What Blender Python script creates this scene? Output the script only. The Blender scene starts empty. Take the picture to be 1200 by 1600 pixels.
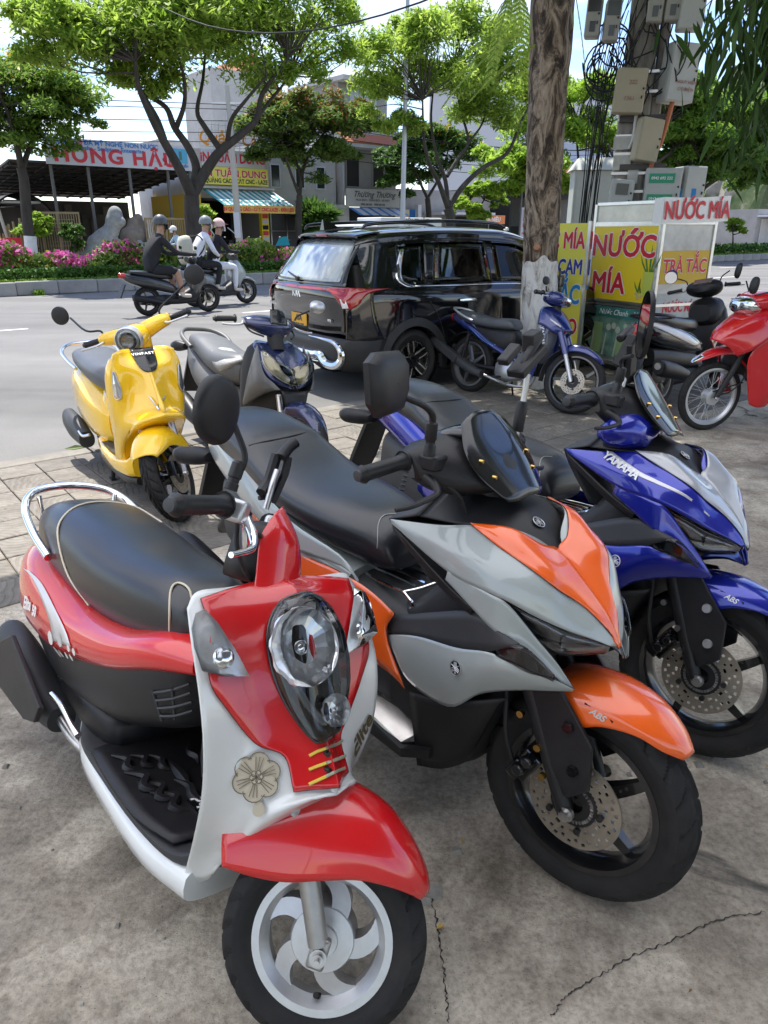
import bpy, bmesh, math, random, json
import numpy as np
from math import sin, cos, pi, radians, sqrt, atan2
from mathutils import Matrix, Vector
random.seed(7)
SC = bpy.context.scene
COL = SC.collection
# ---------------------------------------------------------------- camera, sky, sun, exposure
cam_d = bpy.data.cameras.new('camera'); cam = bpy.data.objects.new('camera', cam_d); COL.objects.link(cam)
cam.location = (0, 0, 1.522); cam.rotation_euler = (radians(90 - 21.38), 0, 0)
cam_d.sensor_fit = 'VERTICAL'; cam_d.sensor_height = 32.0; cam_d.sensor_width = 24.0
cam_d.lens = 32.0 * 1121.4 / 1600; cam_d.clip_start = .05; cam_d.clip_end = 3000
SC.camera = cam
SUN_EL, SUN_AZ = 68.0, 118.0          # azimuth counted from +X towards +Y
def build_world():
 w = bpy.data.worlds.new('World'); SC.world = w; w.use_nodes = True
 N = w.node_tree.nodes; L = w.node_tree.links; N.clear()
 out = N.new('ShaderNodeOutputWorld'); bg = N.new('ShaderNodeBackground'); bg.inputs[1].default_value = .125
 sky = N.new('ShaderNodeTexSky'); sky.sky_type = 'NISHITA'; sky.sun_disc = False
 sky.sun_elevation = radians(SUN_EL); sky.sun_rotation = radians(90 - SUN_AZ)
 sky.air_density = 1.0; sky.dust_density = .2; sky.ozone_density = 2.2
 tc = N.new('ShaderNodeTexCoord'); sep = N.new('ShaderNodeSeparateXYZ'); L.new(tc.outputs['Generated'], sep.inputs[0])
 mx = N.new('ShaderNodeMath'); mx.operation = 'MAXIMUM'; mx.inputs[1].default_value = .0; L.new(sep.outputs[2], mx.inputs[0])
 ad = N.new('ShaderNodeMath'); ad.operation = 'ADD'; ad.inputs[1].default_value = .13; L.new(mx.outputs[0], ad.inputs[0])
 cb = N.new('ShaderNodeCombineXYZ')
 for i in (0, 1):
  d = N.new('ShaderNodeMath'); d.operation = 'DIVIDE'; L.new(sep.outputs[i], d.inputs[0]); L.new(ad.outputs[0], d.inputs[1]); L.new(d.outputs[0], cb.inputs[i])
 mp = N.new('ShaderNodeMapping'); mp.inputs['Scale'].default_value = (.42, .95, 1); mp.inputs['Rotation'].default_value = (0, 0, .5); mp.inputs['Location'].default_value = (3.1, 1.4, 0)
 L.new(cb.outputs[0], mp.inputs[0])
 nz = N.new('ShaderNodeTexNoise'); nz.inputs['Scale'].default_value = 1.35; nz.inputs['Detail'].default_value = 9; nz.inputs['Roughness'].default_value = .6; nz.inputs['Distortion'].default_value = .35
 L.new(mp.outputs[0], nz.inputs['Vector'])
 rp = N.new('ShaderNodeValToRGB'); rp.color_ramp.elements[0].position = .47; rp.color_ramp.elements[1].position = .62
 L.new(nz.outputs['Fac'], rp.inputs[0])
 mix = N.new('ShaderNodeMix'); mix.data_type = 'RGBA'; L.new(rp.outputs[0], mix.inputs['Factor'])
 hs = N.new('ShaderNodeHueSaturation'); hs.inputs['Saturation'].default_value = 1.08; hs.inputs['Hue'].default_value = .512; hs.inputs['Value'].default_value = 1.; L.new(sky.outputs[0], hs.inputs['Color']); L.new(hs.outputs[0], mix.inputs['A']); mix.inputs['B'].default_value = (4.9, 5.0, 5.2, 1)
 L.new(mix.outputs['Result'], bg.inputs[0]); L.new(bg.outputs[0], out.inputs[0])
build_world()
sun_d = bpy.data.lights.new('sun', 'SUN'); sun_d.energy = 3.7; sun_d.angle = radians(.6); sun_d.color = (1, .95, .87)
sun = bpy.data.objects.new('sun', sun_d); COL.objects.link(sun)
sun.rotation_euler = (radians(90 - SUN_EL), 0, radians(SUN_AZ + 90))
SC.view_settings.view_transform = 'Standard'; SC.view_settings.look = 'None'
SC.view_settings.exposure = 1.2; SC.view_settings.gamma = 1; SC.view_settings.use_curve_mapping = False
SC.cycles.max_bounces = 7; SC.cycles.transparent_max_bounces = 12; SC.cycles.caustics_reflective = False; SC.cycles.caustics_refractive = False
SC.cycles.sample_clamp_indirect = 6
SC.cycles.use_denoising = True
# ---------------------------------------------------------------- materials
MATS = {}
def mat(name, col=(.5, .5, .5), rough=.5, metal=0., coat=0., var=0., vscale=4., bump=0., bscale=60., trans=0., emit=0., spec=.5, dirt=0., dcol=(.32, .28, .23), stretch=None):
 if name in MATS: return MATS[name]
 m = bpy.data.materials.new(name); m.use_nodes = True; MATS[name] = m
 N = m.node_tree.nodes; L = m.node_tree.links; b = N['Principled BSDF']
 c = (*col, 1)
 b.inputs['Base Color'].default_value = c; b.inputs['Roughness'].default_value = rough; b.inputs['Metallic'].default_value = metal
 b.inputs['Coat Weight'].default_value = coat; b.inputs['Coat Roughness'].default_value = .04
 b.inputs['Transmission Weight'].default_value = trans; b.inputs['Specular IOR Level'].default_value = spec
 m.diffuse_color = c
 tc = None
 if var or bump or dirt:
  tc = N.new('ShaderNodeTexCoord'); vec = tc.outputs['Object']
  if stretch:
   mp = N.new('ShaderNodeMapping'); mp.inputs['Scale'].default_value = stretch; L.new(vec, mp.inputs[0]); vec = mp.outputs[0]
 last = None
 if var:
  n = N.new('ShaderNodeTexNoise'); n.inputs['Scale'].default_value = vscale; n.inputs['Detail'].default_value = 6; n.inputs['Roughness'].default_value = .65
  L.new(vec, n.inputs['Vector'])
  r = N.new('ShaderNodeMapRange'); r.inputs[1].default_value = .3; r.inputs[2].default_value = .7; r.inputs[3].default_value = 1 - var; r.inputs[4].default_value = 1 + var
  L.new(n.outputs['Fac'], r.inputs[0])
  hs = N.new('ShaderNodeHueSaturation'); hs.inputs['Color'].default_value = c; L.new(r.outputs[0], hs.inputs['Value']); L.new(hs.outputs[0], b.inputs['Base Color']); last = hs.outputs[0]
 if dirt:
  n = N.new('ShaderNodeTexNoise'); n.inputs['Scale'].default_value = 9; n.inputs['Detail'].default_value = 8; n.inputs['Roughness'].default_value = .7
  L.new(tc.outputs['Object'], n.inputs['Vector'])
  r = N.new('ShaderNodeMapRange'); r.inputs[1].default_value = .45; r.inputs[2].default_value = .75; r.inputs[3].default_value = dirt * .15; r.inputs[4].default_value = dirt
  L.new(n.outputs['Fac'], r.inputs[0])
  mx = N.new('ShaderNodeMix'); mx.data_type = 'RGBA'; L.new(r.outputs[0], mx.inputs['Factor'])
  if last: L.new(last, mx.inputs['A'])
  else: mx.inputs['A'].default_value = c
  mx.inputs['B'].default_value = (*dcol, 1); L.new(mx.outputs['Result'], b.inputs['Base Color'])
  rr = N.new('ShaderNodeMapRange'); rr.inputs[3].default_value = rough; rr.inputs[4].default_value = min(1, rough + .45); L.new(r.outputs[0], rr.inputs[0]); L.new(rr.outputs[0], b.inputs['Roughness'])
 if bump:
  n = N.new('ShaderNodeTexNoise'); n.inputs['Scale'].default_value = bscale; n.inputs['Detail'].default_value = 4
  L.new(vec, n.inputs['Vector'])
  bp = N.new('ShaderNodeBump'); bp.inputs['Strength'].default_value = bump; bp.inputs['Distance'].default_value = .004; L.new(n.outputs['Fac'], bp.inputs['Height']); L.new(bp.outputs[0], b.inputs['Normal'])
 if emit:
  b.inputs['Emission Color'].default_value = c; b.inputs['Emission Strength'].default_value = emit
 return m
def glass(name, col=(.9, .92, .93), rough=.03, clear=.5):
 """thin clear cover: part see-through, part mirror, by the true viewing angle"""
 if name in MATS: return MATS[name]
 m = bpy.data.materials.new(name); m.use_nodes = True; MATS[name] = m
 N = m.node_tree.nodes; L = m.node_tree.links; b = N['Principled BSDF']
 N.remove(b); g = N.new('ShaderNodeBsdfGlossy'); g.inputs['Roughness'].default_value = rough; f = N.new('ShaderNodeFresnel'); f.inputs['IOR'].default_value = 1.55
 t = N.new('ShaderNodeBsdfTransparent'); t.inputs[0].default_value = (*[clear * x for x in col], 1)
 mx = N.new('ShaderNodeMixShader'); L.new(f.outputs[0], mx.inputs[0]); L.new(t.outputs[0], mx.inputs[1]); L.new(g.outputs[0], mx.inputs[2]); L.new(mx.outputs[0], N['Material Output'].inputs[0])
 return m
# ---------------------------------------------------------------- mesh helpers
def link(name, me, m=None, parent=None, smooth=True):
 o = bpy.data.objects.new(name, me); COL.objects.link(o)
 if m is not None and not me.materials: me.materials.append(m)
 if parent is not None: o.parent = parent
 if smooth: me.shade_smooth()
 return o
def mesh(name, v, f, m=None, parent=None, smooth=True, sharp=None):
 me = bpy.data.meshes.new(name); me.from_pydata([tuple(map(float, p)) for p in v], [], [tuple(map(int, q)) for q in f]); me.update()
 o = link(name, me, m, parent, smooth)
 if sharp:
  me.set_sharp_from_angle(angle=radians(sharp))
 return o
def tag(o, label=None, cat=None, group=None, kind=None):
 if label: o['label'] = label
 if cat: o['category'] = cat
 if group: o['group'] = group
 if kind: o['kind'] = kind
 return o
def empty(name, loc=(0, 0, 0), rz=0., label=None, cat=None, group=None):
 o = bpy.data.objects.new(name, None); COL.objects.link(o); o.location = loc; o.rotation_euler = (0, 0, rz); o.empty_display_size = .2
 return tag(o, label, cat, group)
def cr1(P, n):
 """Catmull-Rom along axis 0, n steps for each span"""
 P = np.asarray(P, float)
 if len(P) == 2 or n == 1:
  if n == 1: return P
  t = np.linspace(0, 1, n + 1).reshape(-1, *([1] * (P.ndim - 1))); return P[0] * (1 - t) + P[1] * t
 E = np.concatenate([[2 * P[0] - P[1]], P, [2 * P[-1] - P[-2]]])
 out = []
 for i in range(len(P) - 1):
  a, b, c, d = E[i], E[i + 1], E[i + 2], E[i + 3]
  for k in range(n):
   t = k / n
   out.append(.5 * (2 * b + (c - a) * t + (2 * a - 5 * b + 4 * c - d) * t * t + (3 * b - a - 3 * c + d) * t ** 3))
 out.append(P[-1]); return np.array(out)
def gridfaces(nr, nc, closed=False, off=0):
 f = []
 for i in range(nr - 1):
  for j in range(nc if closed else nc - 1):
   a = i * nc + j; b = i * nc + (j + 1) % nc
   f.append((off + a, off + b, off + b + nc, off + a + nc))
 return f
def solid(o, th, off=-1.):
 md = o.modifiers.new('thickness', 'SOLIDIFY'); md.thickness = th; md.offset = off; md.use_rim = True; md.use_quality_normals = True
 return o
def bevel(o, w=.003, seg=2, ang=35):
 md = o.modifiers.new('bevel', 'BEVEL'); md.width = w; md.segments = seg; md.limit_method = 'ANGLE'; md.angle_limit = radians(ang); md.harden_normals = False
 return o
def patch(name, rows, m, parent=None, mode='one', th=.005, nu=4, nv=4, gap=0.):
 """smooth panel through a grid of control points; sym = mirrored across y=0 and joined, mir = second object, one = as is"""
 R = np.asarray(rows, float)
 if mode == 'sym':
  if np.abs(R[:, 0, 1]).mean() < np.abs(R[:, -1, 1]).mean(): R = R[:, ::-1]
  g2 = R[:, ::-1].copy(); g2[:, :, 1] *= -1
  if np.abs(R[:, -1, 1]).max() < .001: R = np.concatenate([R, g2[:, 1:]], 1)
  else:
   op = np.abs(R[:, -1, 1]) > .001; g2[~op, 0] = R[~op, -1]; R = np.concatenate([R, g2], 1)
 G = cr1(R, nu); G = np.swapaxes(cr1(np.swapaxes(G, 0, 1), nv), 0, 1)
 objs = []
 def mk(G, flip):
  nr, nc = G.shape[:2]; f = gridfaces(nr, nc)
  if flip: f = [q[::-1] for q in f]
  o = mesh(name, G.reshape(-1, 3), f, m, parent)
  if th: solid(o, th, 0.)
  if gap:
   e = np.concatenate([G[0, :-1], G[:-1, -1], G[-1, :0:-1], G[:0:-1, 0]]); e = np.concatenate([e, e[:1]]); e = e[np.concatenate([[True], np.linalg.norm(np.diff(e, axis=0), axis=1) > 1e-4])]
   tube('panel_gap', e, gap, bpy.data.materials.get('dark_inner'), o, 5, 1, False)
  return o
 objs.append(mk(G, False))
 if mode == 'mir':
  g2 = G.copy(); g2[:, :, 1] *= -1; objs.append(mk(g2, True))
 return objs
def shell(name, st, m, parent=None, n=2.6, seg=20, nu=5, flat=0., bot=1.0):
 """closed body lofted along x: stations (x, z_bottom, z_top, half_width[, y_centre])"""
 S = cr1(np.array([tuple(s) + ((0,) if len(s) == 4 else ()) for s in st], float), nu)
 th = np.linspace(0, 2 * pi, seg, endpoint=False); V = []
 for x, zb, zt, w, yc in S:
  c, s = np.cos(th), np.sin(th)
  y = w * np.sign(c) * np.abs(c) ** (2 / n); zz = np.sign(s) * np.abs(s) ** (2 / n)
  y = np.where(s < 0, y * (1 - (1 - bot) * np.abs(s)), y)
  mid = zb + (zt - zb) * (.5 - flat)
  z = np.where(zz > 0, mid + (zt - mid) * zz, mid + (mid - zb) * zz)
  V.append(np.stack([np.full(seg, x), yc + y, z], 1))
 V = np.array(V); nr = len(V); v = V.reshape(-1, 3); f = gridfaces(nr, seg, True)
 f = [tuple(range(seg))[::-1]] + f + [tuple(range((nr - 1) * seg, nr * seg))]
 f = [q[::-1] for q in f]
 return mesh(name, v, f, m, parent, True, 50)
def tube(name, pts, r, m, parent=None, seg=8, n=5, cap=True):
 """round bar through points; r a number or one radius for each point"""
 P = np.asarray(pts, float); rr = np.full(len(P), r, float) if np.isscalar(r) else np.asarray(r, float)
 Q = cr1(np.concatenate([P, rr[:, None]], 1), n); V = []
 T = np.gradient(Q[:, :3], axis=0); T /= np.linalg.norm(T, axis=1)[:, None] + 1e-9
 up = np.array([0, 0, 1.]) if abs(T[0][2]) < .9 else np.array([1., 0, 0])
 a = np.cross(T[0], up); a /= np.linalg.norm(a)
 ph = np.linspace(0, 2 * pi, seg, endpoint=False)
 for p, t in zip(Q, T):
  a = a - t * (a @ t); a /= np.linalg.norm(a) + 1e-9; b = np.cross(t, a)
  V.append(p[:3] + p[3] * (np.cos(ph)[:, None] * a + np.sin(ph)[:, None] * b))
 V = np.array(V); nr = len(V); f = gridfaces(nr, seg, True)
 if cap: f = [tuple(range(seg))] + [q[::-1] for q in f] + [tuple(range((nr - 1) * seg, nr * seg))[::-1]]
 if name is None: return V.reshape(-1, 3), f
 return mesh(name, V.reshape(-1, 3), f, m, parent, True, 50)
class MB:
 """collects shapes into one mesh"""
 def __init__(s): s.v = []; s.f = []; s.mi = []
 def add(s, v, f, mi=0):
  o = len(s.v); s.v += [tuple(map(float, p)) for p in v]; s.f += [tuple(int(i) + o for i in q) for q in f]; s.mi += [mi] * len(f); return s
 def box(s, c, d, R=None, mi=0, taper=1.):
  x, y, z = np.array(d) / 2
  v = np.array([(-x, -y, -z), (x, -y, -z), (x, y, -z), (-x, y, -z), (-x * taper, -y * taper, z), (x * taper, -y * taper, z), (x * taper, y * taper, z), (-x * taper, y * taper, z)])
  if R is not None: v = v @ np.array(R).T
  return s.add(v + np.array(c), [(3, 2, 1, 0), (4, 5, 6, 7), (0, 1, 5, 4), (1, 2, 6, 5), (2, 3, 7, 6), (3, 0, 4, 7)], mi)
 def bx(s, a, b, mi=0):
  a = np.array(a, float); b = np.array(b, float); return s.box((a + b) / 2, np.abs(b - a), None, mi)
 def tube(s, pts, r, seg=6, n=1, mi=0):
  v, f = tube(None, pts, r, None, None, seg, n); return s.add(v, f, mi)
 def lathe(s, prof, seg=24, c=(0, 0, 0), axis='y', mi=0, a0=0., a1=2 * pi, closed=False):
  """profile of (radius, height along axis)"""
  full = abs(a1 - a0 - 2 * pi) < 1e-6
  ph = np.linspace(a0, a1, seg, endpoint=not full); V = []
  for r, h in prof:
   q = {'y': np.stack([r * np.cos(ph), np.full(len(ph), h), r * np.sin(ph)], 1), 'z': np.stack([r * np.cos(ph), r * np.sin(ph), np.full(len(ph), h)], 1), 'x': np.stack([np.full(len(ph), h), r * np.cos(ph), r * np.sin(ph)], 1)}[axis]
   V.append(q + np.array(c))
  V = np.array(V); f = gridfaces(len(prof), len(ph), full)
  if closed: f += [tuple(((len(prof) - 1) * len(ph) + j, (len(prof) - 1) * len(ph) + (j + 1) % len(ph), (j + 1) % len(ph), j)) for j in range(len(ph) if full else len(ph) - 1)]
  return s.add(V.reshape(-1, 3), f, mi)
 def build(s, name, m=None, parent=None, smooth=True, sharp=40):
  o = mesh(name, s.v, s.f, None, parent, smooth, sharp if smooth else None)
  ms = m if isinstance(m, (list, tuple)) else [m]
  for q in ms:
   if q is not None: o.data.materials.append(q)
  if len(ms) > 1: o.data.polygons.foreach_set('material_index', s.mi)
  return o
def rotm(ax, d):
 return np.array(Matrix.Rotation(d, 3, ax))
FONT_CACHE = {}
def text(name, body, size, m, parent, o, xd, yd, bold=0., ext=.0015, align='CENTER', sx=1., shear=0., sp=1.):
 """flat lettering: origin o, writing direction xd, up direction yd"""
 full = body; body = body.replace('Ớ', 'O')
 c = bpy.data.curves.new(name, 'FONT'); c.body = body; c.size = size; c.align_x = align; c.align_y = 'CENTER'; c.extrude = ext; c.offset = bold; c.shear = shear; c.space_character = sp; c.resolution_u = 3
 c.materials.append(m); t = bpy.data.objects.new(name, c); COL.objects.link(t)
 xd = Vector(xd).normalized(); yd = Vector(yd); yd = (yd - xd * yd.dot(xd)).normalized(); zd = xd.cross(yd)
 M = Matrix(((xd.x * sx, yd.x, zd.x, o[0]), (xd.y * sx, yd.y, zd.y, o[1]), (xd.z * sx, yd.z, zd.z, o[2]), (0, 0, 0, 1)))
 me = bpy.data.meshes.new_from_object(t.evaluated_get(bpy.context.evaluated_depsgraph_get())); me.name = name
 if 'Ớ' in full:
  def wid(q): c.body = q; c.align_x = 'LEFT'; bpy.context.view_layer.update(); v = np.array([p.co for p in bpy.data.meshes.new_from_object(t.evaluated_get(bpy.context.evaluated_depsgraph_get())).vertices]); return v[:, 0].min(), v[:, 0].max(), v[:, 1].min(), v[:, 1].max()
  k = full.index('Ớ'); V0 = np.array([p.co for p in me.vertices]); F0 = [tuple(p.vertices) for p in me.polygons]; a, b_, lo, hi = wid(body[:k + 1]); o0, o1, lo, hi = wid('O'); wo = o1 - o0; x1 = V0[:, 0].min() + (b_ - wid(body)[0]); h = hi - lo; z = V0[:, 2].max()
  for q in ([(x1 - .16 * wo, hi - .12 * h), (x1 - .02 * wo, hi - .20 * h), (x1 + .14 * wo, hi - .02 * h), (x1 + .14 * wo, hi + .13 * h), (x1 - .01 * wo, hi + .13 * h), (x1 - .01 * wo, hi + .02 * h)], [(x1 - .62 * wo, hi + .08 * h), (x1 - .44 * wo, hi + .08 * h), (x1 - .18 * wo, hi + .30 * h), (x1 - .42 * wo, hi + .30 * h)]):
   n0 = len(V0); V0 = np.concatenate([V0, [(x, y, z) for x, y in q]]); F0.append(tuple(range(n0, n0 + len(q))))
  m_ = me.materials[0]; me = bpy.data.meshes.new(name); me.from_pydata(V0.tolist(), [], F0); me.materials.append(m_)
 bpy.data.objects.remove(t); o_ = bpy.data.objects.new(name, me); COL.objects.link(o_)
 if parent: o_.parent = parent
 o_.matrix_basis = M
 return o_
def part(name, m, parent, *boxes, bv=0):
 b = MB()
 for q in boxes: b.bx(*q)
 o = b.build(name, m, parent, False)
 if bv: bevel(o, bv, 1)
 return o
# ---------------------------------------------------------------- palette of the vehicles
BLK = mat('black_plastic', (.013, .013, .0145), .40, var=.15, bump=.12, bscale=260, dirt=.16, dcol=(.075, .07, .065), spec=.35)
BLKG = mat('gloss_black', (.008, .008, .009), .12, coat=.6)
GREYP = mat('grey_plastic', (.038, .040, .043), .46, var=.12, bump=.12, bscale=220, dirt=.16, dcol=(.11, .10, .09), spec=.35)
SEAT = mat('seat_vinyl', (.012, .013, .0165), .29, spec=.7, var=.12, bump=.12, bscale=330, dirt=.05, dcol=(.10, .10, .10))
RUB = mat('tyre_rubber', (.014, .014, .0145), .66, var=.2, vscale=9, bump=.15, bscale=160, dirt=.35, dcol=(.055, .05, .045), spec=.3)
CHR = mat('chrome', (.86, .86, .87), .07, 1., var=.04, vscale=3)
STEEL = mat('brushed_steel', (.5, .49, .48), .34, 1., var=.15, vscale=40)
ALU = mat('silver_alloy', (.62, .63, .64), .36, .75, var=.08, vscale=20, dirt=.2, dcol=(.3, .28, .25))
DISC = mat('worn_brake_disc', (.40, .36, .30), .34, .85, var=.22, vscale=14, stretch=(1, 1, 1), dirt=.25, dcol=(.2, .15, .1))
DARKIN = mat('dark_inner', (.012, .012, .012), .7)
GOLD = mat('gold_bolt', (.75, .48, .14), .25, 1.)
LENS = glass('clear_lens', (.97, .98, .98), .015, .96)
LENSD = glass('smoked_lens', (.80, .81, .83), .02, .88)
LENSR = mat('red_lens', (.45, .012, .012), .12, coat=.8)
LENSA = mat('amber_lens', (.7, .2, .02), .15, coat=.6)
REFL = mat('lamp_reflector', (.88, .89, .9), .1, 1.)
MIRR = mat('mirror_glass', (.9, .92, .95), .02, 1.)
WHT = mat('white_print', (.82, .82, .8), .4)
PIPE = mat('cream_piping', (.62, .55, .42), .5)
def paint(name, col, metal=0., rough=.22, dirt=.1):
 return mat(name, col, rough, metal, coat=1., var=.05, vscale=2.5, dirt=dirt * .35, dcol=(.30, .27, .23))
class Bike:
 def __init__(s, name, pose, st, label, cat, group):
  x, y, psi, lean = pose; s.root = empty(name, (x, y, 0), 0, label, cat, group)
  s.root.rotation_euler = (radians(-lean), 0, radians(psi)); s.root.rotation_mode = 'XYZ'
  L, R, rake, d = st; ax = Vector((-sin(radians(rake)), 0, cos(radians(rake)))); p = Vector((L - .03, 0, R))
  s.S = Matrix.Translation(p) @ Matrix.Rotation(radians(d), 4, ax) @ Matrix.Translation(-p); s.L = L
 def st(s, o):
  for q in (o if isinstance(o, (list, tuple)) else [o]):
   q.parent = s.root; q.matrix_basis = s.S @ q.matrix_basis
  return o
 def patch(s, name, rows, m, mode='mir', th=.004, steer=False, parent=None, **k):
  o = patch(name, rows, m, parent or s.root, mode, th, **k)
  if steer: s.st(o)
  return o
 def shell(s, name, st, m, steer=False, parent=None, **k):
  o = shell(name, st, m, parent or s.root, **k)
  if steer: s.st(o)
  return o
 def tube(s, name, pts, r, m, steer=False, parent=None, **k):
  o = tube(name, pts, r, m, parent or s.root, **k)
  if steer: s.st(o)
  return o
 def mb(s, name, b, m, steer=False, parent=None, **k):
  o = b.build(name, m, parent or s.root, **k)
  if steer: s.st(o)
  return o
 def text(s, name, body, size, m, o, xp, yp, steer=False, parent=None, **k):
  o = np.array(o); t = text(name, body, size, m, parent or s.root, o, np.array(xp) - o, np.array(yp) - o, **k)
  if steer: s.st(t)
  return t
def tyre(R, hw, rr, seg=200, K=26, np_=33, groove=.008, skew=1.1, name='tyre', m=None, parent=None):
 t = np.linspace(0, pi, np_); c, sn = np.cos(t), np.sin(t)
 y = hw * np.sign(c) * np.abs(c) ** .75 * (.70 + .30 * np.minimum(1, sn * 2.2)); r = rr + (R - rr) * np.abs(sn) ** .8; y = y + np.sign(y) * .0018 * ((np.abs(r - rr - (R - rr) * .34) < (R - rr) * .05) | (np.abs(r - rr - (R - rr) * .62) < (R - rr) * .04))
 ph = np.linspace(0, 2 * pi, seg, endpoint=False); A, Y = np.meshgrid(ph, y, indexing='ij'); Rr = np.tile(r, (seg, 1))
 fr = (A * K / (2 * pi) + np.sign(Y) * .25 + np.abs(Y) / hw * skew) % 1
 g = (fr < .24) & (np.abs(Y) > hw * .13) & (Rr > rr + (R - rr) * .66)
 g |= np.abs(np.abs(Y) - hw * .2) < hw * .03
 Rr = Rr - groove * g
 V = np.stack([Rr * np.cos(A), Y, Rr * np.sin(A)], -1).reshape(-1, 3)
 f = []
 for i in range(seg):
  for j in range(np_ - 1):
   a = i * np_ + j; b = ((i + 1) % seg) * np_ + j; f.append((a, a + 1, b + 1, b))
 return mesh(name, V, f, m or RUB, parent, True, 45)
def spoke(mb, r0, r1, a0, a1, w0, w1, t0, t1, y0=0., y1=0., n=6, bulge=0., mi=0):
 V = []
 for k in range(n + 1):
  u = k / n; r = r0 + (r1 - r0) * u; a = a0 + (a1 - a0) * u + bulge * sin(pi * u); w = w0 + (w1 - w0) * u; t = t0 + (t1 - t0) * u; yy = y0 + (y1 - y0) * u
  rad = np.array([cos(a), 0, sin(a)]); tan = np.array([-sin(a), 0, cos(a)]); p = rad * r + np.array([0, yy, 0])
  for dw, dt in ((-1, -1), (1, -1), (1, 1), (-1, 1)): V.append(p + tan * dw * w / 2 + np.array([0, dt * t / 2, 0]))
 f = gridfaces(n + 1, 4, True) + [(0, 1, 2, 3), (n * 4 + 3, n * 4 + 2, n * 4 + 1, n * 4)]
 return mb.add(V, [q[::-1] for q in f], mi)
def rimring(mb, rr, hw, depth=.02, seg=72, mi=0):
 w = hw * .78
 return mb.lathe([(rr + .007, -w), (rr + .007, -w + .008), (rr - .004, -w + .012), (rr - .006, -w * .45), (rr - depth * .5, -w * .3), (rr - depth * .5, w * .3), (rr - .006, w * .45), (rr - .004, w - .012), (rr + .007, w - .008), (rr + .007, w),
                     (rr - .008, w), (rr - depth, w * .35), (rr - depth, -w * .35), (rr - .008, -w)], seg, (0, 0, 0), 'y', mi, closed=True)
def disc(r0, r1, y, seg=72, th=.004, slots=True, name='brake_disc', parent=None, m=None):
 nr = 9; rad = np.linspace(r0, r1, nr); ph = np.linspace(0, 2 * pi, seg, endpoint=False); V = []
 for q in rad: V += [(q * cos(a), y, q * sin(a)) for a in ph]
 f = []
 for i in range(nr - 1):
  for j in range(seg):
   hole = (i == 5 and j % 4 == 0) or (i == 6 and j % 4 == 2) or (i == 7 and False) or (slots and i in (2,) and j % 6 in (0, 1)) or (slots and i == 3 and j % 6 in (3,)) or (i == 0 and j % 2 == 0)
   if not hole: f.append((i * seg + j, i * seg + (j + 1) % seg, (i + 1) * seg + (j + 1) % seg, (i + 1) * seg + j))
 o = mesh(name, V, f, m or DISC, parent, False); solid(o, th, 0.); return o
def wheel(B, name, x, z, R, hw, rr, style, rim_m, steer=False, dsc=None, hub=.05, K=26, seg=200, drum=None):
 """front or rear wheel: a part (rim with spokes and hub) with tyre and brake disc as sub-parts"""
 mb = MB(); rimring(mb, rr, hw, .024)
 if style == 'curved5':        # five swept blades
  for k in range(5): spoke(mb, .05, rr - .012, 1.25 + k * 2 * pi / 5, 1.25 + k * 2 * pi / 5 + .62, .036, .052, .05, .026, 0, 0, 8, -.12)
  mb.lathe([(.0, -.034), (.03, -.034), (.032, -.028), (.062, -.026), (.066, -.02), (.066, .03), (.03, .034), (0, .034)], 40)
 elif style == 'five':         # five straight narrow spokes in pairs
  for k in range(5): spoke(mb, .04, rr - .012, .5 + k * 2 * pi / 5, .62 + k * 2 * pi / 5, .036, .022, .034, .024, 0, 0, 5)
  mb.lathe([(0, -.05), (.035, -.05), (.045, -.02), (.045, .03), (0, .035)], 28)
 elif style == 'ten':
  for k in range(5):
   for e in (-.16, .16): spoke(mb, .045, rr - .012, .3 + k * 2 * pi / 5, .3 + e + k * 2 * pi / 5, .022, .016, .03, .022, 0, 0, 4)
  mb.lathe([(0, -.05), (.04, -.05), (.05, -.02), (.05, .03), (0, .035)], 28)
 elif style == 'wire':
  for k in range(36):
   s = 1 if k % 2 else -1; a = k * 2 * pi / 36; e = .42 * (1 if (k // 2) % 2 else -1)
   mb.tube([(.052 * cos(a + e), .032 * s, .052 * sin(a + e)), ((rr - .012) * cos(a), .006 * s, (rr - .012) * sin(a))], .0016, 5)
  mb.lathe([(0, -.05), (.02, -.05), (.025, -.042), (.055, -.036), (.058, -.03), (.05, -.026), (.05, .026), (.062, .03), (.062, .045), (.02, .05), (0, .05)], 32)
 elif style == 'car':
  for k in range(5):
   spoke(mb, .05, rr - .02, pi / 2 + k * 2 * pi / 5, pi / 2 + k * 2 * pi / 5, .05, .062, .03, .03, -.06, -.075, 4)
  mb.lathe([(0, -.075), (.04, -.07), (.06, -.05), (.06, .02), (0, .02)], 28)
 o = mb.build(name, rim_m, B.root if isinstance(B, Bike) else B, True, 35); o.location = (x, 0, z)
 tyre(R, hw, rr, seg, K, parent=o)
 if dsc:
  r1, y = dsc; disc(r1 * .45, r1, y, parent=o)
  b = MB(); b.lathe([(r1 * .2, y - .004), (r1 * .5, y - .004), (r1 * .5, y + .004), (r1 * .2, y + .004)], 30)
  for k in range(5): a = k * 2 * pi / 5; b.lathe([(0, y - .012), (.008, y - .012), (.008, y)], 10, (r1 * .58 * cos(a), 0, r1 * .58 * sin(a)))
  b.build('disc_carrier', BLK, o)
 if steer: B.st(o)
 return o
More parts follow.
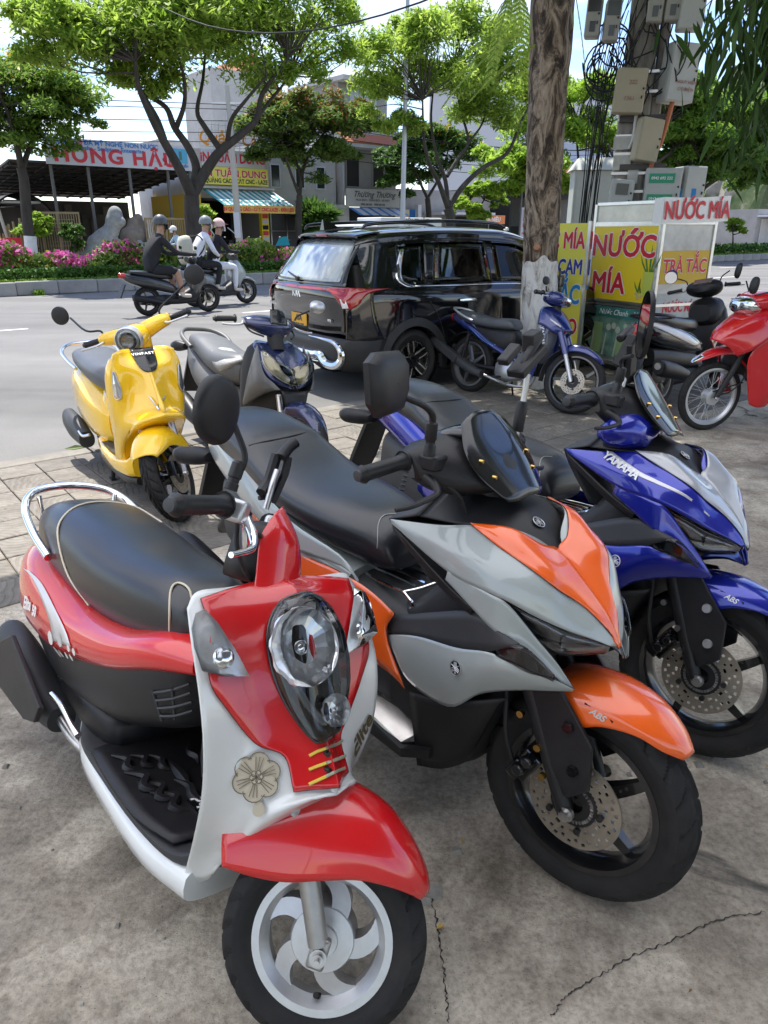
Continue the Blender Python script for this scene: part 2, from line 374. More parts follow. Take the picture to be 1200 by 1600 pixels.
def grip(B, a, b, r=.017, m=None, name='handlebar_grip', cap=None):
 a = np.array(a); b = np.array(b); d = b - a
 o = B.tube(name, [a, a + d * .03, a + d * .06, a + d * .5, a + d * .86, a + d * .9, a + d * .93, b], [r * 1.45, r * 1.45, r, r, r * 1.02, r * 1.2, r * 1.1, r * .75], m or BLK, steer=True, seg=16, n=2)
 c = tube('bar_end', [b - d * .02, b + d * .03, b + d * .04], [r * .8, r * .7, r * .3], cap or GREYP, o, 14, 1)
 return o
def oval_mirror(B, c, n, up, w, h, stem, back=None, shape=2.3, th=.03, stem_m=None, name='mirror'):
 """mirror head with centre c, glass facing -n, stem through the given points"""
 c = Vector(c); n = Vector(n).normalized(); up = Vector(up); up = (up - n * up.dot(n)).normalized(); s = up.cross(n)
 V = []; N = 28; rings = [(1., 0.), (1.02, .006), (.98, .014), (.8, th * .8), (.4, th), (.02, th * 1.02)]
 for k, d in rings:
  for j in range(N):
   a = 2 * pi * j / N; x = w * np.sign(cos(a)) * abs(cos(a)) ** (2 / shape); y = h * np.sign(sin(a)) * abs(sin(a)) ** (2 / shape)
   V.append(c + s * x * k + up * y * k + n * d)
 f = gridfaces(len(rings), N, True)
 o = mesh(name, V, [q[::-1] for q in f], back or BLK, B.root, True, 60)
 B.st(o)
 g = [c + s * (w * .96 * np.sign(cos(a)) * abs(cos(a)) ** (2 / shape)) + up * (h * .96 * np.sign(sin(a)) * abs(sin(a)) ** (2 / shape)) + n * .002 for a in np.linspace(0, 2 * pi, N, endpoint=False)]
 mesh('mirror_glass', g, [tuple(range(N))], MIRR, o, False)
 if stem is not None: tube('mirror_stem', stem, .006, stem_m or BLK, o, 8, 4)
 return o
def bolts(name, pts, r, ax, m, parent):
 b = MB()
 for p in pts: b.lathe([(0, -.006), (r, -.006), (r, .004), (0, .004)], 10, p, ax)
 return b.build(name, m, parent)
# ---------------------------------------------------------------- street frame: u along the road, v across it
TH0 = radians(38.55); CU, SU = cos(TH0), sin(TH0)
def uv(u, v, z=0.): return (u * CU - v * SU, u * SU + v * CU, z)
def pt(px, py, v):
 """place seen at a pixel of the photograph, on the vertical plane at road offset v -> (u, z)"""
 a = (px - 600) / 1121.4; b = -(py - 800) / 1121.4; P = radians(21.38); r = (a, cos(P) + b * sin(P), -sin(P) + b * cos(P))
 t = v / (-SU * r[0] + CU * r[1]); return (t * (CU * r[0] + SU * r[1]), 1.522 + t * r[2])
def ptw(px, py, v, dv=0.):
 u, z = pt(px, py, v); return uv(u, v + dv, z)
def struct(o, kind='structure'): o['kind'] = kind; return o
def sheet(name, u0, u1, v0, v1, z, m, n=1):
 V = []; us = np.linspace(u0, u1, n + 1); vs = np.linspace(v0, v1, n + 1)
 for a in us:
  for b in vs: V.append(uv(a, b, z))
 f = [(i * (n + 1) + j, (i + 1) * (n + 1) + j, (i + 1) * (n + 1) + j + 1, i * (n + 1) + j + 1) for i in range(n) for j in range(n)]
 return struct(mesh(name, V, f, m, None, False))
def nodes(name):
 m = bpy.data.materials.new(name); m.use_nodes = True; N = m.node_tree.nodes; return m, N, m.node_tree.links, N['Principled BSDF']
def noise(N, L, vec, sc, det=6, rough=.6, dist=0.):
 n = N.new('ShaderNodeTexNoise'); n.inputs['Scale'].default_value = sc; n.inputs['Detail'].default_value = det; n.inputs['Roughness'].default_value = rough; n.inputs['Distortion'].default_value = dist
 L.new(vec, n.inputs['Vector']); return n.outputs['Fac']
def ramp(N, L, fac, stops):
 r = N.new('ShaderNodeValToRGB'); e = r.color_ramp.elements
 while len(e) < len(stops): e.new(.5)
 for q, (p, c) in zip(e, stops): q.position = p; q.color = (*c, 1) if len(c) == 3 else c
 L.new(fac, r.inputs[0]); return r.outputs[0]
def mixc(N, L, f, a, b, mode='MIX'):
 x = N.new('ShaderNodeMix'); x.data_type = 'RGBA'; x.blend_type = mode
 if isinstance(f, (int, float)): x.inputs['Factor'].default_value = f
 else: L.new(f, x.inputs['Factor'])
 for k, q in (('A', a), ('B', b)):
  if isinstance(q, tuple): x.inputs[k].default_value = (*q, 1)
  else: L.new(q, x.inputs[k])
 return x.outputs['Result']
def bumpn(N, L, b, h, s=.4, d=.01):
 q = N.new('ShaderNodeBump'); q.inputs['Strength'].default_value = s; q.inputs['Distance'].default_value = d; L.new(h, q.inputs['Height']); L.new(q.outputs[0], b.inputs['Normal'])
def concrete_mat():
 m, N, L, b = nodes('old_concrete'); tc = N.new('ShaderNodeTexCoord'); v = tc.outputs['Object']
 n1 = noise(N, L, v, 1.15, 9, .62, .6); n2 = noise(N, L, v, 5.5, 10, .7, .3); n3 = noise(N, L, v, 60, 6, .7); n4 = noise(N, L, v, 190, 3, .6); n5 = noise(N, L, v, 2.6, 7, .55, .8)
 base = ramp(N, L, n2, [(.30, (.20, .174, .140)), (.44, (.375, .332, .270)), (.58, (.51, .46, .382)), (.8, (.63, .585, .50))])
 st = ramp(N, L, n1, [(.38, (.58, .56, .53)), (.47, (.76, .74, .71)), (.485, (.95, .94, .92)), (.56, (1, .99, .96)), (.62, (1.12, 1.12, 1.13)), (.70, (1.28, 1.29, 1.31))])
 c = mixc(N, L, 1., base, st, 'MULTIPLY')
 gr = ramp(N, L, n3, [(.36, (.52, .50, .47)), (.5, (1, .99, .97)), (.64, (1.32, 1.31, 1.28))]); c = mixc(N, L, .6, c, gr, 'MULTIPLY')
 oil = ramp(N, L, n5, [(.29, (1, 1, 1)), (.345, (0, 0, 0))]); c = mixc(N, L, oil, c, (.045, .042, .036))
 sp = ramp(N, L, n4, [(.30, (1, 1, 1)), (.36, (0, 0, 0))]); c = mixc(N, L, sp, c, (.08, .075, .065))
 L.new(c, b.inputs['Base Color'])
 ro = ramp(N, L, n1, [(.38, (.5, .5, .5)), (.52, (.9, .9, .9))]); L.new(ro, b.inputs['Roughness']); b.inputs['Specular IOR Level'].default_value = .35
 h = mixc(N, L, .5, n2, n3); bumpn(N, L, b, h, .75, .018); return m
def asphalt_mat():
 m, N, L, b = nodes('worn_asphalt'); tc = N.new('ShaderNodeTexCoord'); v = tc.outputs['Object']
 mp = N.new('ShaderNodeMapping'); mp.inputs['Rotation'].default_value = (0, 0, -TH0); mp.inputs['Scale'].default_value = (.12, 1.1, 1); L.new(v, mp.inputs[0])
 n1 = noise(N, L, mp.outputs[0], .55, 6, .6); n2 = noise(N, L, v, 1.6, 8, .65, .4); n3 = noise(N, L, v, 95, 4, .7)
 c = ramp(N, L, n1, [(.30, (.105, .104, .100)), (.5, (.155, .152, .146)), (.7, (.20, .195, .186))])
 c = mixc(N, L, .6, c, ramp(N, L, n2, [(.3, (.82, .82, .82)), (.55, (1, 1, 1)), (.75, (1.12, 1.10, 1.06))]), 'MULTIPLY')
 c = mixc(N, L, .8, c, ramp(N, L, n3, [(.34, (.7, .7, .7)), (.5, (1, 1, 1)), (.66, (1.25, 1.25, 1.22))]), 'MULTIPLY')
 L.new(c, b.inputs['Base Color']); b.inputs['Roughness'].default_value = .82; bumpn(N, L, b, n3, .5, .006); return m
def tile_mat():
 m, N, L, b = nodes('fan_paving'); tc = N.new('ShaderNodeTexCoord'); v = tc.outputs['Object']; oi = N.new('ShaderNodeObjectInfo')
 n2 = noise(N, L, v, 7, 8, .7, .3); n3 = noise(N, L, v, 120, 4, .7)
 c = ramp(N, L, n2, [(.3, (.115, .105, .09)), (.5, (.175, .16, .137)), (.75, (.24, .222, .192))])
 c = mixc(N, L, 1., c, ramp(N, L, oi.outputs['Random'], [(0, (.84, .83, .82)), (.5, (1, 1, 1)), (1, (1.12, 1.11, 1.09))]), 'MULTIPLY')
 ad = N.new('ShaderNodeVectorMath'); ad.operation = 'ADD'; ad.inputs[1].default_value = (.1325, .1325, 0); L.new(v, ad.inputs[0])
 fm = N.new('ShaderNodeVectorMath'); fm.operation = 'MODULO'; fm.inputs[1].default_value = (.1325, .265, 1); L.new(ad.outputs[0], fm.inputs[0])
 sx = N.new('ShaderNodeSeparateXYZ'); L.new(fm.outputs[0], sx.inputs[0]); cx = N.new('ShaderNodeCombineXYZ'); L.new(sx.outputs[0], cx.inputs[0]); L.new(sx.outputs[1], cx.inputs[1])
 ln = N.new('ShaderNodeVectorMath'); ln.operation = 'LENGTH'; L.new(cx.outputs[0], ln.inputs[0])
 mu = N.new('ShaderNodeMath'); mu.operation = 'MULTIPLY'; mu.inputs[1].default_value = 2 * pi / .036; L.new(ln.outputs['Value'], mu.inputs[0])
 sn = N.new('ShaderNodeMath'); sn.operation = 'SINE'; L.new(mu.outputs[0], sn.inputs[0])
 gr = ramp(N, L, sn.outputs[0], [(.0, (.80, .79, .78)), (.25, (1, 1, 1))]); c = mixc(N, L, .7, c, gr, 'MULTIPLY')
 L.new(c, b.inputs['Base Color']); b.inputs['Roughness'].default_value = .8
 hh = N.new('ShaderNodeMapRange'); hh.inputs[1].default_value = -1; hh.inputs[2].default_value = -.3; L.new(sn.outputs[0], hh.inputs[0]); h = mixc(N, L, .25, hh.outputs[0], n3); bumpn(N, L, b, h, .4, .008); return m
CONC = concrete_mat(); ASPH = asphalt_mat(); TILE = tile_mat()
KERBM = mat('kerb_concrete', (.34, .33, .31), .85, var=.3, vscale=2.2, bump=.5, bscale=25, dirt=.6, dcol=(.13, .12, .11))
DIRT = mat('dirt', (.19, .155, .115), .95, var=.3, vscale=3, bump=.5, bscale=20)
def ground_and_road():
 m = mat('dry_ground', (.2, .18, .14), .95, var=.25, vscale=.2)
 struct(mesh('ground', [(-900, -600, -.08), (1500, -600, -.08), (1500, 1800, -.08), (-900, 1800, -.08)], [(0, 1, 2, 3)], m, None, False))
 road = sheet('road', -70, 260, 5.48, 34.6, 0, ASPH, 1)
 slab = sheet('concrete_slab', -25, 30, -14, 3.18, 0, CONC, 1)
 bed = sheet('pavement', -25, 60, 3.18, 5.30, -.012, DIRT, 1)
 WL = mat('road_paint', (.72, .71, .68), .7, var=.15, vscale=8, dirt=.5)
 marks = MB()
 for v, u0, L_, gap in ((16.9, -4, 1.6, 5.2), (13.3, -5, 2., 6.)):
  for k in range(22):
   u = u0 + k * gap; marks.add([uv(u, v - .06, .005), uv(u + L_, v - .06, .005), uv(u + L_, v + .06, .005), uv(u, v + .06, .005)], [(0, 1, 2, 3)])
 for k in range(22): u = -4 + k * 6; marks.add([uv(u, 29 - .06, .005), uv(u + 2, 29 - .06, .005), uv(u + 2, 29.12, .005), uv(u, 29.12, .005)], [(0, 1, 2, 3)])
 struct(marks.build('lane_markings', WL, road, False), 'stuff')
 ks = MB(); ks.bx((-.495, -.085, -.1), (.495, .085, .0)); proto = ks.build('kerb_stone', mat('dusty_kerb', (.21, .195, .17), .9, var=.3, vscale=4, bump=.4, bscale=30, dirt=.4, dcol=(.12, .11, .09)), bed, False); bevel(proto, .012, 1); rnd = random.Random(5)
 for i in range(46):
  o = proto if i == 0 else proto.copy()
  if i: COL.objects.link(o); o.parent = bed
  o.location = uv(-8 + i, 5.39, .012 + rnd.uniform(-.006, .006)); o.rotation_euler = (rnd.uniform(-.02, .02), rnd.uniform(-.008, .008), TH0 + rnd.uniform(-.01, .01))
 T_ = .265; tb = MB(); h_ = T_ / 2 - .003; tb.bx((-h_, -h_, -.05), (h_, h_, 0)); tp = tb.build('paving_tile', TILE, bed, False); bevel(tp, .004, 1); spots = []
 for i in range(70):
  for j in range(8):
   p = uv(-7. + i * T_, 3.18 + .133 + j * T_)
   if p[1] > 1.2 and abs(p[0] / p[1]) < .72: spots.append((p[0] ** 2 + p[1] ** 2, p))
 spots.sort(); rest = MB()
 for n, (d, p) in enumerate(spots):
  z = .004 + rnd.uniform(-.004, .004); a = TH0 + rnd.choice((0, pi / 2, pi, 1.5 * pi)) + rnd.uniform(-.008, .008)
  if n >= 290: rest.box((p[0], p[1], z - .025), (T_ - .006, T_ - .006, .05), rotm('Z', TH0)); continue
  o = tp if n == 0 else tp.copy()
  if n: COL.objects.link(o); o.parent = bed
  o.location = (p[0], p[1], z); o.rotation_euler = (rnd.uniform(-.01, .01), rnd.uniform(-.01, .01), a)
 if rest.v: struct(rest.build('paving_tiles', TILE, bed, False), 'stuff')
 cm = mat('crack_shadow', (.035, .032, .028), .95); rnd = random.Random(11)
 def crack(pts, w):
  P = cr1(np.array(pts, float), 16); V = []; T = np.gradient(P, axis=0)
  for p, t in zip(P, T):
   t = t / np.linalg.norm(t); s = np.array([-t[1], t[0]]); ww = w * rnd.uniform(.15, 1.1); q = p + s * rnd.uniform(-.004, .004); V += [(*(q + s * ww), .003), (*(q - s * ww), .003)]
  struct(mesh('ground_crack', V, [(2 * i, 2 * i + 1, 2 * i + 3, 2 * i + 2) for i in range(len(P) - 1)], cm, None, False))
 crack([(0.109,1.326),(0.122,1.245),(0.130,1.148),(0.132,1.074),(0.132,0.993)], .0024)
 crack([(0.346,1.006),(0.389,1.046),(0.461,1.088),(0.562,1.140),(0.663,1.179),(0.788,1.228),(0.914,1.254)], .002)
 st = MB(); sm = [mat('pale_stone', (.36, .34, .3), .9, var=.2), mat('grey_stone', (.2, .19, .17), .9, var=.2)]
 for k in range(420):
  u, v = rnd.uniform(-2., 3.2), rnd.uniform(-.2, 3.1); p = uv(u, v); s = rnd.choice((.003, .004, .005, .007, .010)) * rnd.uniform(.7, 1.3)
  q = [(p[0] + s * rnd.uniform(.7, 1.2) * x, p[1] + s * rnd.uniform(.7, 1.2) * y, s * z) for x, y, z in ((-1, -1, 0), (1, -1, 0), (1, 1, 0), (-1, 1, 0), (-.6, -.5, .9), (.7, -.6, .8), (.5, .6, 1), (-.6, .6, .8))]
  st.add(q, [(4, 5, 6, 7), (0, 1, 5, 4), (1, 2, 6, 5), (2, 3, 7, 6), (3, 0, 4, 7)], rnd.randint(0, 1))
 struct(st.build('gravel', sm, None, False), 'stuff')
 ch = MB()
 for c, s in (((0.114,1.308,0), .028), ((0.101,1.281,0), .015), ((-0.491,1.594,0), .012), ((0.189,1.435,0), .014), ((0.040,1.345,0), .010)): 
  ch.add([(c[0] + s * x, c[1] + s * y * .8, s * z) for x, y, z in ((-1, -.8, 0), (1, -1, 0), (1.2, .9, 0), (-.7, 1.1, 0), (-.7, -.5, .5), (.8, -.5, .7), (.7, .6, .5), (-.4, .8, .6))], [(4, 5, 6, 7), (0, 1, 5, 4), (1, 2, 6, 5), (2, 3, 7, 6), (3, 0, 4, 7)])
 struct(ch.build('concrete_crumbs', mat('crumb', (.30, .285, .25), .9, var=.25, vscale=30, bump=.4), None, False), 'stuff')
 lv = MB(); lm = [mat('yellow_leaflet', (.52, .34, .05), .6), mat('brown_leaflet', (.2, .12, .05), .7)]
 for k in range(260):
  u, v = rnd.uniform(-3.5, 6), rnd.uniform(-.2, 5.2); p = uv(u, v); a = rnd.uniform(0, pi); s = rnd.uniform(.006, .013)
  d = np.array([cos(a), sin(a), 0]); e = np.array([-sin(a), cos(a), 0]); c = np.array([p[0], p[1], .008])
  lv.add([c - d * s, c + e * s * .45 + (0, 0, .003), c + d * s, c - e * s * .45 + (0, 0, .002)], [(0, 1, 2, 3)], 0 if rnd.random() < .6 else 1)
 struct(lv.build('leaf_litter', lm, None, False), 'stuff')
 leafm = mat('fallen_leaf', (.09, .13, .03), .6)
 c = np.array((-2.310,5.176,0)); o = mesh('fallen_leaf', [c + (-.07, -.03, .01), c + (0, .01, .03), c + (.08, .03, .012), c + (.01, -.045, .01)], [(0, 1, 2, 3)], leafm, None, False); solid(o, .002); tag(o, 'green fallen leaf on the pavement tiles under the yellow scooter', 'leaf')
 bag = mesh('plastic_scrap', [np.array((1.175,1.852,0)) + d for d in ((0, 0, .005), (.06, .01, .008), (.11, .0, .004), (.1, .03, .012), (.04, .045, .02), (-.01, .03, .006))], [(0, 1, 4, 5), (1, 2, 3, 4)], mat('blue_plastic', (.45, .6, .75), .3, trans=.2), None, False); solid(bag, .002); tag(bag, 'scrap of pale blue plastic on the ground beside the blue scooter front wheel', 'litter')
ground_and_road()
# ---------------------------------------------------------------- foliage
def leaf_mat(name, c1, c2, tr=.35, sc=.8):
 m, N, L, b = nodes(name); g = N.new('ShaderNodeNewGeometry'); oi = N.new('ShaderNodeTexCoord')
 n = noise(N, L, oi.outputs['Object'], sc, 3, .6); a = N.new('ShaderNodeMix'); a.inputs['Factor'].default_value = .5; L.new(n, a.inputs['A']); L.new(g.outputs['Random Per Island'], a.inputs['B'])
 c = ramp(N, L, a.outputs[0], [(.25, c1), (.75, c2)]); L.new(c, b.inputs['Base Color']); b.inputs['Roughness'].default_value = .5; b.inputs['Specular IOR Level'].default_value = .3
 t = N.new('ShaderNodeBsdfTranslucent'); L.new(c, t.inputs[0]); mx = N.new('ShaderNodeMixShader'); mx.inputs[0].default_value = tr
 L.new(b.outputs[0], mx.inputs[1]); L.new(t.outputs[0], mx.inputs[2]); L.new(mx.outputs[0], N['Material Output'].inputs[0]); return m
BARK = mat('dark_bark', (.050, .042, .034), .9, var=.4, vscale=6, bump=.8, bscale=14, stretch=(1, 1, .3))
LIME = mat('limewash', (.72, .71, .68), .85, var=.12, vscale=6, bump=.4, bscale=20, dirt=.3)
def leaf_cloud(rng, clumps, per, size, flat=.45, droop=.25, elong=2.2):
 """leaf-sized faces spread through clumps (centre, radius)"""
 C = np.array([c for c, r in clumps]); R = np.array([r for c, r in clumps]); n = len(C) * per
 idx = np.repeat(np.arange(len(C)), per); d = rng.normal(size=(n, 3)); d /= np.linalg.norm(d, axis=1)[:, None]; rr = rng.random(n) ** .45
 p = C[idx] + d * (rr * R[idx])[:, None] * np.array([1, 1, flat]); p[:, 2] -= droop * R[idx] * (np.hypot(d[:, 0], d[:, 1]) * rr) ** 2
 a = rng.random(n) * 2 * pi; ti = rng.normal(0, .5, n); s = size * rng.uniform(.6, 1.3, n)
 x = np.stack([np.cos(a) * np.cos(ti), np.sin(a) * np.cos(ti), np.sin(ti) - .25], 1); x /= np.linalg.norm(x, axis=1)[:, None]
 w = np.cross(x, rng.normal(0, .35, (n, 3)) + np.array([0, 0, 1])); w /= np.linalg.norm(w, axis=1)[:, None]
 L_ = (s * .5 * elong)[:, None]; W_ = (s * .5)[:, None]
 V = np.stack([p - x * L_, p + w * W_ * .8, p + x * L_, p - w * W_ * .8], 1).reshape(-1, 3); F = np.arange(4 * n).reshape(-1, 4)
 return V, F
def quick_mesh(name, V, F, m, parent, mi=None):
 me = bpy.data.meshes.new(name); me.vertices.add(len(V)); me.vertices.foreach_set('co', np.asarray(V, np.float32).ravel())
 k = F.shape[1]; me.loops.add(F.size); me.loops.foreach_set('vertex_index', F.ravel().astype(np.int32)); me.polygons.add(len(F)); me.polygons.foreach_set('loop_start', np.arange(0, F.size, k, dtype=np.int32))
 ms = m if isinstance(m, (list, tuple)) else [m]
 for q in ms: me.materials.append(q)
 if mi is not None: me.polygons.foreach_set('material_index', mi.astype(np.int32))
 me.update(calc_edges=True); me.validate()
 o = bpy.data.objects.new(name, me); COL.objects.link(o); o.parent = parent; return o
def tree(name, label, base, limbs, crown, leafm, seed, per=220, size=.2, nc=60, bark=BARK, lime=0., twig=.025, flat=.45, group='street trees', flowers=None, droop=.25, elong=2.2, cat='tree'):
 """limbs: polylines with radii in world space [(pts, r0, r1)]; crown: list of ellipsoids (centre, radii, weight)"""
 rng = np.random.default_rng(seed); root = empty(name, tuple(base), 0, label, cat, group); b0 = np.array(base, float)
 tb = MB(); nodes_ = []
 for pts, r0, r1 in limbs:
  P = np.array(pts, float) - b0; k = len(P); jit = rng.normal(0, .02, P.shape); jit[0] = 0; jit[-1] = 0; P = P + jit * (r0 / .15)
  v, f = tube(None, P, np.linspace(r0, r1, k), None, None, 9, 4); tb.add(v, f); Q = cr1(P, 4); nodes_ += list(Q[len(Q) // 3:])
 nodes_ = np.array(nodes_); cl = []
 W = np.array([c[2] for c in crown], float); W /= W.sum()
 for i in rng.choice(len(crown), nc, p=W):
  c, r, _ = crown[i]; d = rng.normal(size=3); d /= np.linalg.norm(d); d[2] = abs(d[2]) * 1. if rng.random() < .72 else d[2]
  p = np.array(c) - b0 + d * np.array(r) * rng.uniform(.4, 1.) ; cl.append((p, float(np.mean(r)) * rng.uniform(.28, .5)))
 for p, r in cl:
  q = nodes_[np.argmin(np.linalg.norm(nodes_ - p, axis=1) + .3 * np.maximum(0, nodes_[:, 2] - p[2]))]
  m_ = (p + q) / 2 + rng.normal(0, .08, 3) * np.linalg.norm(p - q); v, f = tube(None, [q, m_, p], [twig * 1.6, twig, twig * .4], None, None, 5, 2); tb.add(v, f)
 tr = tb.build('trunk', bark, root)
 if lime:
  P = np.array(limbs[0][0], float) - b0; r = limbs[0][1] * 1.06; tube('limewash_band', [P[0], P[0] + (P[1] - P[0]) * min(1, lime / max(.1, np.linalg.norm(P[1] - P[0])))], r, LIME, tr, 12, 1)
 V, F = leaf_cloud(rng, cl, per, size, flat, droop, elong)
 if flowers: 
  mi = np.zeros(len(F), int); hi = np.argsort(-(V[::4, 2] + rng.normal(0, .6, len(F))))[:int(len(F) * flowers[1])]; mi[rng.permutation(hi)[:int(len(F) * flowers[1] * .5)]] = 1
  quick_mesh('crown', V, F, [leafm, flowers[0]], root, mi)
 else: quick_mesh('crown', V, F, leafm, root)
 return root
# ---------------------------------------------------------------- planted median
def median():
 root = struct(mesh('median', [uv(-30, 20.62, .30), uv(120, 20.62, .30), uv(120, 23.4, .30), uv(-30, 23.4, .30), uv(-30, 23.4, 0), uv(120, 23.4, 0)], [(0, 1, 2, 3), (3, 2, 5, 4)], mat('planting_soil', (.10, .08, .055), .95, var=.3, vscale=2), None, False))
 k = MB(); k.bx((-.497, -.11, 0), (.497, .11, .33)); proto = k.build('kerb_stone', KERBM, root, False); bevel(proto, .03, 2); rnd = random.Random(4)
 for i in range(72):
  o = proto if i == 0 else proto.copy()
  if i: COL.objects.link(o); o.parent = root
  o.location = uv(-2 + i, 20.5 + rnd.uniform(-.008, .008), rnd.uniform(-.008, .008)); o.rotation_euler = (0, 0, TH0)
 rng = np.random.default_rng(3)
 g = leaf_mat('grass_blades', (.10, .20, .02), (.22, .36, .04), .3); hd = leaf_mat('hedge_leaf', (.03, .085, .012), (.10, .21, .03), .25); bg = leaf_mat('bougainvillea_leaf', (.05, .11, .014), (.20, .30, .05), .3)
 pk = leaf_mat('bougainvillea_bract', (.52, .05, .26), (.80, .22, .52), .35); ye = leaf_mat('yellow_leaf', (.35, .36, .04), (.45, .4, .06), .3)
 def blob(n, u0, u1, v0, v1, z0, z1, s, nrm=.6):
  u = rng.uniform(u0, u1, n); v = rng.uniform(v0, v1, n); z = rng.uniform(z0, z1, n) if not callable(z1) else z0 + (z1(u, v) - z0) * rng.random(n) ** .6
  p = np.stack([u * CU - v * SU, u * SU + v * CU, z], 1); a = rng.normal(size=(n, 3)); a /= np.linalg.norm(a, axis=1)[:, None]; b = np.cross(a, rng.normal(size=(n, 3))); b /= np.linalg.norm(b, axis=1)[:, None]
  q = (s * rng.uniform(.6, 1.3, n))[:, None]; return np.stack([p - a * q, p + b * q * .6, p + a * q, p - b * q * .6], 1).reshape(-1, 3), np.arange(4 * n).reshape(-1, 4)
 V, F = blob(9000, 0, 34, 20.64, 21.0, .30, .37, .035); quick_mesh('grass', V, F, g, None)['kind'] = 'stuff'
 V, F = blob(26000, 0, 30, 20.98, 21.4, .30, .62, .05); quick_mesh('clipped_hedge', V, F, hd, None)['kind'] = 'stuff'
 def top(u, v): return .98 + .17 * np.sin(u * 1.7) + .12 * np.sin(u * 4.1 + 1) + .08 * np.sin(v * 5 + u * 2.3)
 V, F = blob(30000, 0, 17.5, 21.45, 23.2, .33, top, .075); V2, F2 = blob(4000, 0, 17.5, 21.45, 23.2, .5, top, .07)
 W = rng.random(len(F)); mi = np.zeros(len(F), int)
 cc = [(rng.uniform(0, 14.5), rng.uniform(21.4, 23.1)) for _ in range(95)]; P = V.reshape(-1, 4, 3).mean(1); pu = P[:, 0] * CU + P[:, 1] * SU; pv = -P[:, 0] * SU + P[:, 1] * CU
 for u, v in cc:
  zc = rng.uniform(.62, 1.1); r = rng.uniform(.14, .30); dens = .85 if u < 8.5 else .4; d = np.sqrt((pu - u) ** 2 + (pv - v) ** 2 * .7 + (P[:, 2] - zc) ** 2); mi[(d < r) & (W < dens)] = 1
 mi[(P[:, 2] > .95) & (W > .62) & (pu < 10)] = 1; mi[(W < .07) & (mi == 0)] = 2
 quick_mesh('bougainvillea_bed', V, F, [bg, pk, ye], None, mi)['kind'] = 'stuff'
 V, F = blob(9000, 34, 75, 20.64, 23.3, .30, .36, .045); quick_mesh('lawn', V, F, g, None)['kind'] = 'stuff'
 V, F = blob(9000, 17.5, 33, 21.5, 23.2, .30, lambda u, v: .8 + .15 * np.sin(u * 2), .08); quick_mesh('median_shrubbery', V, F, bg, None)['kind'] = 'stuff'
 V, F = blob(7000, 39.5, 62, 21.6, 23.2, .30, lambda u, v: .75 + .1 * np.sin(u * 2), .09); quick_mesh('far_hedge', V, F, hd, None)['kind'] = 'stuff'
 wd = MB()
 V, F = blob(40, 4.8, 5.1, 20.25, 20.36, .0, .12, .06); o = quick_mesh('kerb_weed', V, F, g, None); tag(o, 'small green weed growing at the foot of the median kerb', 'plant')
median()
far_pave = sheet('far_pavement', -40, 160, 34.6, 60, .02, mat('pale_paving', (.36, .34, .31), .85, var=.15, vscale=1.5))
fk = MB(); fk.add([uv(-40, 34.55, .0), uv(160, 34.55, .0), uv(160, 34.55, .15), uv(-40, 34.55, .15), uv(-40, 34.75, .15), uv(160, 34.75, .15)], [(0, 1, 2, 3), (3, 2, 5, 4)]); struct(fk.build('far_kerb', KERBM, None, False))
# ---------------------------------------------------------------- street trees
G1 = leaf_mat('leaf_fresh', (.15, .27, .025), (.44, .58, .10), .6); G2 = leaf_mat('leaf_dark', (.045, .11, .02), (.13, .24, .05), .45); G3 = leaf_mat('leaf_bright', (.18, .33, .025), (.42, .58, .09), .55)
RUST = leaf_mat('seed_pods', (.30, .10, .03), (.38, .2, .06), .2); YF = leaf_mat('yellow_flower', (.7, .45, .03), (.75, .5, .05), .3)
def L_(v, *pts): return [ptw(p[0], p[1], v, p[2] if len(p) > 2 else 0) for p in pts]
def T(label, v, base_px, limbs, crown, *a, name='street_tree', **k):
 u, z = pt(*base_px, v); base = uv(u, v, .02 if v > 24 else .3)
 lm = []
 for i, (pts, r0, r1) in enumerate(limbs): P = L_(v, *pts); lm.append((([base] + P) if i == 0 else P, r0, r1))
 cr = [(ptw(cx, cy, v, dv), (rx, ry, rz), w) for cx, cy, dv, rx, ry, rz, w in crown]
 return tree(name, label, base, lm, cr, *a, **k)
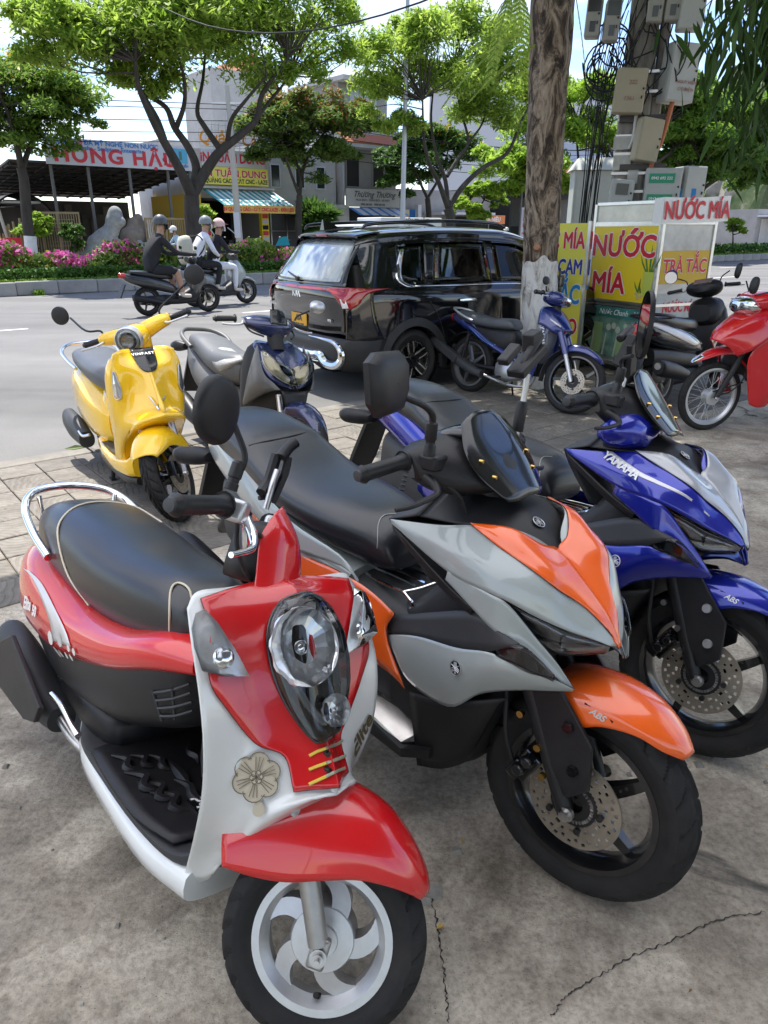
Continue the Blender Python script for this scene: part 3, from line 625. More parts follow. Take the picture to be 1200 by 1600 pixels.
T('big spreading tree with dark forked trunk on the flower median', 22., (306, 385), [([(303, 345), (299, 305)], .27, .22), ([(299, 305), (285, 280, -.2), (262, 245, -.3), (244, 215, -.4), (222, 185, -.6), (203, 140, -.8), (190, 105, -1)], .17, .05), ([(246, 218, -.4), (247, 185, .2), (235, 140, .6), (228, 105, .9)], .12, .04), ([(299, 305), (311, 262, .2), (302, 228, .4), (284, 195, .5), (272, 165, .6), (250, 140, 1.), (235, 125, 1.2)], .15, .04), ([(286, 198, .5), (292, 160, .2), (282, 120, -.2), (262, 80, -.5)], .08, .03),
   ([(300, 305), (322, 268), (340, 235, -.2), (366, 212, -.3), (388, 190, -.5), (394, 150, -.6), (425, 100, -.9)], .18, .05), ([(340, 235, -.2), (328, 195, .4), (322, 170, .6), (335, 120, .8), (345, 70, 1.)], .10, .03), ([(350, 225, -.2), (347, 190, -.6), (358, 165, -1), (380, 130, -1.4)], .08, .03), ([(388, 190, -.5), (420, 160, 0), (465, 115, .4)], .07, .03)],
  [(180, 60, 0, 2.6, 2.2, 1.15, 2), (290, 30, 0, 2.6, 2.4, 1.2, 2.2), (400, 55, 0, 2.6, 2.2, 1.2, 2), (500, 65, 0, 1.9, 1.9, 1.0, 1.3), (110, 80, 0, 1.8, 1.7, .8, 1), (65, 30, 0, 1.0, 1.2, .5, .35), (240, 120, 0, 1.6, 1.5, .6, .7), (440, 125, -.3, 1.5, 1.4, .7, .8), (330, -30, 0, 3.0, 2.2, 1.2, 1.5), (200, -20, 0, 2.4, 2, 1., .9), (450, -5, 0, 2.4, 2., 1., 1.)], G1, 1, per=210, size=.095, nc=205, twig=.018, group='trees on the median', elong=2.6, flat=.6, droop=.4)
T('dark green tree with limewashed trunk foot, left of the stone lion', 35.5, (47, 391), [([(44, 340), (38, 285), (33, 262)], .24, .19), ([(34, 265), (25, 240, -.3), (10, 190, -.6), (-10, 150, -1)], .13, .05), ([(34, 265), (52, 225, .3), (70, 180, .5), (85, 140, .6)], .13, .04), ([(34, 262), (36, 215, .8), (30, 160, 1.)], .1, .04)],
  [(40, 145, 0, 3.0, 2.6, 1.5, 2), (85, 165, 0, 2.0, 2.0, 1.2, 1.3), (100, 195, 0, 1.5, 1.6, 1.0, .8), (10, 200, 0, 2.2, 2.2, 1.2, 1.2), (40, 110, 0, 2.2, 2., 1., .9), (55, 225, -.5, 2.0, 1.6, .8, .8), (-25, 160, 0, 2.5, 2.4, 1.4, 1)], leaf_mat('leaf_medium', (.09, .18, .025), (.27, .40, .07), .55), 2, per=200, size=.13, nc=100, lime=1.3, flowers=(YF, .05))
T('bushy tree with rusty pods between the print shop and the concrete house', 36.5, (466, 385), [([(467, 345), (468, 305)], .2, .17), ([(468, 305), (455, 280, -.2), (440, 250, -.5), (425, 210, -.8)], .1, .04), ([(468, 305), (476, 270, .2), (490, 240, .4), (520, 200, .6)], .11, .04), ([(474, 280, .2), (470, 230, .6), (480, 180, .6)], .08, .03)],
  [(470, 190, 0, 2.8, 2.4, 1.6, 2), (435, 200, 0, 2.2, 2.2, 1.4, 1.4), (530, 200, 0, 2.3, 2.2, 1.4, 1.6), (480, 240, -.3, 2.4, 2., 1.2, 1.4), (560, 175, 0, 1.3, 1.4, .9, .6), (420, 245, 0, 1.3, 1.5, 1.0, .7), (530, 250, 0, 1.4, 1.3, .8, .6)], leaf_mat('leaf_olive', (.075, .14, .025), (.20, .29, .06), .5), 3, per=230, size=.15, nc=120, flowers=(RUST, .22))
T('many-stemmed fresh green tree behind the roof of the black car', 22.3, (704, 385), [([(703, 345), (700, 325)], .21, .19), ([(700, 325), (680, 285, -.2), (660, 255, -.3), (648, 215, -.5), (640, 160, -.7)], .11, .03), ([(700, 325), (702, 280, .2), (695, 245, .4), (690, 190, .6), (700, 130, .8)], .10, .03), ([(700, 325), (722, 290, -.1), (750, 262, -.2), (780, 240, -.4), (795, 195, -.6), (815, 150, -.7)], .12, .04), ([(704, 275, .2), (725, 245, .3), (740, 220, .3), (735, 170, .5), (725, 110, .6)], .08, .03), ([(738, 225, .3), (760, 190, .2), (770, 140, .2)], .05, .02)],
  [(640, 90, 0, 2.0, 1.9, 1.2, 1.6), (720, 60, 0, 2.3, 2.1, 1.2, 1.8), (790, 110, 0, 2.2, 2.0, 1.3, 1.6), (610, 150, 0, 1.4, 1.5, 1.0, .8), (690, 130, 0, 2.2, 1.8, .9, 1.1), (760, 180, 0, 1.6, 1.5, .9, .8), (620, 200, 0, .9, 1.0, .6, .35), (830, 150, 0, 1.5, 1.5, 1.1, .8), (650, 50, 0, 1.4, 1.4, .8, .7)], leaf_mat('leaf_lively', (.17, .29, .03), (.46, .60, .11), .6), 4, per=200, size=.10, nc=150, twig=.015, group='trees on the median', elong=2.6, flat=.65, droop=.4)
T('dense dark green tree behind the lamp post', 37., (672, 380), [([(670, 340), (668, 310)], .2, .17), ([(668, 310), (650, 270), (640, 235)], .1, .04), ([(668, 310), (690, 270), (700, 235)], .1, .04)],
  [(650, 255, 0, 2.6, 2.2, 2.0, 2), (690, 245, 0, 2.2, 2.2, 2.0, 1.6), (620, 285, 0, 1.3, 1.4, 1.3, .8), (660, 215, 0, 1.8, 1.8, 1.1, .8)], G2, 5, per=260, size=.17, nc=80, flowers=(YF, .05))
T('bright yellow-green bush beside the dark workshop', 30., (745, 395), [([(745, 350), (748, 320)], .08, .05), ([(747, 335), (730, 310)], .05, .02), ([(748, 325), (765, 300)], .05, .02)],
  [(750, 300, 0, .9, .9, .7, 2), (725, 325, 0, .8, .8, .6, 1.4), (770, 310, 0, .8, .8, .6, 1.2), (740, 340, 0, .8, .7, .5, 1)], G3, 6, per=230, size=.13, nc=55, name='bright_bush', cat='bush', group='plants across the road')
T('light green tree seen between the tree trunk and the concrete pole', 26., (905, 385), [([(905, 345), (903, 310)], .2, .17), ([(903, 310), (880, 270), (850, 240)], .1, .04), ([(903, 310), (930, 270), (965, 240)], .1, .04), ([(903, 310), (905, 260), (900, 210)], .1, .04)],
  [(800, 265, 0, 2.2, 2, 1.2, 1.4), (860, 215, 0, 2.4, 2.2, 1.6, 1.6), (910, 160, 0, 2.0, 2., 1.6, 1.4), (940, 230, 0, 2.2, 2, 1.4, 1.4), (840, 290, 0, 1.8, 1.6, .8, 1), (900, 290, 0, 1.6, 1.6, .9, 1), (790, 300, 0, 1.0, 1., .5, .4)], G3, 7, per=250, size=.17, nc=110, group='trees on the median')
T('median tree right of the concrete pole', 22.3, (1003, 375), [([(993, 330), (985, 290)], .24, .2), ([(985, 292), (965, 262), (950, 225)], .1, .04), ([(985, 292), (1010, 265), (1045, 240), (1085, 205)], .13, .05), ([(1000, 270), (1020, 230), (1040, 190)], .08, .03)],
  [(1070, 215, 0, 2.4, 2.2, 1.5, 1.8), (1120, 190, 0, 2.4, 2.2, 1.5, 1.6), (1050, 160, 0, 2.0, 2, 1.2, 1.1), (1080, 280, 0, 1.6, 1.6, .9, .8), (1010, 220, 0, 1.4, 1.4, 1.0, .7), (1150, 240, 0, 1.8, 1.8, 1.1, .9)], leaf_mat('leaf_mid', (.09, .19, .025), (.25, .40, .07), .5), 8, per=260, size=.17, nc=120, group='trees on the median')
T('median tree with a low fork beside the white car', 22.6, (1081, 388), [([(1080, 350), (1077, 335)], .27, .25), ([(1077, 335), (1055, 300), (1035, 275)], .14, .05), ([(1077, 335), (1095, 300), (1130, 275), (1170, 255)], .16, .05), ([(1077, 330), (1078, 290), (1095, 240)], .12, .05)],
  [(1100, 250, 0, 2.8, 2.4, 1.6, 1.8), (1160, 240, 0, 3.0, 2.6, 1.8, 1.8), (1200, 270, 0, 2.6, 2.2, 1.4, 1.2), (1050, 290, 0, 1.6, 1.6, .9, .8), (1150, 180, 0, 2.8, 2.4, 1.6, 1.2)], leaf_mat('leaf_mid2', (.07, .15, .02), (.20, .34, .06), .5), 9, per=260, size=.2, nc=115, group='trees on the median')
for i, (px, top, lb) in enumerate(((1105, 345, 'thin sapling on the median grass near the white car'), (1145, 350, 'second thin sapling on the median, right of the parked white car'))):
 T(lb, 22., (px, 390), [([(px, 372), (px - 1, top)], .05, .02)], [(px, top, 0, .8, .8, .45, 1), (px + 6, top + 10, 0, .7, .7, .35, .6)], G3 if i else G1, 20 + i, per=90, size=.12, nc=16, name='sapling', cat='tree', group='saplings on the median')
T('green climbing shrub at the left gate', 36.6, (62, 392), [([(62, 380), (60, 350)], .04, .02)], [(58, 365, 0, .8, .6, 1.0, 1), (64, 350, 0, .6, .5, .6, .6)], G3, 30, per=130, size=.12, nc=26, name='shrub', cat='shrub', group='plants across the road')
T('small dark plant in front of the left slat gate', 36.2, (116, 392), [([(116, 380), (115, 362)], .03, .015)], [(116, 368, 0, .55, .5, .7, 1)], G2, 31, per=120, size=.14, nc=16, name='shrub', cat='shrub', group='plants across the road')
T('spiky dark green shrub beside the white gate wall', 38.6, (497, 385), [([(497, 365), (497, 350)], .05, .03)], [(497, 342, 0, .9, .8, .8, 1), (490, 352, 0, .7, .7, .5, .7)], G2, 32, per=150, size=.3, nc=22, name='shrub', cat='shrub', group='plants across the road', elong=5)
T('light green shrub at the foot of the dark tree trunk', 35.8, (318, 385), [([(318, 370), (318, 345)], .04, .02)], [(318, 350, 0, .6, .6, 1.0, 1)], G3, 33, per=110, size=.12, nc=16, name='shrub', cat='shrub', group='plants across the road')
# ---------------------------------------------------------------- the near tree with the whitewashed foot
def near_tree():
 m, N, L, b = nodes('cracked_bark'); tc = N.new('ShaderNodeTexCoord'); mp = N.new('ShaderNodeMapping'); mp.inputs['Scale'].default_value = (1, 1, .38); L.new(tc.outputs['Object'], mp.inputs[0])
 n1 = noise(N, L, mp.outputs[0], 9, 9, .72, 1.2); n2 = noise(N, L, mp.outputs[0], 26, 6, .7, .4); c = ramp(N, L, n1, [(.39, (.022, .016, .012)), (.46, (.09, .066, .048)), (.53, (.27, .215, .16)), (.68, (.46, .39, .30))]); c = mixc(N, L, .6, c, ramp(N, L, n2, [(.35, (.6, .6, .6)), (.6, (1.15, 1.12, 1.1))]), 'MULTIPLY')
 L.new(c, b.inputs['Base Color']); b.inputs['Roughness'].default_value = .92; h = mixc(N, L, .45, n1, n2); bumpn(N, L, b, h, 1., .05)
 B0 = np.array(uv(*NT, 0)); root = empty('roadside_tree', tuple(B0), 0, 'rough-barked tree with whitewashed lower trunk between the black car and the juice cart', 'tree', 'trees near the parked bikes')
 rng = np.random.default_rng(8); P = np.array([(0, 0, -.05), (0, 0, .35), (-.02, -.01, 1.0), (-.05, -.03, 1.8), (-.07, -.06, 2.6), (-.10, -.07, 3.3), (-.13, -.05, 4.2), (-.18, 0, 5.2)]); R = [.235, .185, .172, .168, .172, .19, .17, .14]
 Q = cr1(np.concatenate([P, np.array(R)[:, None]], 1), 12); V = []; seg = 40
 for k, q in enumerate(Q):
  for j in range(seg):
   a = 2 * pi * j / seg; rr = q[3] * (1 + .045 * sin(a * 3 + q[2] * 2.1) + .03 * sin(a * 7 - q[2] * 5) + .02 * sin(q[2] * 9 + a * 2) + rng.normal(0, .012)); V.append((q[0] + rr * cos(a), q[1] + rr * sin(a), q[2]))
 tk = mesh('trunk', V, gridfaces(len(Q), seg, True), m, root)
 wz = 1.30; V2 = [(x + (x - .0) * .03, y + y * .03, z) for (x, y, z) in V if z < wz + .02 * 0]; n = len(V2) // seg
 V2 = [(x, y, z + (.03 * sin((i % seg) * .47) + .02 * sin((i % seg) * 1.1) if i // seg == n - 1 else 0)) for i, (x, y, z) in enumerate(V2)]
 wm, N, L, b = nodes('flaking_whitewash'); tc = N.new('ShaderNodeTexCoord'); mp = N.new('ShaderNodeMapping'); mp.inputs['Scale'].default_value = (1, 1, .35); L.new(tc.outputs['Object'], mp.inputs[0]); n1 = noise(N, L, mp.outputs[0], 14, 8, .7, .6)
 L.new(ramp(N, L, n1, [(.33, (.10, .085, .07)), (.41, (.42, .40, .37)), (.5, (.66, .65, .62)), (.7, (.76, .75, .73))]), b.inputs['Base Color']); b.inputs['Roughness'].default_value = .9; bumpn(N, L, b, n1, .9, .03)
 mesh('whitewash', V2, gridfaces(n, seg, True), wm, tk)
 st = MB(); st.tube([(.02 - .1, -.13, 1.36), (.02 - .13, -.2, 1.38)], [.045, .03], 10, 1); st.build('sawn_stub', mat('cut_wood', (.32, .17, .09), .8, var=.2, vscale=20), tk)
 lb = MB(); ends = []
 for a, z0, ln, up in ((.3, 4.2, 2.6, 1.3), (1.5, 4.4, 2.8, 1.4), (2.7, 4.0, 2.6, 1.1), (3.9, 4.3, 3.0, 1.2), (5.1, 4.1, 2.8, 1.1), (5.8, 4.8, 2.2, 1.6)):
  d = np.array([cos(a), sin(a), 0]); p0 = np.array([0, .05, z0]); pts = [p0, p0 + d * ln * .35 + (0, 0, up * .6), p0 + d * ln * .7 + (0, 0, up * .95), p0 + d * ln + (0, 0, up)]
  lb.tube(pts, [.09, .06, .04, .02], 8, 3); ends += [np.array(pts[2]), np.array(pts[3]), np.array(pts[1])]
 lb.build('limb', m, root)
 cl = []; r2 = np.random.default_rng(5)
 for e in ends:
  for _ in range(9): cl.append((e + r2.normal(0, 1, 3) * (.75, .75, .3) + (0, 0, .35), r2.uniform(.35, .6)))
 V, F = leaf_cloud(r2, cl, 230, .075, .5, .3, 2.2); quick_mesh('crown', V, F, G1, root)
 sp = []; r3 = random.Random(6)
 def spray(p, d, ln):
  p = np.array(p, float); d = np.array(d, float); d /= np.linalg.norm(d); V = []; F = []; s = np.cross(d, (0, 0, 1)); s /= np.linalg.norm(s); n = 15
  for k in range(n):
   t = k / n; c = p + d * ln * t + np.array([0, 0, -.35 * ln * t * t]); w = .26 * ln * (1 - .55 * t) * min(1, .4 + t * 2.2)
   for e in (-1, 1):
    q = c + s * e * w + d * ln * .05 + (0, 0, -.22 * w)
    for i in range(6):
     a = c + (q - c) * (i + .5) / 6; bq = d * .021 * ln / .3; i0 = len(V); f = (q - c) / np.linalg.norm(q - c) * .009 * ln / .3
     for z in (1, -1): i0 = len(V); V += [a - f, a + bq * z * .6 + f * .2, a + bq * z, a + f * .9]; F.append((i0, i0 + 1, i0 + 2, i0 + 3))
  V2, F2 = tube(None, [p, p + d * ln * .5 + (0, 0, -.09 * ln), p + d * ln + (0, 0, -.35 * ln)], [.003, .002, .001], None, None, 4, 3); o0 = len(V); V += list(V2); F += [tuple(i + o0 for i in q) for q in F2]
  return V, F
 return root, spray
NT = (5.97, 4.95)
NEAR_TREE, spray_fn = near_tree()
# ---------------------------------------------------------------- the black seven-seat car
def black_car():
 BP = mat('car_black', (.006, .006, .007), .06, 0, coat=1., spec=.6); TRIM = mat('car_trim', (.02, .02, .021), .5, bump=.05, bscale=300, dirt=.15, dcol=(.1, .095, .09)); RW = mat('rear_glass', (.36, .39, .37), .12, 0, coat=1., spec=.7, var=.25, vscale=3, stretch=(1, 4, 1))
 GL = glass('car_window', (.86, .95, .92), .008, .72)
 root = empty('parked_car', (-.165, 7.976, 0), radians(33), 'glossy black seven-seat car parked at the kerb, its rear towards the camera', 'car'); root.scale = (.87, .97, .925)
 W = .9
 def sec(x, w, zs, zb, zr, wr, zsh=None):
  zsh = zsh or zb - .09
  return [(x, w - .07, zs - .05), (x, w - .01, zs), (x, w, zs + .18), (x, w - .005, zsh - .14), (x, w - .012, zsh), (x, w - .05, zb), (x, wr + (w - .05 - wr) * .5, (zb + zr) / 2 - .02), (x, wr + .035, zr - .13), (x, wr, zr - .05), (x, wr * .72, zr - .008), (x, 0, zr)]
 S = [sec(-.60, .872, .40, 1.10, 1.60, .60), sec(-.42, .888, .34, 1.11, 1.645, .655), sec(-.1, .9, .30, 1.10, 1.675, .68), sec(.5, .9, .26, 1.085, 1.695, .69), sec(1.1, .9, .26, 1.07, 1.69, .69), sec(1.6, .9, .26, 1.06, 1.66, .675), sec(2.0, .895, .26, 1.05, 1.55, .66), sec(2.45, .89, .28, 1.04, 1.28, .70), sec(2.8, .885, .3, 1.0, 1.10, .72), sec(3.2, .86, .32, .93, 1.01, .70), sec(3.5, .80, .36, .82, .92, .62), sec(3.66, .70, .4, .70, .76, .5)]
 S = np.array(S); G = cr1(S, 8); G = np.swapaxes(cr1(np.swapaxes(G, 0, 1), 5), 0, 1); g2 = G[:, ::-1].copy(); g2[:, :, 1] *= -1; G = np.concatenate([G, g2[:, 1:]], 1)
 nr, nc = G.shape[:2]; V = G.reshape(-1, 3); F = gridfaces(nr, nc); F2 = []
 for f in F:
  c = V[list(f)].mean(0)
  if abs(c[1]) > .6 and min(np.hypot(c[0] - x, c[2] - .335) for x in (0, 2.78)) < .385: continue
  ay = abs(c[1]); win = False
  if ay > .55 and c[0] < 2.35 and c[0] > -.25: 
   wr = np.interp(c[0], [-.72, -.1, 1.1, 2., 2.45], [.6, .68, .69, .66, .70]); zt = np.interp(c[0], [-.72, -.1, .5, 1.1, 1.6, 2.0, 2.45], [1.6, 1.675, 1.695, 1.69, 1.66, 1.55, 1.28]) - .15; zb = np.interp(c[0], [-.72, .5, 2.45], [1.12, 1.105, 1.07])
   if zb < c[2] < zt: win = True
  if win: continue
  F2.append(f)
 body = mesh('body', V, F2, BP, root, True)
 def side(name, pts, m, off=.0, th=.006, parent=None):
  """panel on the flank given by (x, z) outline rows"""
  out = []
  for s in (-1, 1):
   rows = []
   for row in pts:
    rr = []
    for x, z in row:
     zb = np.interp(x, [-.72, -.1, .5, 2.45, 3.2], [1.10, 1.10, 1.085, 1.04, .93]); zr = np.interp(x, [-.72, -.1, .5, 1.1, 1.6, 2.0, 2.45], [1.60, 1.675, 1.695, 1.69, 1.66, 1.55, 1.28]); wr = np.interp(x, [-.72, -.1, 1.1, 2., 2.45], [.6, .68, .69, .66, .70]); wb = np.interp(x, [-.72, -.1, 2.45, 3.2], [.81, .85, .84, .81])
     if z >= zb: t = (z - zb) / max(.01, zr - .13 - zb); y = wb + (wr + .035 - wb) * t - .006 * sin(pi * min(1, t))
     else: y = np.interp(z, [.2, .3, .5, .9, zb - .09, zb], [.84, .89, .9, .897, .888, wb])
     rr.append((x, s * (y + off), z))
    rows.append(rr)
   o = patch(name, rows if s < 0 else [r[::-1] for r in rows], m, parent or root, 'one', th, nu=4, nv=3)[0]; out.append(o)
  return out
 side('side_window', [[(.30, 1.12), (.33, 1.32), (.40, 1.535)], [(.8, 1.112), (.8, 1.32), (.8, 1.54)], [(1.16, 1.106), (1.14, 1.32), (1.10, 1.535)]], GL, -.006)
 side('side_window', [[(1.26, 1.104), (1.24, 1.3), (1.21, 1.53)], [(1.6, 1.096), (1.6, 1.3), (1.58, 1.50)], [(1.95, 1.088), (1.92, 1.25), (1.86, 1.40)], [(2.25, 1.08), (2.2, 1.13), (2.15, 1.2)]], GL, -.006)
 side('side_window', [[(-.16, 1.20), (-.155, 1.3), (-.13, 1.46)], [(.0, 1.13), (.0, 1.32), (.0, 1.51)], [(.17, 1.122), (.18, 1.32), (.22, 1.53)]], GL, -.006)
 for a in ([[(.17, 1.115), (.23, 1.54)], [(.30, 1.115), (.40, 1.545)]], [[(1.15, 1.1), (1.09, 1.545)], [(1.27, 1.1), (1.22, 1.54)]], [[(-.36, 1.11), (-.28, 1.52)], [(-.16, 1.11), (-.12, 1.53)]]): side('pillar', a, BLKG, .001)
 side('window_frame', [[(-.3, 1.52), (-.28, 1.56)], [(.3, 1.545), (.3, 1.575)], [(1.1, 1.545), (1.1, 1.575)], [(1.6, 1.50), (1.62, 1.535)], [(1.9, 1.38), (1.94, 1.42)], [(2.2, 1.17), (2.28, 1.2)]], BLKG, .004)
 CH = mat('car_chrome', (.8, .8, .8), .1, 1.)
 side('belt_chrome', [[(-.02, 1.103), (-.02, 1.115)], [(.5, 1.093), (.5, 1.105)], [(1.2, 1.085), (1.2, 1.097)], [(2.3, 1.06), (2.3, 1.072)]], CH, .006)
 side('quarter_chrome', [[(-.10, 1.47), (-.05, 1.47)], [(-.19, 1.28), (-.12, 1.28)], [(-.20, 1.17), (-.13, 1.18)], [(-.10, 1.105), (-.06, 1.13)], [(.02, 1.095), (.02, 1.115)]], CH, .007)
 for x0 in (.62, 1.70):
  for o in side('door_handle', [[(x0, .93), (x0, .955)], [(x0 + .1, .925), (x0 + .1, .965)], [(x0 + .24, .93), (x0 + .24, .955)]], CH, .022, .012): pass
 for x0 in (.18, 1.22, 2.3): side('door_gap', [[(x0, .40), (x0 + .01, .40)], [(x0 + .05, .8), (x0 + .06, .8)], [(x0 + .04, 1.08), (x0 + .05, 1.08)]] if x0 > .5 else [[(.46, .42), (.47, .42)], [(.34, .75), (.35, .75)], [(.20, .95), (.21, .95)], [(.19, 1.1), (.20, 1.1)]], DARKIN, .002, .001)
 side('sill_cladding', [[(.40, .19), (.40, .36)], [(1.3, .17), (1.3, .36)], [(2.38, .19), (2.38, .36)]], TRIM, .012)
 for x in (0, 2.78):
  for s in (-1, 1):
   b = MB(); A = np.linspace(-.25, pi + .25, 26); v = []
   for a in A: 
    for r_, y in ((.365, .86), (.37, .915), (.455, .908), (.46, .885)): v.append((x + r_ * cos(a) * 1.02, s * y, .335 + r_ * sin(a)))
   f = gridfaces(26, 4); b.add(v, f if s > 0 else [q[::-1] for q in f]); b.build('wheel_arch', TRIM, root)
   wb = MB(); wb.lathe([(0, s * .55), (.38, s * .55), (.38, s * .87)], 30, (x, 0, .335)); wb.build('wheel_well', DARKIN, root)
   h = empty_wheel(root, x, s)
 # -- rear end
 def rear(rows, name, m, th=.006, mode='sym', parent=None, nu=4, nv=4): return patch(name, rows, m, parent or root, mode, th, nu=nu, nv=nv)
 rear([[(-0.520, 0.6, 1.6), (-0.529, 0.4, 1.625), (-0.533, 0, 1.64)], [(-0.517, 0.63, 1.56), (-0.529, 0.42, 1.58), (-0.534, 0, 1.59)], [(-0.728, 0.72, 1.3), (-0.783, 0.45, 1.31), (-0.803, 0, 1.31)], [(-0.840, 0.8, 1.12), (-0.925, 0.5, 1.12), (-0.950, 0, 1.12)]], 'tailgate_frame', BP)
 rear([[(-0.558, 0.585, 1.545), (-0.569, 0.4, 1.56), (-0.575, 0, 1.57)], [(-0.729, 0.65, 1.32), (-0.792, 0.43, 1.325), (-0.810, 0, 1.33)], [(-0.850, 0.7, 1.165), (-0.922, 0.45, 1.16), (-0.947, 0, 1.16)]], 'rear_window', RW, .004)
 rear([[(-0.283, 0.665, 1.64), (-0.272, 0.4, 1.665), (-0.268, 0, 1.675)], [(-0.540, 0.63, 1.6), (-0.589, 0.4, 1.625), (-0.605, 0, 1.635)], [(-0.571, 0.625, 1.575), (-0.620, 0.4, 1.6), (-0.636, 0, 1.61)], [(-0.517, 0.62, 1.56), (-0.551, 0.4, 1.575), (-0.559, 0, 1.58)]], 'roof_spoiler', BP)
 rear([[(-.83, .81, 1.12), (-.925, .5, 1.125), (-.95, 0, 1.13)], [(-.86, .835, 1.04), (-.955, .5, 1.04), (-.975, 0, 1.04)], [(-.865, .84, .93), (-.95, .5, .92), (-.965, 0, .92)], [(-.86, .84, .80), (-.93, .5, .79), (-.94, 0, .79)], [(-.87, .84, .66), (-.94, .5, .64), (-.95, 0, .64)]], 'tailgate', BP)
 rear([[(-.55, .89, 1.10), (-.72, .87, 1.10), (-.83, .81, 1.12)], [(-.55, .895, .95), (-.74, .88, .95), (-.865, .835, .95)], [(-.5, .9, .75), (-.74, .885, .75), (-.87, .84, .72)], [(-.42, .9, .60), (-.72, .885, .58), (-.87, .83, .58)]], 'rear_quarter', BP, mode='mir')
 rear([[(-.40, .895, .62), (-.72, .885, .60), (-.89, .82, .62), (-.965, .5, .63), (-.975, 0, .63)], [(-.40, .895, .50), (-.74, .89, .50), (-.93, .80, .52), (-1.0, .5, .54), (-1.01, 0, .54)], [(-.40, .88, .36), (-.72, .87, .36), (-.90, .76, .36), (-.965, .5, .38), (-.97, 0, .38)], [(-.42, .84, .26), (-.70, .82, .27), (-.85, .7, .28), (-.90, .45, .29), (-.90, 0, .29)]], 'rear_bumper', TRIM)
 cb = MB()
 for s in (-1, 1):
  cb.tube([(-1.0, 0, .415), (-1.0, s * .36, .42), (-.995, s * .50, .43), (-.985, s * .60, .355), (-.955, s * .74, .345), (-.925, s * .81, .40), (-.925, s * .82, .49), (-.955, s * .74, .575), (-.995, s * .52, .60), (-1.01, s * .3, .605)], [.05, .05, .05, .048, .046, .042, .036, .024, .012, .006], 8, 4)
 cb.tube([(-.985, -.42, .375), (-.99, 0, .365), (-.985, .42, .375)], .012, 6, 3); cb.tube([(-.965, -.42, .345), (-.97, 0, .335), (-.965, .42, .345)], .010, 6, 3)
 cb.build('bumper_chrome', CH, root)
 RL = mat('tail_lamp', (.33, .008, .01), .1, coat=1.); WL = mat('clear_lamp', (.7, .68, .66), .15, coat=.8)
 rear([[(-.84, .80, 1.108), (-.935, .5, 1.105), (-.965, 0, 1.10)], [(-.862, .825, 1.075), (-.955, .5, 1.078), (-.98, 0, 1.075)]], 'light_bar', RL, .008)
 rear([[(-.34, .903, 1.10), (-.60, .90, 1.105), (-.80, .845, 1.115), (-.885, .70, 1.112), (-.94, .52, 1.105)], [(-.50, .905, 1.085), (-.64, .905, 1.08), (-.82, .858, 1.07), (-.90, .72, 1.075), (-.95, .56, 1.09)], [(-.64, .905, 1.06), (-.70, .90, 1.03), (-.845, .865, 1.0), (-.905, .79, 1.03), (-.945, .64, 1.078)], [(-.70, .90, 1.03), (-.74, .897, .96), (-.845, .868, .91), (-.895, .81, .94), (-.93, .70, 1.05)]], 'tail_lamp', RL, .012, 'mir')
 rear([[(-.872, .845, 1.0), (-.91, .79, 1.01)], [(-.862, .866, .955), (-.90, .81, .955)], [(-.855, .872, .925), (-.895, .822, .92)]], 'reversing_lamp', WL, .014, 'mir')
 rear([[(-.575, .13, 1.631), (-.585, 0, 1.635)], [(-.635, .13, 1.609), (-.646, 0, 1.613)], [(-.62, .125, 1.588), (-.631, 0, 1.591)]], 'third_brake_light', RL, .006)
 rear([[(-.945, .70, .585), (-.975, .45, .60)], [(-.95, .70, .56), (-.985, .45, .575)]], 'rear_reflector', RL, .01, 'mir')
 w = MB(); w.tube([(-.955, 0, 1.175), (-.93, .12, 1.19), (-.885, .34, 1.225)], [.014, .012, .008], 8, 2); w.lathe([(0, -.02), (.025, -.02), (.03, .01)], 12, (-.955, 0, 1.17), 'x'); w.build('rear_wiper', BLK, root)
 a = MB(); a.add([(-.42, -.05, 1.672), (-.42, .05, 1.672), (-.62, .045, 1.655), (-.62, -.045, 1.655), (-.56, -.008, 1.765), (-.56, .008, 1.765), (-.61, .008, 1.76), (-.61, -.008, 1.76)], [(0, 4, 5, 1), (1, 5, 6, 2), (2, 6, 7, 3), (3, 7, 4, 0), (4, 7, 6, 5)]); o = a.build('shark_fin_antenna', BLKG, root, True)
 for s in (-1, 1):
  tube('roof_rail', [(-.50, s * .60, 1.665), (-.36, s * .62, 1.715), (.5, s * .635, 1.745), (1.3, s * .625, 1.73), (1.55, s * .61, 1.68)], [.012, .018, .018, .018, .012], BLKG, root, 8, 4)
  mb = MB(); mb.box((2.05, s * .99, 1.10), (.12, .2, .14)); o = mb.build('door_mirror', BP, root); bevel(o, .03, 3)
 def stroke(pts, m, th=.012):
  b = MB(); 
  for p, q in zip(pts[:-1], pts[1:]): b.tube([p, q], th, 6)
  return b
 lg = MB()
 def yz(y, z): return (-.972 - .004, -y, z)
 for a_, b_ in (((-.085, .985), (-.085, 1.045)), ((-.085, 1.01), (-.045, 1.045)), ((-.068, 1.02), (-.03, .985)), ((-.03, .985), (-.005, 1.045)), ((-.005, 1.045), (.018, .985)), ((.018, .985), (.045, 1.045)), ((.045, 1.045), (.072, .985))): lg.tube([yz(*a_), yz(*b_)], .008, 6)
 lg.build('car_emblem', mat('white_chrome', (.85, .85, .85), .25, .5), root)
 CHL = mat('car_chrome')
 text('lettering', 'CARENS', .052, CHL, root, (-.925, .66, .865), (.12, -1, 0), (0, 0, 1), ext=.002, bold=.002); text('lettering', 'Luxury', .05, CHL, root, (-.925, -.58, .79), (-.12, -1, 0), (0, 0, 1), ext=.002, bold=.001)
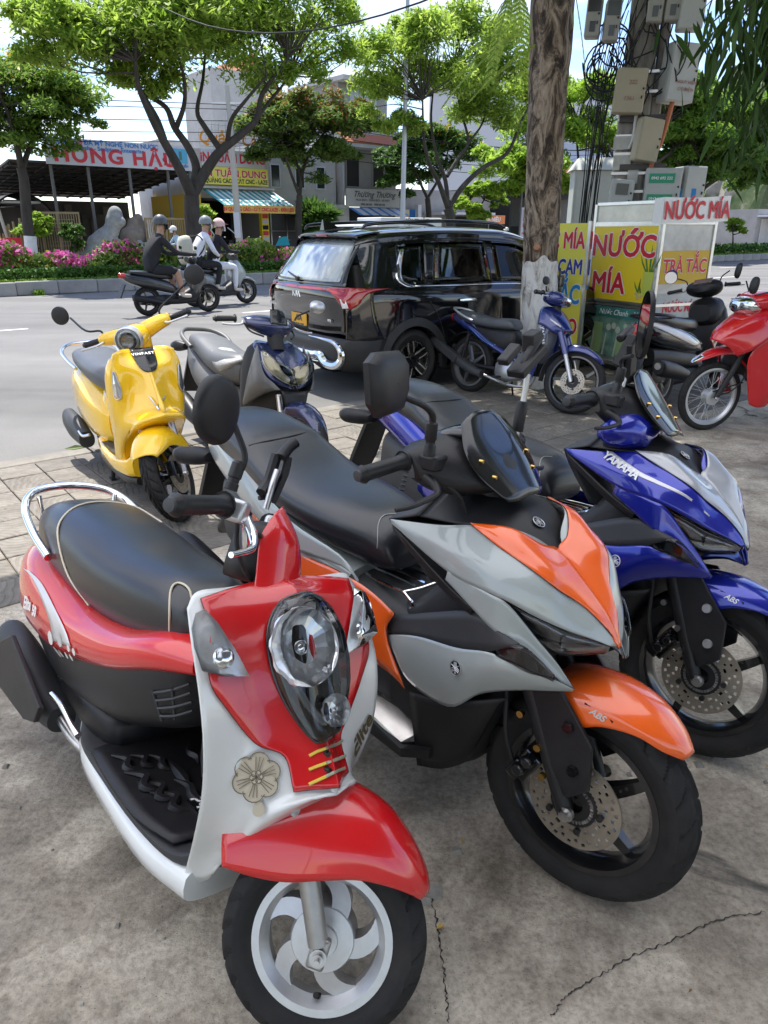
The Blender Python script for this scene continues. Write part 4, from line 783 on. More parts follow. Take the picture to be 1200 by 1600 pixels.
 p = MB(); p.box((-.957, 0, .715), (.008, .34, .19)); pl = p.build('number_plate', mat('plate_yellow', (.72, .36, .012), .45), root, False); pm = mat('plate_black', (.03, .03, .03), .5)
 text('lettering', '43A', .085, pm, pl, (-.963, 0, .76), (0, -1, 0), (0, 0, 1), ext=.001, bold=.002); text('lettering', '227.75', .085, pm, pl, (-.963, 0, .67), (0, -1, 0), (0, 0, 1), ext=.001, bold=.002)
 cb = MB(); cb.bx((-.6, -.75, .45), (2.4, .75, .52)); 
 for x, y in ((1.3, -.38), (1.3, .38), (.5, -.38), (.5, .38), (-.25, -.38), (-.25, .38)): cb.box((x, y, .72), (.5, .5, .18)); cb.box((x - .25, y, 1.02), (.14, .48, .62), rotm('Y', -.15)); cb.box((x - .31, y, 1.40), (.1, .26, .18))
 cb.bx((2.0, -.72, .8), (2.4, .72, 1.05)); o = cb.build('seats', mat('cabin_fabric', (.09, .09, .085), .8), root); bevel(o, .03, 2)
 rear([[(1.65, .60, 1.60), (1.65, 0, 1.64)], [(2.05, .63, 1.42), (2.1, 0, 1.44)], [(2.55, .66, 1.12), (2.6, 0, 1.13)]], 'windscreen', GL, .005)
def empty_wheel(root, x, s):
 mb = MB(); rr = .218; hw = .10
 mb.lathe([(rr + .006, -hw * .8), (rr + .006, -hw * .72), (rr - .012, -hw * .68), (rr - .022, -hw * .3), (rr - .022, hw * .7), (rr, hw * .8)], 60, closed=False)
 black = 0; silver = 1
 for k in range(5):
  a = pi / 2 + .2 + k * 2 * pi / 5
  spoke(mb, .035, rr - .012, a, a, .055, .075, .03, .02, -hw * .42, -hw * .58, 4)
  for e in (-1, 1): spoke(mb, .06, rr - .012, a + e * .38, a + e * .17, .012, .015, .022, .018, -hw * .46, -hw * .64, 3, 0, 1)
  spoke(mb, rr - .028, rr - .012, a + .25, a + 1.0, .014, .014, .015, .015, -hw * .62, -hw * .62, 4, 0, 1)
  spoke(mb, .06, .065, a + .38, a + .88, .012, .012, .02, .02, -hw * .46, -hw * .46, 3, 0, 1)
 mb.lathe([(0, -hw * .58), (.025, -hw * .58), (.03, -hw * .5), (.05, -hw * .45), (.05, 0)], 20); mb.lathe([(0, -.005), (rr - .02, -.005)], 30)
 o = mb.build('wheel', [BLKG, mat('diamond_cut', (.72, .69, .62), .25, .9)], root, True, 35); o.location = (x, s * .80, .335)
 if s > 0: o.rotation_euler = (0, 0, pi)
 tyre(.335, .105, rr, 100, 36, 21, .004, parent=o)
 return o
black_car()
# ---------------------------------------------------------------- juice cart, banner, pole, cabinets
YEL_ = mat('print_yellow', (.84, .62, .02), .45); YEL2 = mat('print_lemon', (.80, .74, .09), .5); REDP = mat('print_red', (.60, .012, .03), .45); BLUP = mat('print_navy', (.03, .04, .30), .45); SKYP = mat('print_blue', (.02, .26, .66), .45); WHP_ = mat('print_white', (.82, .82, .8), .45); GRNP = mat('print_green', (.02, .30, .16), .45)
AL = mat('cart_aluminium', (.66, .66, .65), .3, .9, var=.1, vscale=12)
PANE_REFL = mat('pane_reflection_grey', (.46, .48, .48), .12, coat=.8, var=.3, vscale=4, spec=.8)  # grey mottling puts the reflections on clear glass into the colour
PANE = glass('cart_pane', (.86, .9, .9), .04, .72)
def two_tone(name, body, size, m1, m2, parent, o, xd, yd, bold, **k):
 """printed word with a paler outline behind it"""
 o = np.array(o, float); x = np.array(xd, float); y = np.array(yd, float); n = np.cross(x, y); n /= np.linalg.norm(n)
 def fat(mm, r, c, h):
  t = text(name, body, size, mm, parent, o + n * h, xd, yd, bold=0, ext=.0003, **k); me = t.data; nv = len(me.vertices); co = np.empty(nv * 3, np.float32); me.vertices.foreach_get('co', co); co = co.reshape(-1, 3); fs = [tuple(p.vertices) for p in me.polygons]; V = []; F = []
  for i in range(c): a = 2 * pi * i / c; V.append(co + np.array((r * cos(a), r * sin(a), .0002 * i))); F += [tuple(q + i * nv for q in f) for f in fs]
  m3 = bpy.data.meshes.new(name); m3.from_pydata(np.concatenate(V).tolist(), [], F); m3.materials.append(mm); t.data = m3; return t
 if m2: fat(m2, size * .062, 10, 0.)
 return fat(m1, size * .028, 6, .0035)
def juice_cart():
 C = np.array((2.855, 7.900)); Lf = np.array((2.411, 8.800)); fx = (C - Lf); w = np.linalg.norm(fx); a = atan2(fx[1], fx[0])
 r = empty('juice_cart', (Lf[0], Lf[1], 0), a, 'glass and aluminium sugarcane juice cart with yellow picture signs', 'cart')
 D = .75; H1, H2, H3 = .78, 1.60, 1.80     # local x along the front, y to the back
 fr = MB()
 for x in (0, w): 
  for y in (0, D): fr.bx((x - .02, y - .02, .06), (x + .02, y + .02, H3))
 for z in (.10, H1, H2, H3):
  for y in (0, D): fr.bx((.02, y - .018, z - .018), (w - .02, y + .018, z + .018))
  for x in (0, w): fr.bx((x - .018, .02, z - .018), (x + .018, D - .02, z + .018))
 o = fr.build('frame', AL, r, False); bevel(o, .004, 1)
 b = MB(); b.bx((.0, .0, H1 - .05), (w, D, H1 - .025)); b.build('counter', AL, r, False)
 lw = MB(); lw.bx((.015, .015, .12), (w - .015, D - .015, H1 - .06)); lw.build('cabinet', mat('cabinet_grey', (.42, .43, .42), .5, var=.1), r, False)
 part('added_back_panel', mat('added_back_pale', (.74, .76, .76), .5, 0, var=.12, vscale=3), r, ((.02, D - .03, H1), (w - .02, D - .02, H2)))  # pale panel added inside so the panes look lighter
 for nm, q in (('pane', [(.02, .0, H1), (w - .02, .0, H1), (w - .02, .0, H2), (.02, .0, H2)]), ('pane', [(w, .02, H1), (w, D - .02, H1), (w, D - .02, H2), (w, .02, H2)]), ('pane', [(0, .02, H1), (0, D - .02, H1), (0, D - .02, H2), (0, .02, H2)]), ('pane', [(.02, 0, H2), (w - .02, 0, H2), (w - .02, 0, H3), (.02, 0, H3)]), ('pane', [(.02, D, H1), (w - .02, D, H1), (w - .02, D, H2), (.02, D, H2)])):
  o = mesh(nm, q, [(0, 1, 2, 3)], PANE if q[0][1] != .02 and q[0][2] != H2 else PANE_REFL, r, False); solid(o, .004, 0)
 b = MB(); b.bx((.25, .2, H2 + .02), (.55, .5, H2 + .1)); b.bx((.6, .25, H2 + .02), (.85, .5, H2 + .12)); b.bx((.1, .2, H2 + .02), (.2, .4, H2 + .07)); o = b.build('tray', mat('blue_box', (.35, .5, .62), .5), r, False)
 s = MB(); s.bx((.03, -.030, H1 + .02), (w - .02, -.018, H2 - .03)); sg = s.build('front_sign', YEL_, r, False)
 t = MB(); 
 for q in (((.025, -.034, H1), (w - .015, -.014, H1 + .02)), ((.025, -.034, H2 - .03), (w - .015, -.014, H2 - .012)), ((.012, -.034, H1), (.03, -.014, H2 - .012)), ((w - .02, -.034, H1), (w, -.014, H2 - .012))): t.bx(*q)
 t.build('sign_frame', AL, sg, False)
 X, Z = (1, 0, 0), (0, 0, 1)
 two_tone('lettering', 'NƯỚC', .31, REDP, WHP_, sg, (.50, -.032, 1.36), X, Z, .003, sx=1.02); two_tone('lettering', 'MÍA', .31, REDP, WHP_, sg, (.33, -.032, .97), X, Z, .003, sx=1.0)
 gl = MB(); gl.lathe([(.05, .86), (.075, 1.06), (.078, 1.12), (.07, 1.12)], 16, (.92, -.028, 0), 'z'); 
 v = np.array(gl.v); v[:, 1] = -.028 + (v[:, 1] + .028) * .04 - .006; gl.v = [tuple(p) for p in v]; gl.build('printed_glass', mat('juice_green', (.52, .60, .10), .4), sg)
 gr = MB()
 for x0, dx, h in ((.90, -.06, .24), (.93, 0, .28), (.95, .05, .25), (.97, .10, .19), (.88, -.1, .17), (.80, -.07, .12), (.80, .02, .16), (.84, -.03, .10)):
  zb = 1.12 if x0 > .86 else .90; gr.add([(x0 - .012, -.0335, zb), (x0 + .012, -.0335, zb), (x0 + dx * .7 + .01, -.0335, zb + h * .6), (x0 + dx, -.0335, zb + h), (x0 + dx * .6 - .012, -.0335, zb + h * .5)], [(0, 1, 2, 3, 4)])
 gr.build('printed_cane', mat('cane_green', (.08, .22, .03), .5), sg, False)
 cn = MB()
 for x, z in ((.80, .85), (.84, .87), (.98, .84), (1.02, .88), (.78, .89), (.99, .93)): cn.add([(x + .025 * cos(k), -.0345, z + .02 * sin(k)) for k in np.linspace(0, 2 * pi, 10, endpoint=False)], [tuple(range(10))])
 cn.build('printed_pieces', mat('cane_cut', (.55, .5, .2), .5), sg, False)
 s = MB(); s.bx((w + .005, .03, 1.0), (w + .012, D - .03, 1.33)); ss = s.build('side_sign', mat('print_amber', (.62, .40, .02), .5), r, False)
 two_tone('lettering', 'TRÀ TẮC', .19, REDP, WHP_, ss, (w + .014, D / 2, 1.17), (0, 1, 0), Z, .003, sx=.80)
 lows = MB(); lows.bx((w + .005, .03, .60), (w + .012, D - .03, .9)); ls = lows.build('side_poster', mat('poster_grey', (.5, .52, .5), .5, var=.2, vscale=6), r, False); text('lettering', 'NƯỚC MÍA', .14, REDP, ls, (w + .014, D / 2, .75), (0, 1, 0), Z, bold=.004, sx=.7)
 bn = MB(); bn.add([(w - .12, -.035, H2 + .0), (w + .02, -.05, H2 - .01), (w + .03, D * .5, H2), (w + .02, D + .15, H2 + .02), (w - .12, -.035, H3 + .03), (w + .02, -.05, H3 + .04), (w + .03, D * .5, H3 + .04), (w + .02, D + .15, H3 + .07)], [(0, 1, 5, 4), (1, 2, 6, 5), (2, 3, 7, 6)]); o = bn.build('top_banner', WHP_, r, False); solid(o, .004, 0)
 two_tone('lettering', 'NƯỚC MÍA', .235, REDP, None, o, (w + .034, D * .5 + .05, (H2 + H3) / 2 + .015), (0, 1, .02), Z, .006, sx=.80)
 p = MB(); p.bx((.03, -.012, .16), (w - .03, -.004, H1 - .07)); pp = p.build('lower_poster', mat('poster_teal', (.16, .30, .24), .4, var=.6, vscale=7), r, False)
 p = MB(); p.bx((.03, -.02, H1 - .17), (w - .03, -.012, H1 - .06)); hd = p.build('poster_header', mat('header_teal', (.05, .22, .20), .4, var=.3, vscale=8), r, False); text('lettering', 'Nước Chanh - Mía', .085, WHP_, hd, (w * .55, -.0225, H1 - .115), X, Z, shear=.3)
 g = MB()
 for x0, h in ((.22, .34), (.62, .22), (.95, .26)): g.add([(x0 - .07, -.014, .2), (x0 + .07, -.014, .2), (x0 + .085, -.014, .2 + h), (x0 - .085, -.014, .2 + h)], [(0, 1, 2, 3)])
 g.build('printed_glass', mat('pale_juice', (.34, .50, .22), .4), pp, False)
 g = MB()
 for x0, z0, q in ((.40, .5, .04), (.48, .52, .035), (.55, .48, .04), (.66, .53, .03), (.8, .46, .04)): g.add([(x0 + q * cos(k), -.0155, z0 + q * sin(k)) for k in np.linspace(0, 2 * pi, 12, endpoint=False)], [tuple(range(12))])
 for x0 in (.12, .32, .5, .75, .9): g.add([(x0, -.015, .18), (x0 + .03, -.015, .18), (x0 + .06, -.015, .42), (x0 + .04, -.015, .44)], [(0, 1, 2, 3)])
 g.build('printed_slices', mat('slice_white', (.55, .62, .52), .4), pp, False)
 for k in range(2):
  q = MB(); q.lathe([(0, -.02), (.09, -.02), (.1, -.01), (.1, .01), (.09, .02), (0, .02)], 20, (.2 if k else w - .2, D / 2 if False else .1, .1)); q.build('wheel', RUB, r)
juice_cart()
def banner():
 p0 = np.array(uv(6.27, 5.28)); p1 = np.array(uv(6.78, 4.72)); 
 L0 = np.array(BAN0); L1 = np.array(BAN1); d = L1 - L0; w = np.linalg.norm(d); r = empty('juice_banner', (L0[0], L0[1], 0), atan2(d[1], d[0]), 'tall yellow drinks banner standing behind the whitewashed tree trunk', 'sign')
 b = MB(); b.bx((0, -.012, .30), (w, .012, 1.60)); bd = b.build('board', YEL2, r, False); f = MB()
 for x in (.0, w): f.bx((x - .018, -.018, 0), (x + .018, .018, 1.62))
 f.build('frame', AL, r, False); X, Z = (1, 0, 0), (0, 0, 1)
 for t, z, m, s in (('NƯỚC MÍA', 1.42, REDP, .235), ('NƯỚC CAM', 1.15, BLUP, .215), ('TRÀ TẮC', .86, SKYP, .28), ('TRÀ ĐÀO', .52, REDP, .235)):
  two_tone('lettering', t, s, m, WHP_, bd, (w - .04, -.0135, z), X, Z, .003, sx=.66, align='RIGHT'); text('lettering', t, s, m, bd, (w / 2, .0145, z), (-1, 0, 0), Z, bold=.007, sx=.6)
BAN0 = (1.734, 8.600); BAN1 = (2.179, 8.150)
banner()
def reflected_board():
 r = empty('pavement_board', uv(3.55, 4.72), TH0 + pi + .0, 'yellow drinks board on the pavement facing the road, mirrored in the black car door', 'sign')
 return r
def concrete_pole():
 m, N, L, b = nodes('pole_concrete'); tc = N.new('ShaderNodeTexCoord'); mp = N.new('ShaderNodeMapping'); mp.inputs['Scale'].default_value = (1, 1, .25); L.new(tc.outputs['Object'], mp.inputs[0]); n1 = noise(N, L, mp.outputs[0], 5, 8, .65, .4); L.new(ramp(N, L, n1, [(.35, (.12, .11, .095)), (.5, (.29, .27, .24)), (.7, (.44, .42, .38))]), b.inputs['Base Color']); b.inputs['Roughness'].default_value = .9; bumpn(N, L, b, n1, .6, .02)
 p = np.array((2.951,9.600)); r = empty('utility_pole', (p[0], p[1], 0), -.28, 'concrete electricity pole hung with meter boxes and cables behind the juice cart', 'pole')
 s = MB(); s.box((0, 0, 3.), (.40, .30, 6.4), None, 0, .72); pl = s.build('shaft', m, r, False); bevel(pl, .02, 1)
 s = MB(); s.box((.235, .02, 3.), (.13, .2, 6.4), None, 0, .8); o = s.build('second_shaft', m, r, False); bevel(o, .015, 1)
 tp = MB()
 for z in (1.95, 2.15, 2.36, 2.55, 2.72, 3.0, 3.2): tp.bx((-.215 + .013 * z, -.165 + .006 * z, z), (.30 - .02 * z, .16, z + .03))
 tp.build('steel_band', mat('band_steel', (.6, .6, .6), .35, .8), pl, False)
 pp = MB()
 for x, z, w_, h in ((-.08, 2.2, .2, .16), (-.06, 1.98, .18, .12), (-.1, 2.42, .2, .14), (.06, 2.05, .12, .2)): pp.bx((x - w_ / 2, -.162, z), (x + w_ / 2, -.150, z + h))
 pp.build('pasted_paper', mat('torn_paper', (.55, .54, .5), .8, var=.2, vscale=10), pl, False)
 an = MB(); [part('steel_arm', mat('arm_steel', (.09, .085, .08), .6, .5), r, q) for q in (((-.16, -.20, 2.70), (.42, -.16, 2.77)), ((-.1, -.18, 2.20), (.42, -.14, 2.26)), ((-.62, -.2, 3.95), (.60, -.16, 4.01)))]
 BX = mat('box_cream', (.40, .35, .24), .55, var=.08, dirt=.25); BG = mat('box_grey', (.46, .47, .45), .5, var=.08, dirt=.2); MT = mat('meter_grey', (.35, .34, .31), .5, dirt=.3)
 def bx(nm, c, d, m_, rz=0., ry=0., bv=.02, extra=None):
  q = MB(); q.box((0, 0, 0), d); o = q.build(nm, m_, r, False); o.location = c; o.rotation_euler = (0, ry, rz); bevel(o, bv, 2)
  l = MB(); l.bx((-d[0] / 2 + .01, -d[1] / 2 - .012, -d[2] / 2 + .01), (d[0] / 2 - .01, -d[1] / 2 - .0, d[2] / 2 - .01)); lo = l.build('lid', m_, o, False); bevel(lo, min(.02, bv), 2)
  h = MB(); h.lathe([(0, -d[1] / 2 - .02), (.012, -d[1] / 2 - .02), (.012, -d[1] / 2)], 8, (d[0] / 2 - .03, 0, .02)); h.bx((d[0] / 2 - .045, -d[1] / 2 - .02, -.08), (d[0] / 2 - .03, -d[1] / 2 - .01, -.05)); h.build('latch', BLK, o, False); return o
 o = bx('service_box', (-.08, -.27, 3.0), (.34, .16, .46), BX, .05, .05, .03); text('lettering', '222', .06, mat('faded_red', (.35, .16, .12), .6), o, (.02, -.095, .08), (1, 0, 0), (0, 0, 1)); text('lettering', '1361', .06, mat('faded_red', (.35, .16, .12), .6), o, (0, -.095, -.08), (1, 0, 0), (0, 0, 1))
 bx('service_box', (.17, -.24, 2.50), (.28, .16, .46), BX, .45, .12, .03)
 o = bx('switch_box', (.43, -.15, 3.17), (.34, .22, .58), BG, .45, .06, .01); text('lettering', 'NGUY HIỂM', .045, mat('faded_red'), o, (.04, -.136, -.1), (1, 0, 0), (0, 0, 1)); text('lettering', 'CÓ ĐIỆN', .045, mat('faded_red'), o, (.04, -.136, -.17), (1, 0, 0), (0, 0, 1))
 for k, (x, z, s) in enumerate(((-.55, 3.74, 0), (-.35, 3.69, .1), (.10, 3.84, 0), (.28, 3.84, 0), (.47, 3.78, .1))):
  d = (.17, .16, .40) if k < 4 else (.26, .2, .46); o = bx('meter_box', (x, -.28, z), d, MT if k < 4 else BG, s, .04, .025)
  if k < 4: q = MB(); q.bx((-.07, -.10, .04), (.07, -.094, .18)); q.bx((-.03, -.10, -.15), (.03, -.094, -.05)); q.build('meter_window', mat('meter_dark', (.05, .05, .05), .2), o, False)
 o = bx('meter_box', (-.05, -.30, 1.92), (.27, .18, .34), BG, 0., .06, .02); q = MB(); q.bx((-.07, -.115, .0), (.07, -.10, .12)); q.build('meter_window', mat('meter_dark'), o, False); text('lettering', '0944.710.009', .04, BLUP, o, (0, -.105, -.12), (1, 0, 0), (0, 0, 1))
 o = bx('control_box', (.40, -.22, 1.98), (.40, .28, .44), BG, .0, .02, .008); bx('control_box', (.70, -.12, 2.0), (.26, .28, .44), BG, .45, .02, .008)
 pg = MB(); pg.bx((-.16, -.160, .06), (.12, -.154, .16)); pg.bx((-.16, -.160, -.16), (.12, -.154, -.06)); pg_ = pg.build('phone_sticker', GRNP, o, False)
 for t, z in (('0942 692 222', .11), ('0947 226 226', -.11)): text('lettering', t, .042, WHP_, pg_, (-.02, -.1625, z), (1, 0, 0), (0, 0, 1), bold=.001)
 q = MB(); q.bx((.60, -.275, 1.82), (.78, -.265, 1.98), ); qq = q.build('info_label', SKYP, r, False); qq.rotation_euler = (0, 0, 0)
 tube('orange_conduit', [(.40, -.2, 2.9), (.37, -.21, 2.7), (.32, -.2, 2.45), (.26, -.2, 2.3), (.25, -.19, 1.8)], .028, mat('orange_pipe', (.42, .12, .04), .5), r, 10, 4)
 tube('white_conduit', [(.02, -.2, 2.82), (.02, -.2, 2.55), (-.02, -.2, 2.42)], .02, mat('white_pipe', (.6, .6, .58), .5), r, 8, 3)
 rnd = random.Random(9)
 for k in range(17):
  x = rnd.uniform(-.40, -.22); z0 = rnd.uniform(3.2, 4.4); z1 = rnd.uniform(1.6, 2.4); s = rnd.uniform(-.1, .1); pts = [(x + rnd.uniform(.0, .5), -.2, z0 + .5), (x + s, -.24, z0 - .3), (x - .06 + s * .5, -.26, (z0 + z1) / 2), (x - .10 + rnd.uniform(-.03, .03), -.22, z1), (x - .12, -.2, 1.2)]
  tube('cable', pts, rnd.uniform(.004, .007), DARKIN, r, 5, 4)
 for k in range(12):
  a = rnd.uniform(0, 2 * pi); R_ = rnd.uniform(.16, .32); cx, cz = rnd.uniform(-.48, -.28), rnd.uniform(3.15, 3.45); tube('cable', [(cx + R_ * cos(t) * .9, -.26 + rnd.uniform(-.03, .03), cz + R_ * sin(t)) for t in np.linspace(a, a + rnd.uniform(3.5, 6), 9)], .009, DARKIN, r, 5, 2)
 for k in range(14):
  x = rnd.uniform(-.1, .5); z0 = rnd.uniform(3.5, 4.3); tube('cable', [(x, -.2, z0), (x + rnd.uniform(-.1, .1), -.3, z0 - .3), (x + rnd.uniform(-.2, .2), -.3, z0 - .6), (x + rnd.uniform(-.25, .1), -.2, z0 - rnd.uniform(.5, .9))], .008, DARKIN, r, 5, 3)
 for s, e, sag in (((.1, 0, 4.75), (9, 3.5, 6.4), .5), ((.2, 0, 4.6), (9, 4, 5.9), .4), ((-.2, 0, 4.9), (-12, 9, 7.), 1.)):
  s = np.array(s); e = np.array(e); tube('cable', [s, s * .75 + e * .25 - (0, 0, sag * .75), s * .5 + e * .5 - (0, 0, sag), s * .25 + e * .75 - (0, 0, sag * .75), e], .014, DARKIN, r, 5, 4)
concrete_pole()
def steel_cabinet():
 p = np.array((2.838,10.800)); r = empty('steel_cabinet', (p[0], p[1], 0), -.1, 'tall pale grey street cabinet with pitched lid, left of the concrete pole', 'cabinet'); m = mat('cabinet_paint', (.46, .48, .44), .5, var=.06, dirt=.15)
 b = MB(); b.bx((-.26, -.22, .1), (.30, .22, 2.28)); o = b.build('housing', m, r, False); bevel(o, .012); q = MB(); q.add([(-.31, -.27, 2.28), (.35, -.27, 2.28), (.35, .27, 2.28), (-.31, .27, 2.28), (-.2, -.1, 2.44), (.26, -.1, 2.44), (.26, .1, 2.44), (-.2, .1, 2.44)], [(0, 1, 5, 4), (1, 2, 6, 5), (2, 3, 7, 6), (3, 0, 4, 7), (4, 5, 6, 7), (3, 2, 1, 0)]); q.build('lid', m, r, False)
 d = MB(); d.bx((-.22, -.232, .2), (.26, -.222, 2.2)); dd = d.build('door', m, r, False); h = MB(); h.bx((.2, -.25, 1.2), (.23, -.232, 1.34)); h.build('handle', BLK, dd, False)
 b = MB(); b.bx((-.30, -.26, 0), (.34, .26, .1)); b.build('plinth', KERBM, r, False)
steel_cabinet()
def lamp_post():
 u, z = pt(628, 345, 22.); r = empty('lamp_post', uv(u, 22., .3), 0, 'slender grey lamp post rising behind the black car', 'lamp post'); G = mat('galvanised', (.42, .44, .46), .5, .5); t = np.array(ptw(637, 0, 22.)) - np.array(uv(u, 22., .3)); t = t / t[2]
 tube('pole', [(0, 0, 0), t * 4, t * 9.5], [.11, .085, .06], G, r, 14, 2); tube('arm', [t * 9.4, t * 9.8 + (0, 0, .3), t * 10 + (-1.2, -1.4, .6)], .035, G, r); b = MB(); b.box(t * 10 + (-1.5, -1.7, .62), (.6, .28, .1), rotm('Z', .85)); b.build('lamp_head', G, r); q = MB(); q.lathe([(.15, 0), (.15, .02), (.11, .06)], 14, (0, 0, 0), 'z'); q.build('base_plate', G, r)
 b = MB(); b.bx((-.09, -.13, 1.0), (.09, -.10, 1.5)); b.build('access_panel', mat('white_print'), r, False)
lamp_post()
# -- drooping long leaves of a tree standing out of the frame at the right
def long_leaf_tree():
 base = np.array((5.2, 5.6, 0.)); r = empty('mango_tree', tuple(base), 0, 'dark drooping branches with long narrow leaves at the top right corner', 'tree', 'trees near the parked bikes'); rng = random.Random(12)
 tb = MB(); tb.tube([(0, 0, 0), (.05, 0, 1.5), (.1, 0, 3.2), (.0, .1, 5.0)], [.24, .2, .18, .12], 14, 3); 
 lm = leaf_mat('mango_leaf', (.020, .050, .012), (.06, .125, .025), .3, 2.); tips = []
 A = [np.array(q) for q in ((2.956,6.600,3.099), (2.776,6.400,2.887), (2.860,6.300,2.574), (2.552,6.000,2.956), (3.037,6.500,2.293), (2.939,6.800,2.748), (2.753,6.900,3.171))]
 for k, a in enumerate(A):
  e = a - base; s = np.array((.05, 0, 3.6 + .2 * k)); tb.tube([s, s * .5 + e * .5 + (0, 0, .5), e * .85 + s * .15 + (0, 0, .25), e], [.06, .04, .02, .008], 6, 3); tips += [e, e * .9 + s * .1 + (0, 0, .15), e * .8 + s * .2 + (0, 0, .28)]
 tb.build('trunk', BARK, r)
 lf = [(0, 0, 0), (.05, .018, -.006), (.13, .021, -.016), (.21, .013, -.034), (.27, 0, -.055), (.21, -.013, -.034), (.13, -.021, -.016), (.05, -.018, -.006), (.13, 0, -.024)]
 me = bpy.data.meshes.new('leaf'); me.from_pydata(lf, [], [(0, 1, 8), (1, 2, 8), (2, 3, 8), (3, 4, 8), (4, 5, 8), (5, 6, 8), (6, 7, 8), (7, 0, 8)]); me.materials.append(lm); me.shade_smooth(); n = 0
 V = []; F = []
 for t in tips:
  for j in range(34):
   p = Vector(t) + Vector((rng.gauss(0, .16), rng.gauss(0, .16), rng.gauss(-.02, .14))); R = Matrix.Rotation(rng.uniform(0, 2 * pi), 4, 'Z') @ Matrix.Rotation(rng.uniform(.5, 1.35), 4, 'Y') @ Matrix.Rotation(rng.uniform(-.5, .5), 4, 'X'); M = Matrix.Translation(p) @ R @ Matrix.Scale(rng.uniform(.7, 1.2), 4)
   if n < 290 and rng.random() < .5: o = bpy.data.objects.new('leaf', me); COL.objects.link(o); o.parent = r; o.matrix_basis = M; n += 1
   else:
    i0 = len(V); V += [tuple(M @ Vector(q)) for q in lf]; F += [(i0 + a, i0 + b, i0 + c) for a, b, c in ((0, 1, 8), (1, 2, 8), (2, 3, 8), (3, 4, 8), (4, 5, 8), (5, 6, 8), (6, 7, 8), (7, 0, 8))]
 o = mesh('foliage', V, F, lm, r); o['kind'] = 'stuff'
 cl = [(np.array((rng.uniform(-1.6, 2.2), rng.uniform(-2., 1.6), rng.uniform(4.6, 6.2))), rng.uniform(.6, 1.)) for _ in range(26)]; V, F = leaf_cloud(np.random.default_rng(4), cl, 170, .07, .5, .4, 4.5); quick_mesh('crown', V, F, lm, r)
long_leaf_tree()
def sprays():
 b = np.array(NEAR_TREE.location); V = []; F = []
 for (p, d, ln) in (((0.944,6.200,2.844), (-.9, -.2, -.25), .42), ((0.978,6.000,2.860), (-.8, -.5, -.45), .36), ((1.040,5.800,2.721), (-.9, .1, -.35), .36), ((0.816,5.600,2.949), (-.3, -.2, -1), .4), ((0.886,5.600,2.966), (.1, -.2, -1), .38), ((0.818,5.900,2.988), (-.6, 0, -.8), .35), ((1.323,5.900,3.025), (.3, -.1, -1), .4), ((0.827,6.400,2.908), (-.9, 0, -.3), .34), ((0.798,6.500,2.781), (-.8, 0, -.5), .4), ((0.970,6.300,2.700), (-.9, -.1, -.4), .35)):
  v, f = spray_fn(np.array(p) - b, d, ln); o = len(V); V += [tuple(q) for q in v]; F += [tuple(i + o for i in q) for q in f]
 q = mesh('leaf_sprays', V, F, G1, NEAR_TREE, False); q['kind'] = 'stuff'
sprays()
def awning():  # canvas and roof added out of view to shape the light on the scooters
 r = empty('unseen_shade_awning', uv(0, -1, 0), TH0, 'added translucent awning out of view, softly shading the scooters', 'awning'); m, N, L, b = nodes('added_shade_cloth'); b.inputs['Base Color'].default_value = (.62, .64, .68, 1); b.inputs['Roughness'].default_value = .8; t = N.new('ShaderNodeBsdfTranslucent'); t.inputs[0].default_value = (.90, .91, .93, 1); mx = N.new('ShaderNodeMixShader'); mx.inputs[0].default_value = .8; L.new(b.outputs[0], mx.inputs[1]); L.new(t.outputs[0], mx.inputs[2]); L.new(mx.outputs[0], N['Material Output'].inputs[0])
 V = []; n = 120; 
 for k in range(n + 1): x = -9 + 14 * k / n; z = .025 * cos(k * pi); V += [(x, AW_S, 4.3 - .55 * (AW_S + 6) / (AW_V + 7) + z), (x, AW_V + 1, 3.75 + z)]
 V0 = [(-9, -9, 4.35), (6, -9, 4.35), (6, AW_S - .05, 4.0), (-9, AW_S - .05, 4.0)]; o = mesh('unseen_roof_sheet', V0, [(0, 1, 2, 3)], mat('added_roof_grey', (.24, .24, .24), .7, var=.2), r, False); solid(o, .03, 0)  # opaque roof added overhead to darken what the bike panels reflect
 mesh('canvas', V, [(2 * i, 2 * i + 1, 2 * i + 3, 2 * i + 2) for i in range(n)], m, r, False)
 b = MB(); 
 for x in (-8.8, 4.8): b.bx((x - .04, -5.9, 0), (x + .04, -5.8, 3.7))
 for y in (-5.8, -2, AW_V + .9): z = 4.3 - .55 * (y + 6) / (AW_V + 7); b.bx((-9, y - .03, z - .12), (5, y + .03, z - .04))
 b.build('frame', STEEL, r, False)
AW_V = 5.0; AW_S = .5
awning()
# ---------------------------------------------------------------- buildings across the road (local x along the road, y away from it)
def house(name, label, u0, v0, cat='building', group='buildings across the road'): return empty(name, uv(u0, v0), TH0, label, cat, group)
XD, ZD = (1, 0, 0), (0, 0, 1)
DK = mat('deep_interior', (.02, .02, .02), .9); CORR = mat('rusty_sheet', (.075, .065, .06), .7, .2, var=.4, vscale=.8, stretch=(1, 1, .15)); PLA = mat('white_plaster', (.47, .465, .45), .85, var=.1, vscale=1.2, dirt=.3); GCON = mat('grey_render', (.29, .29, .29), .9, var=.15, vscale=.9, dirt=.3); GLS = mat('dark_glass', (.03, .035, .04), .08, spec=.8); TER = mat('terracotta', (.36, .12, .06), .8, var=.2, vscale=5); WOOD = mat('gate_slats', (.30, .225, .13), .7, var=.15, vscale=4); SGN = mat('sign_white', (.56, .58, .64), .5); SIGR = mat('sign_red', (.62, .03, .05), .5); SIGB = mat('sign_blue', (.03, .2, .55), .5)
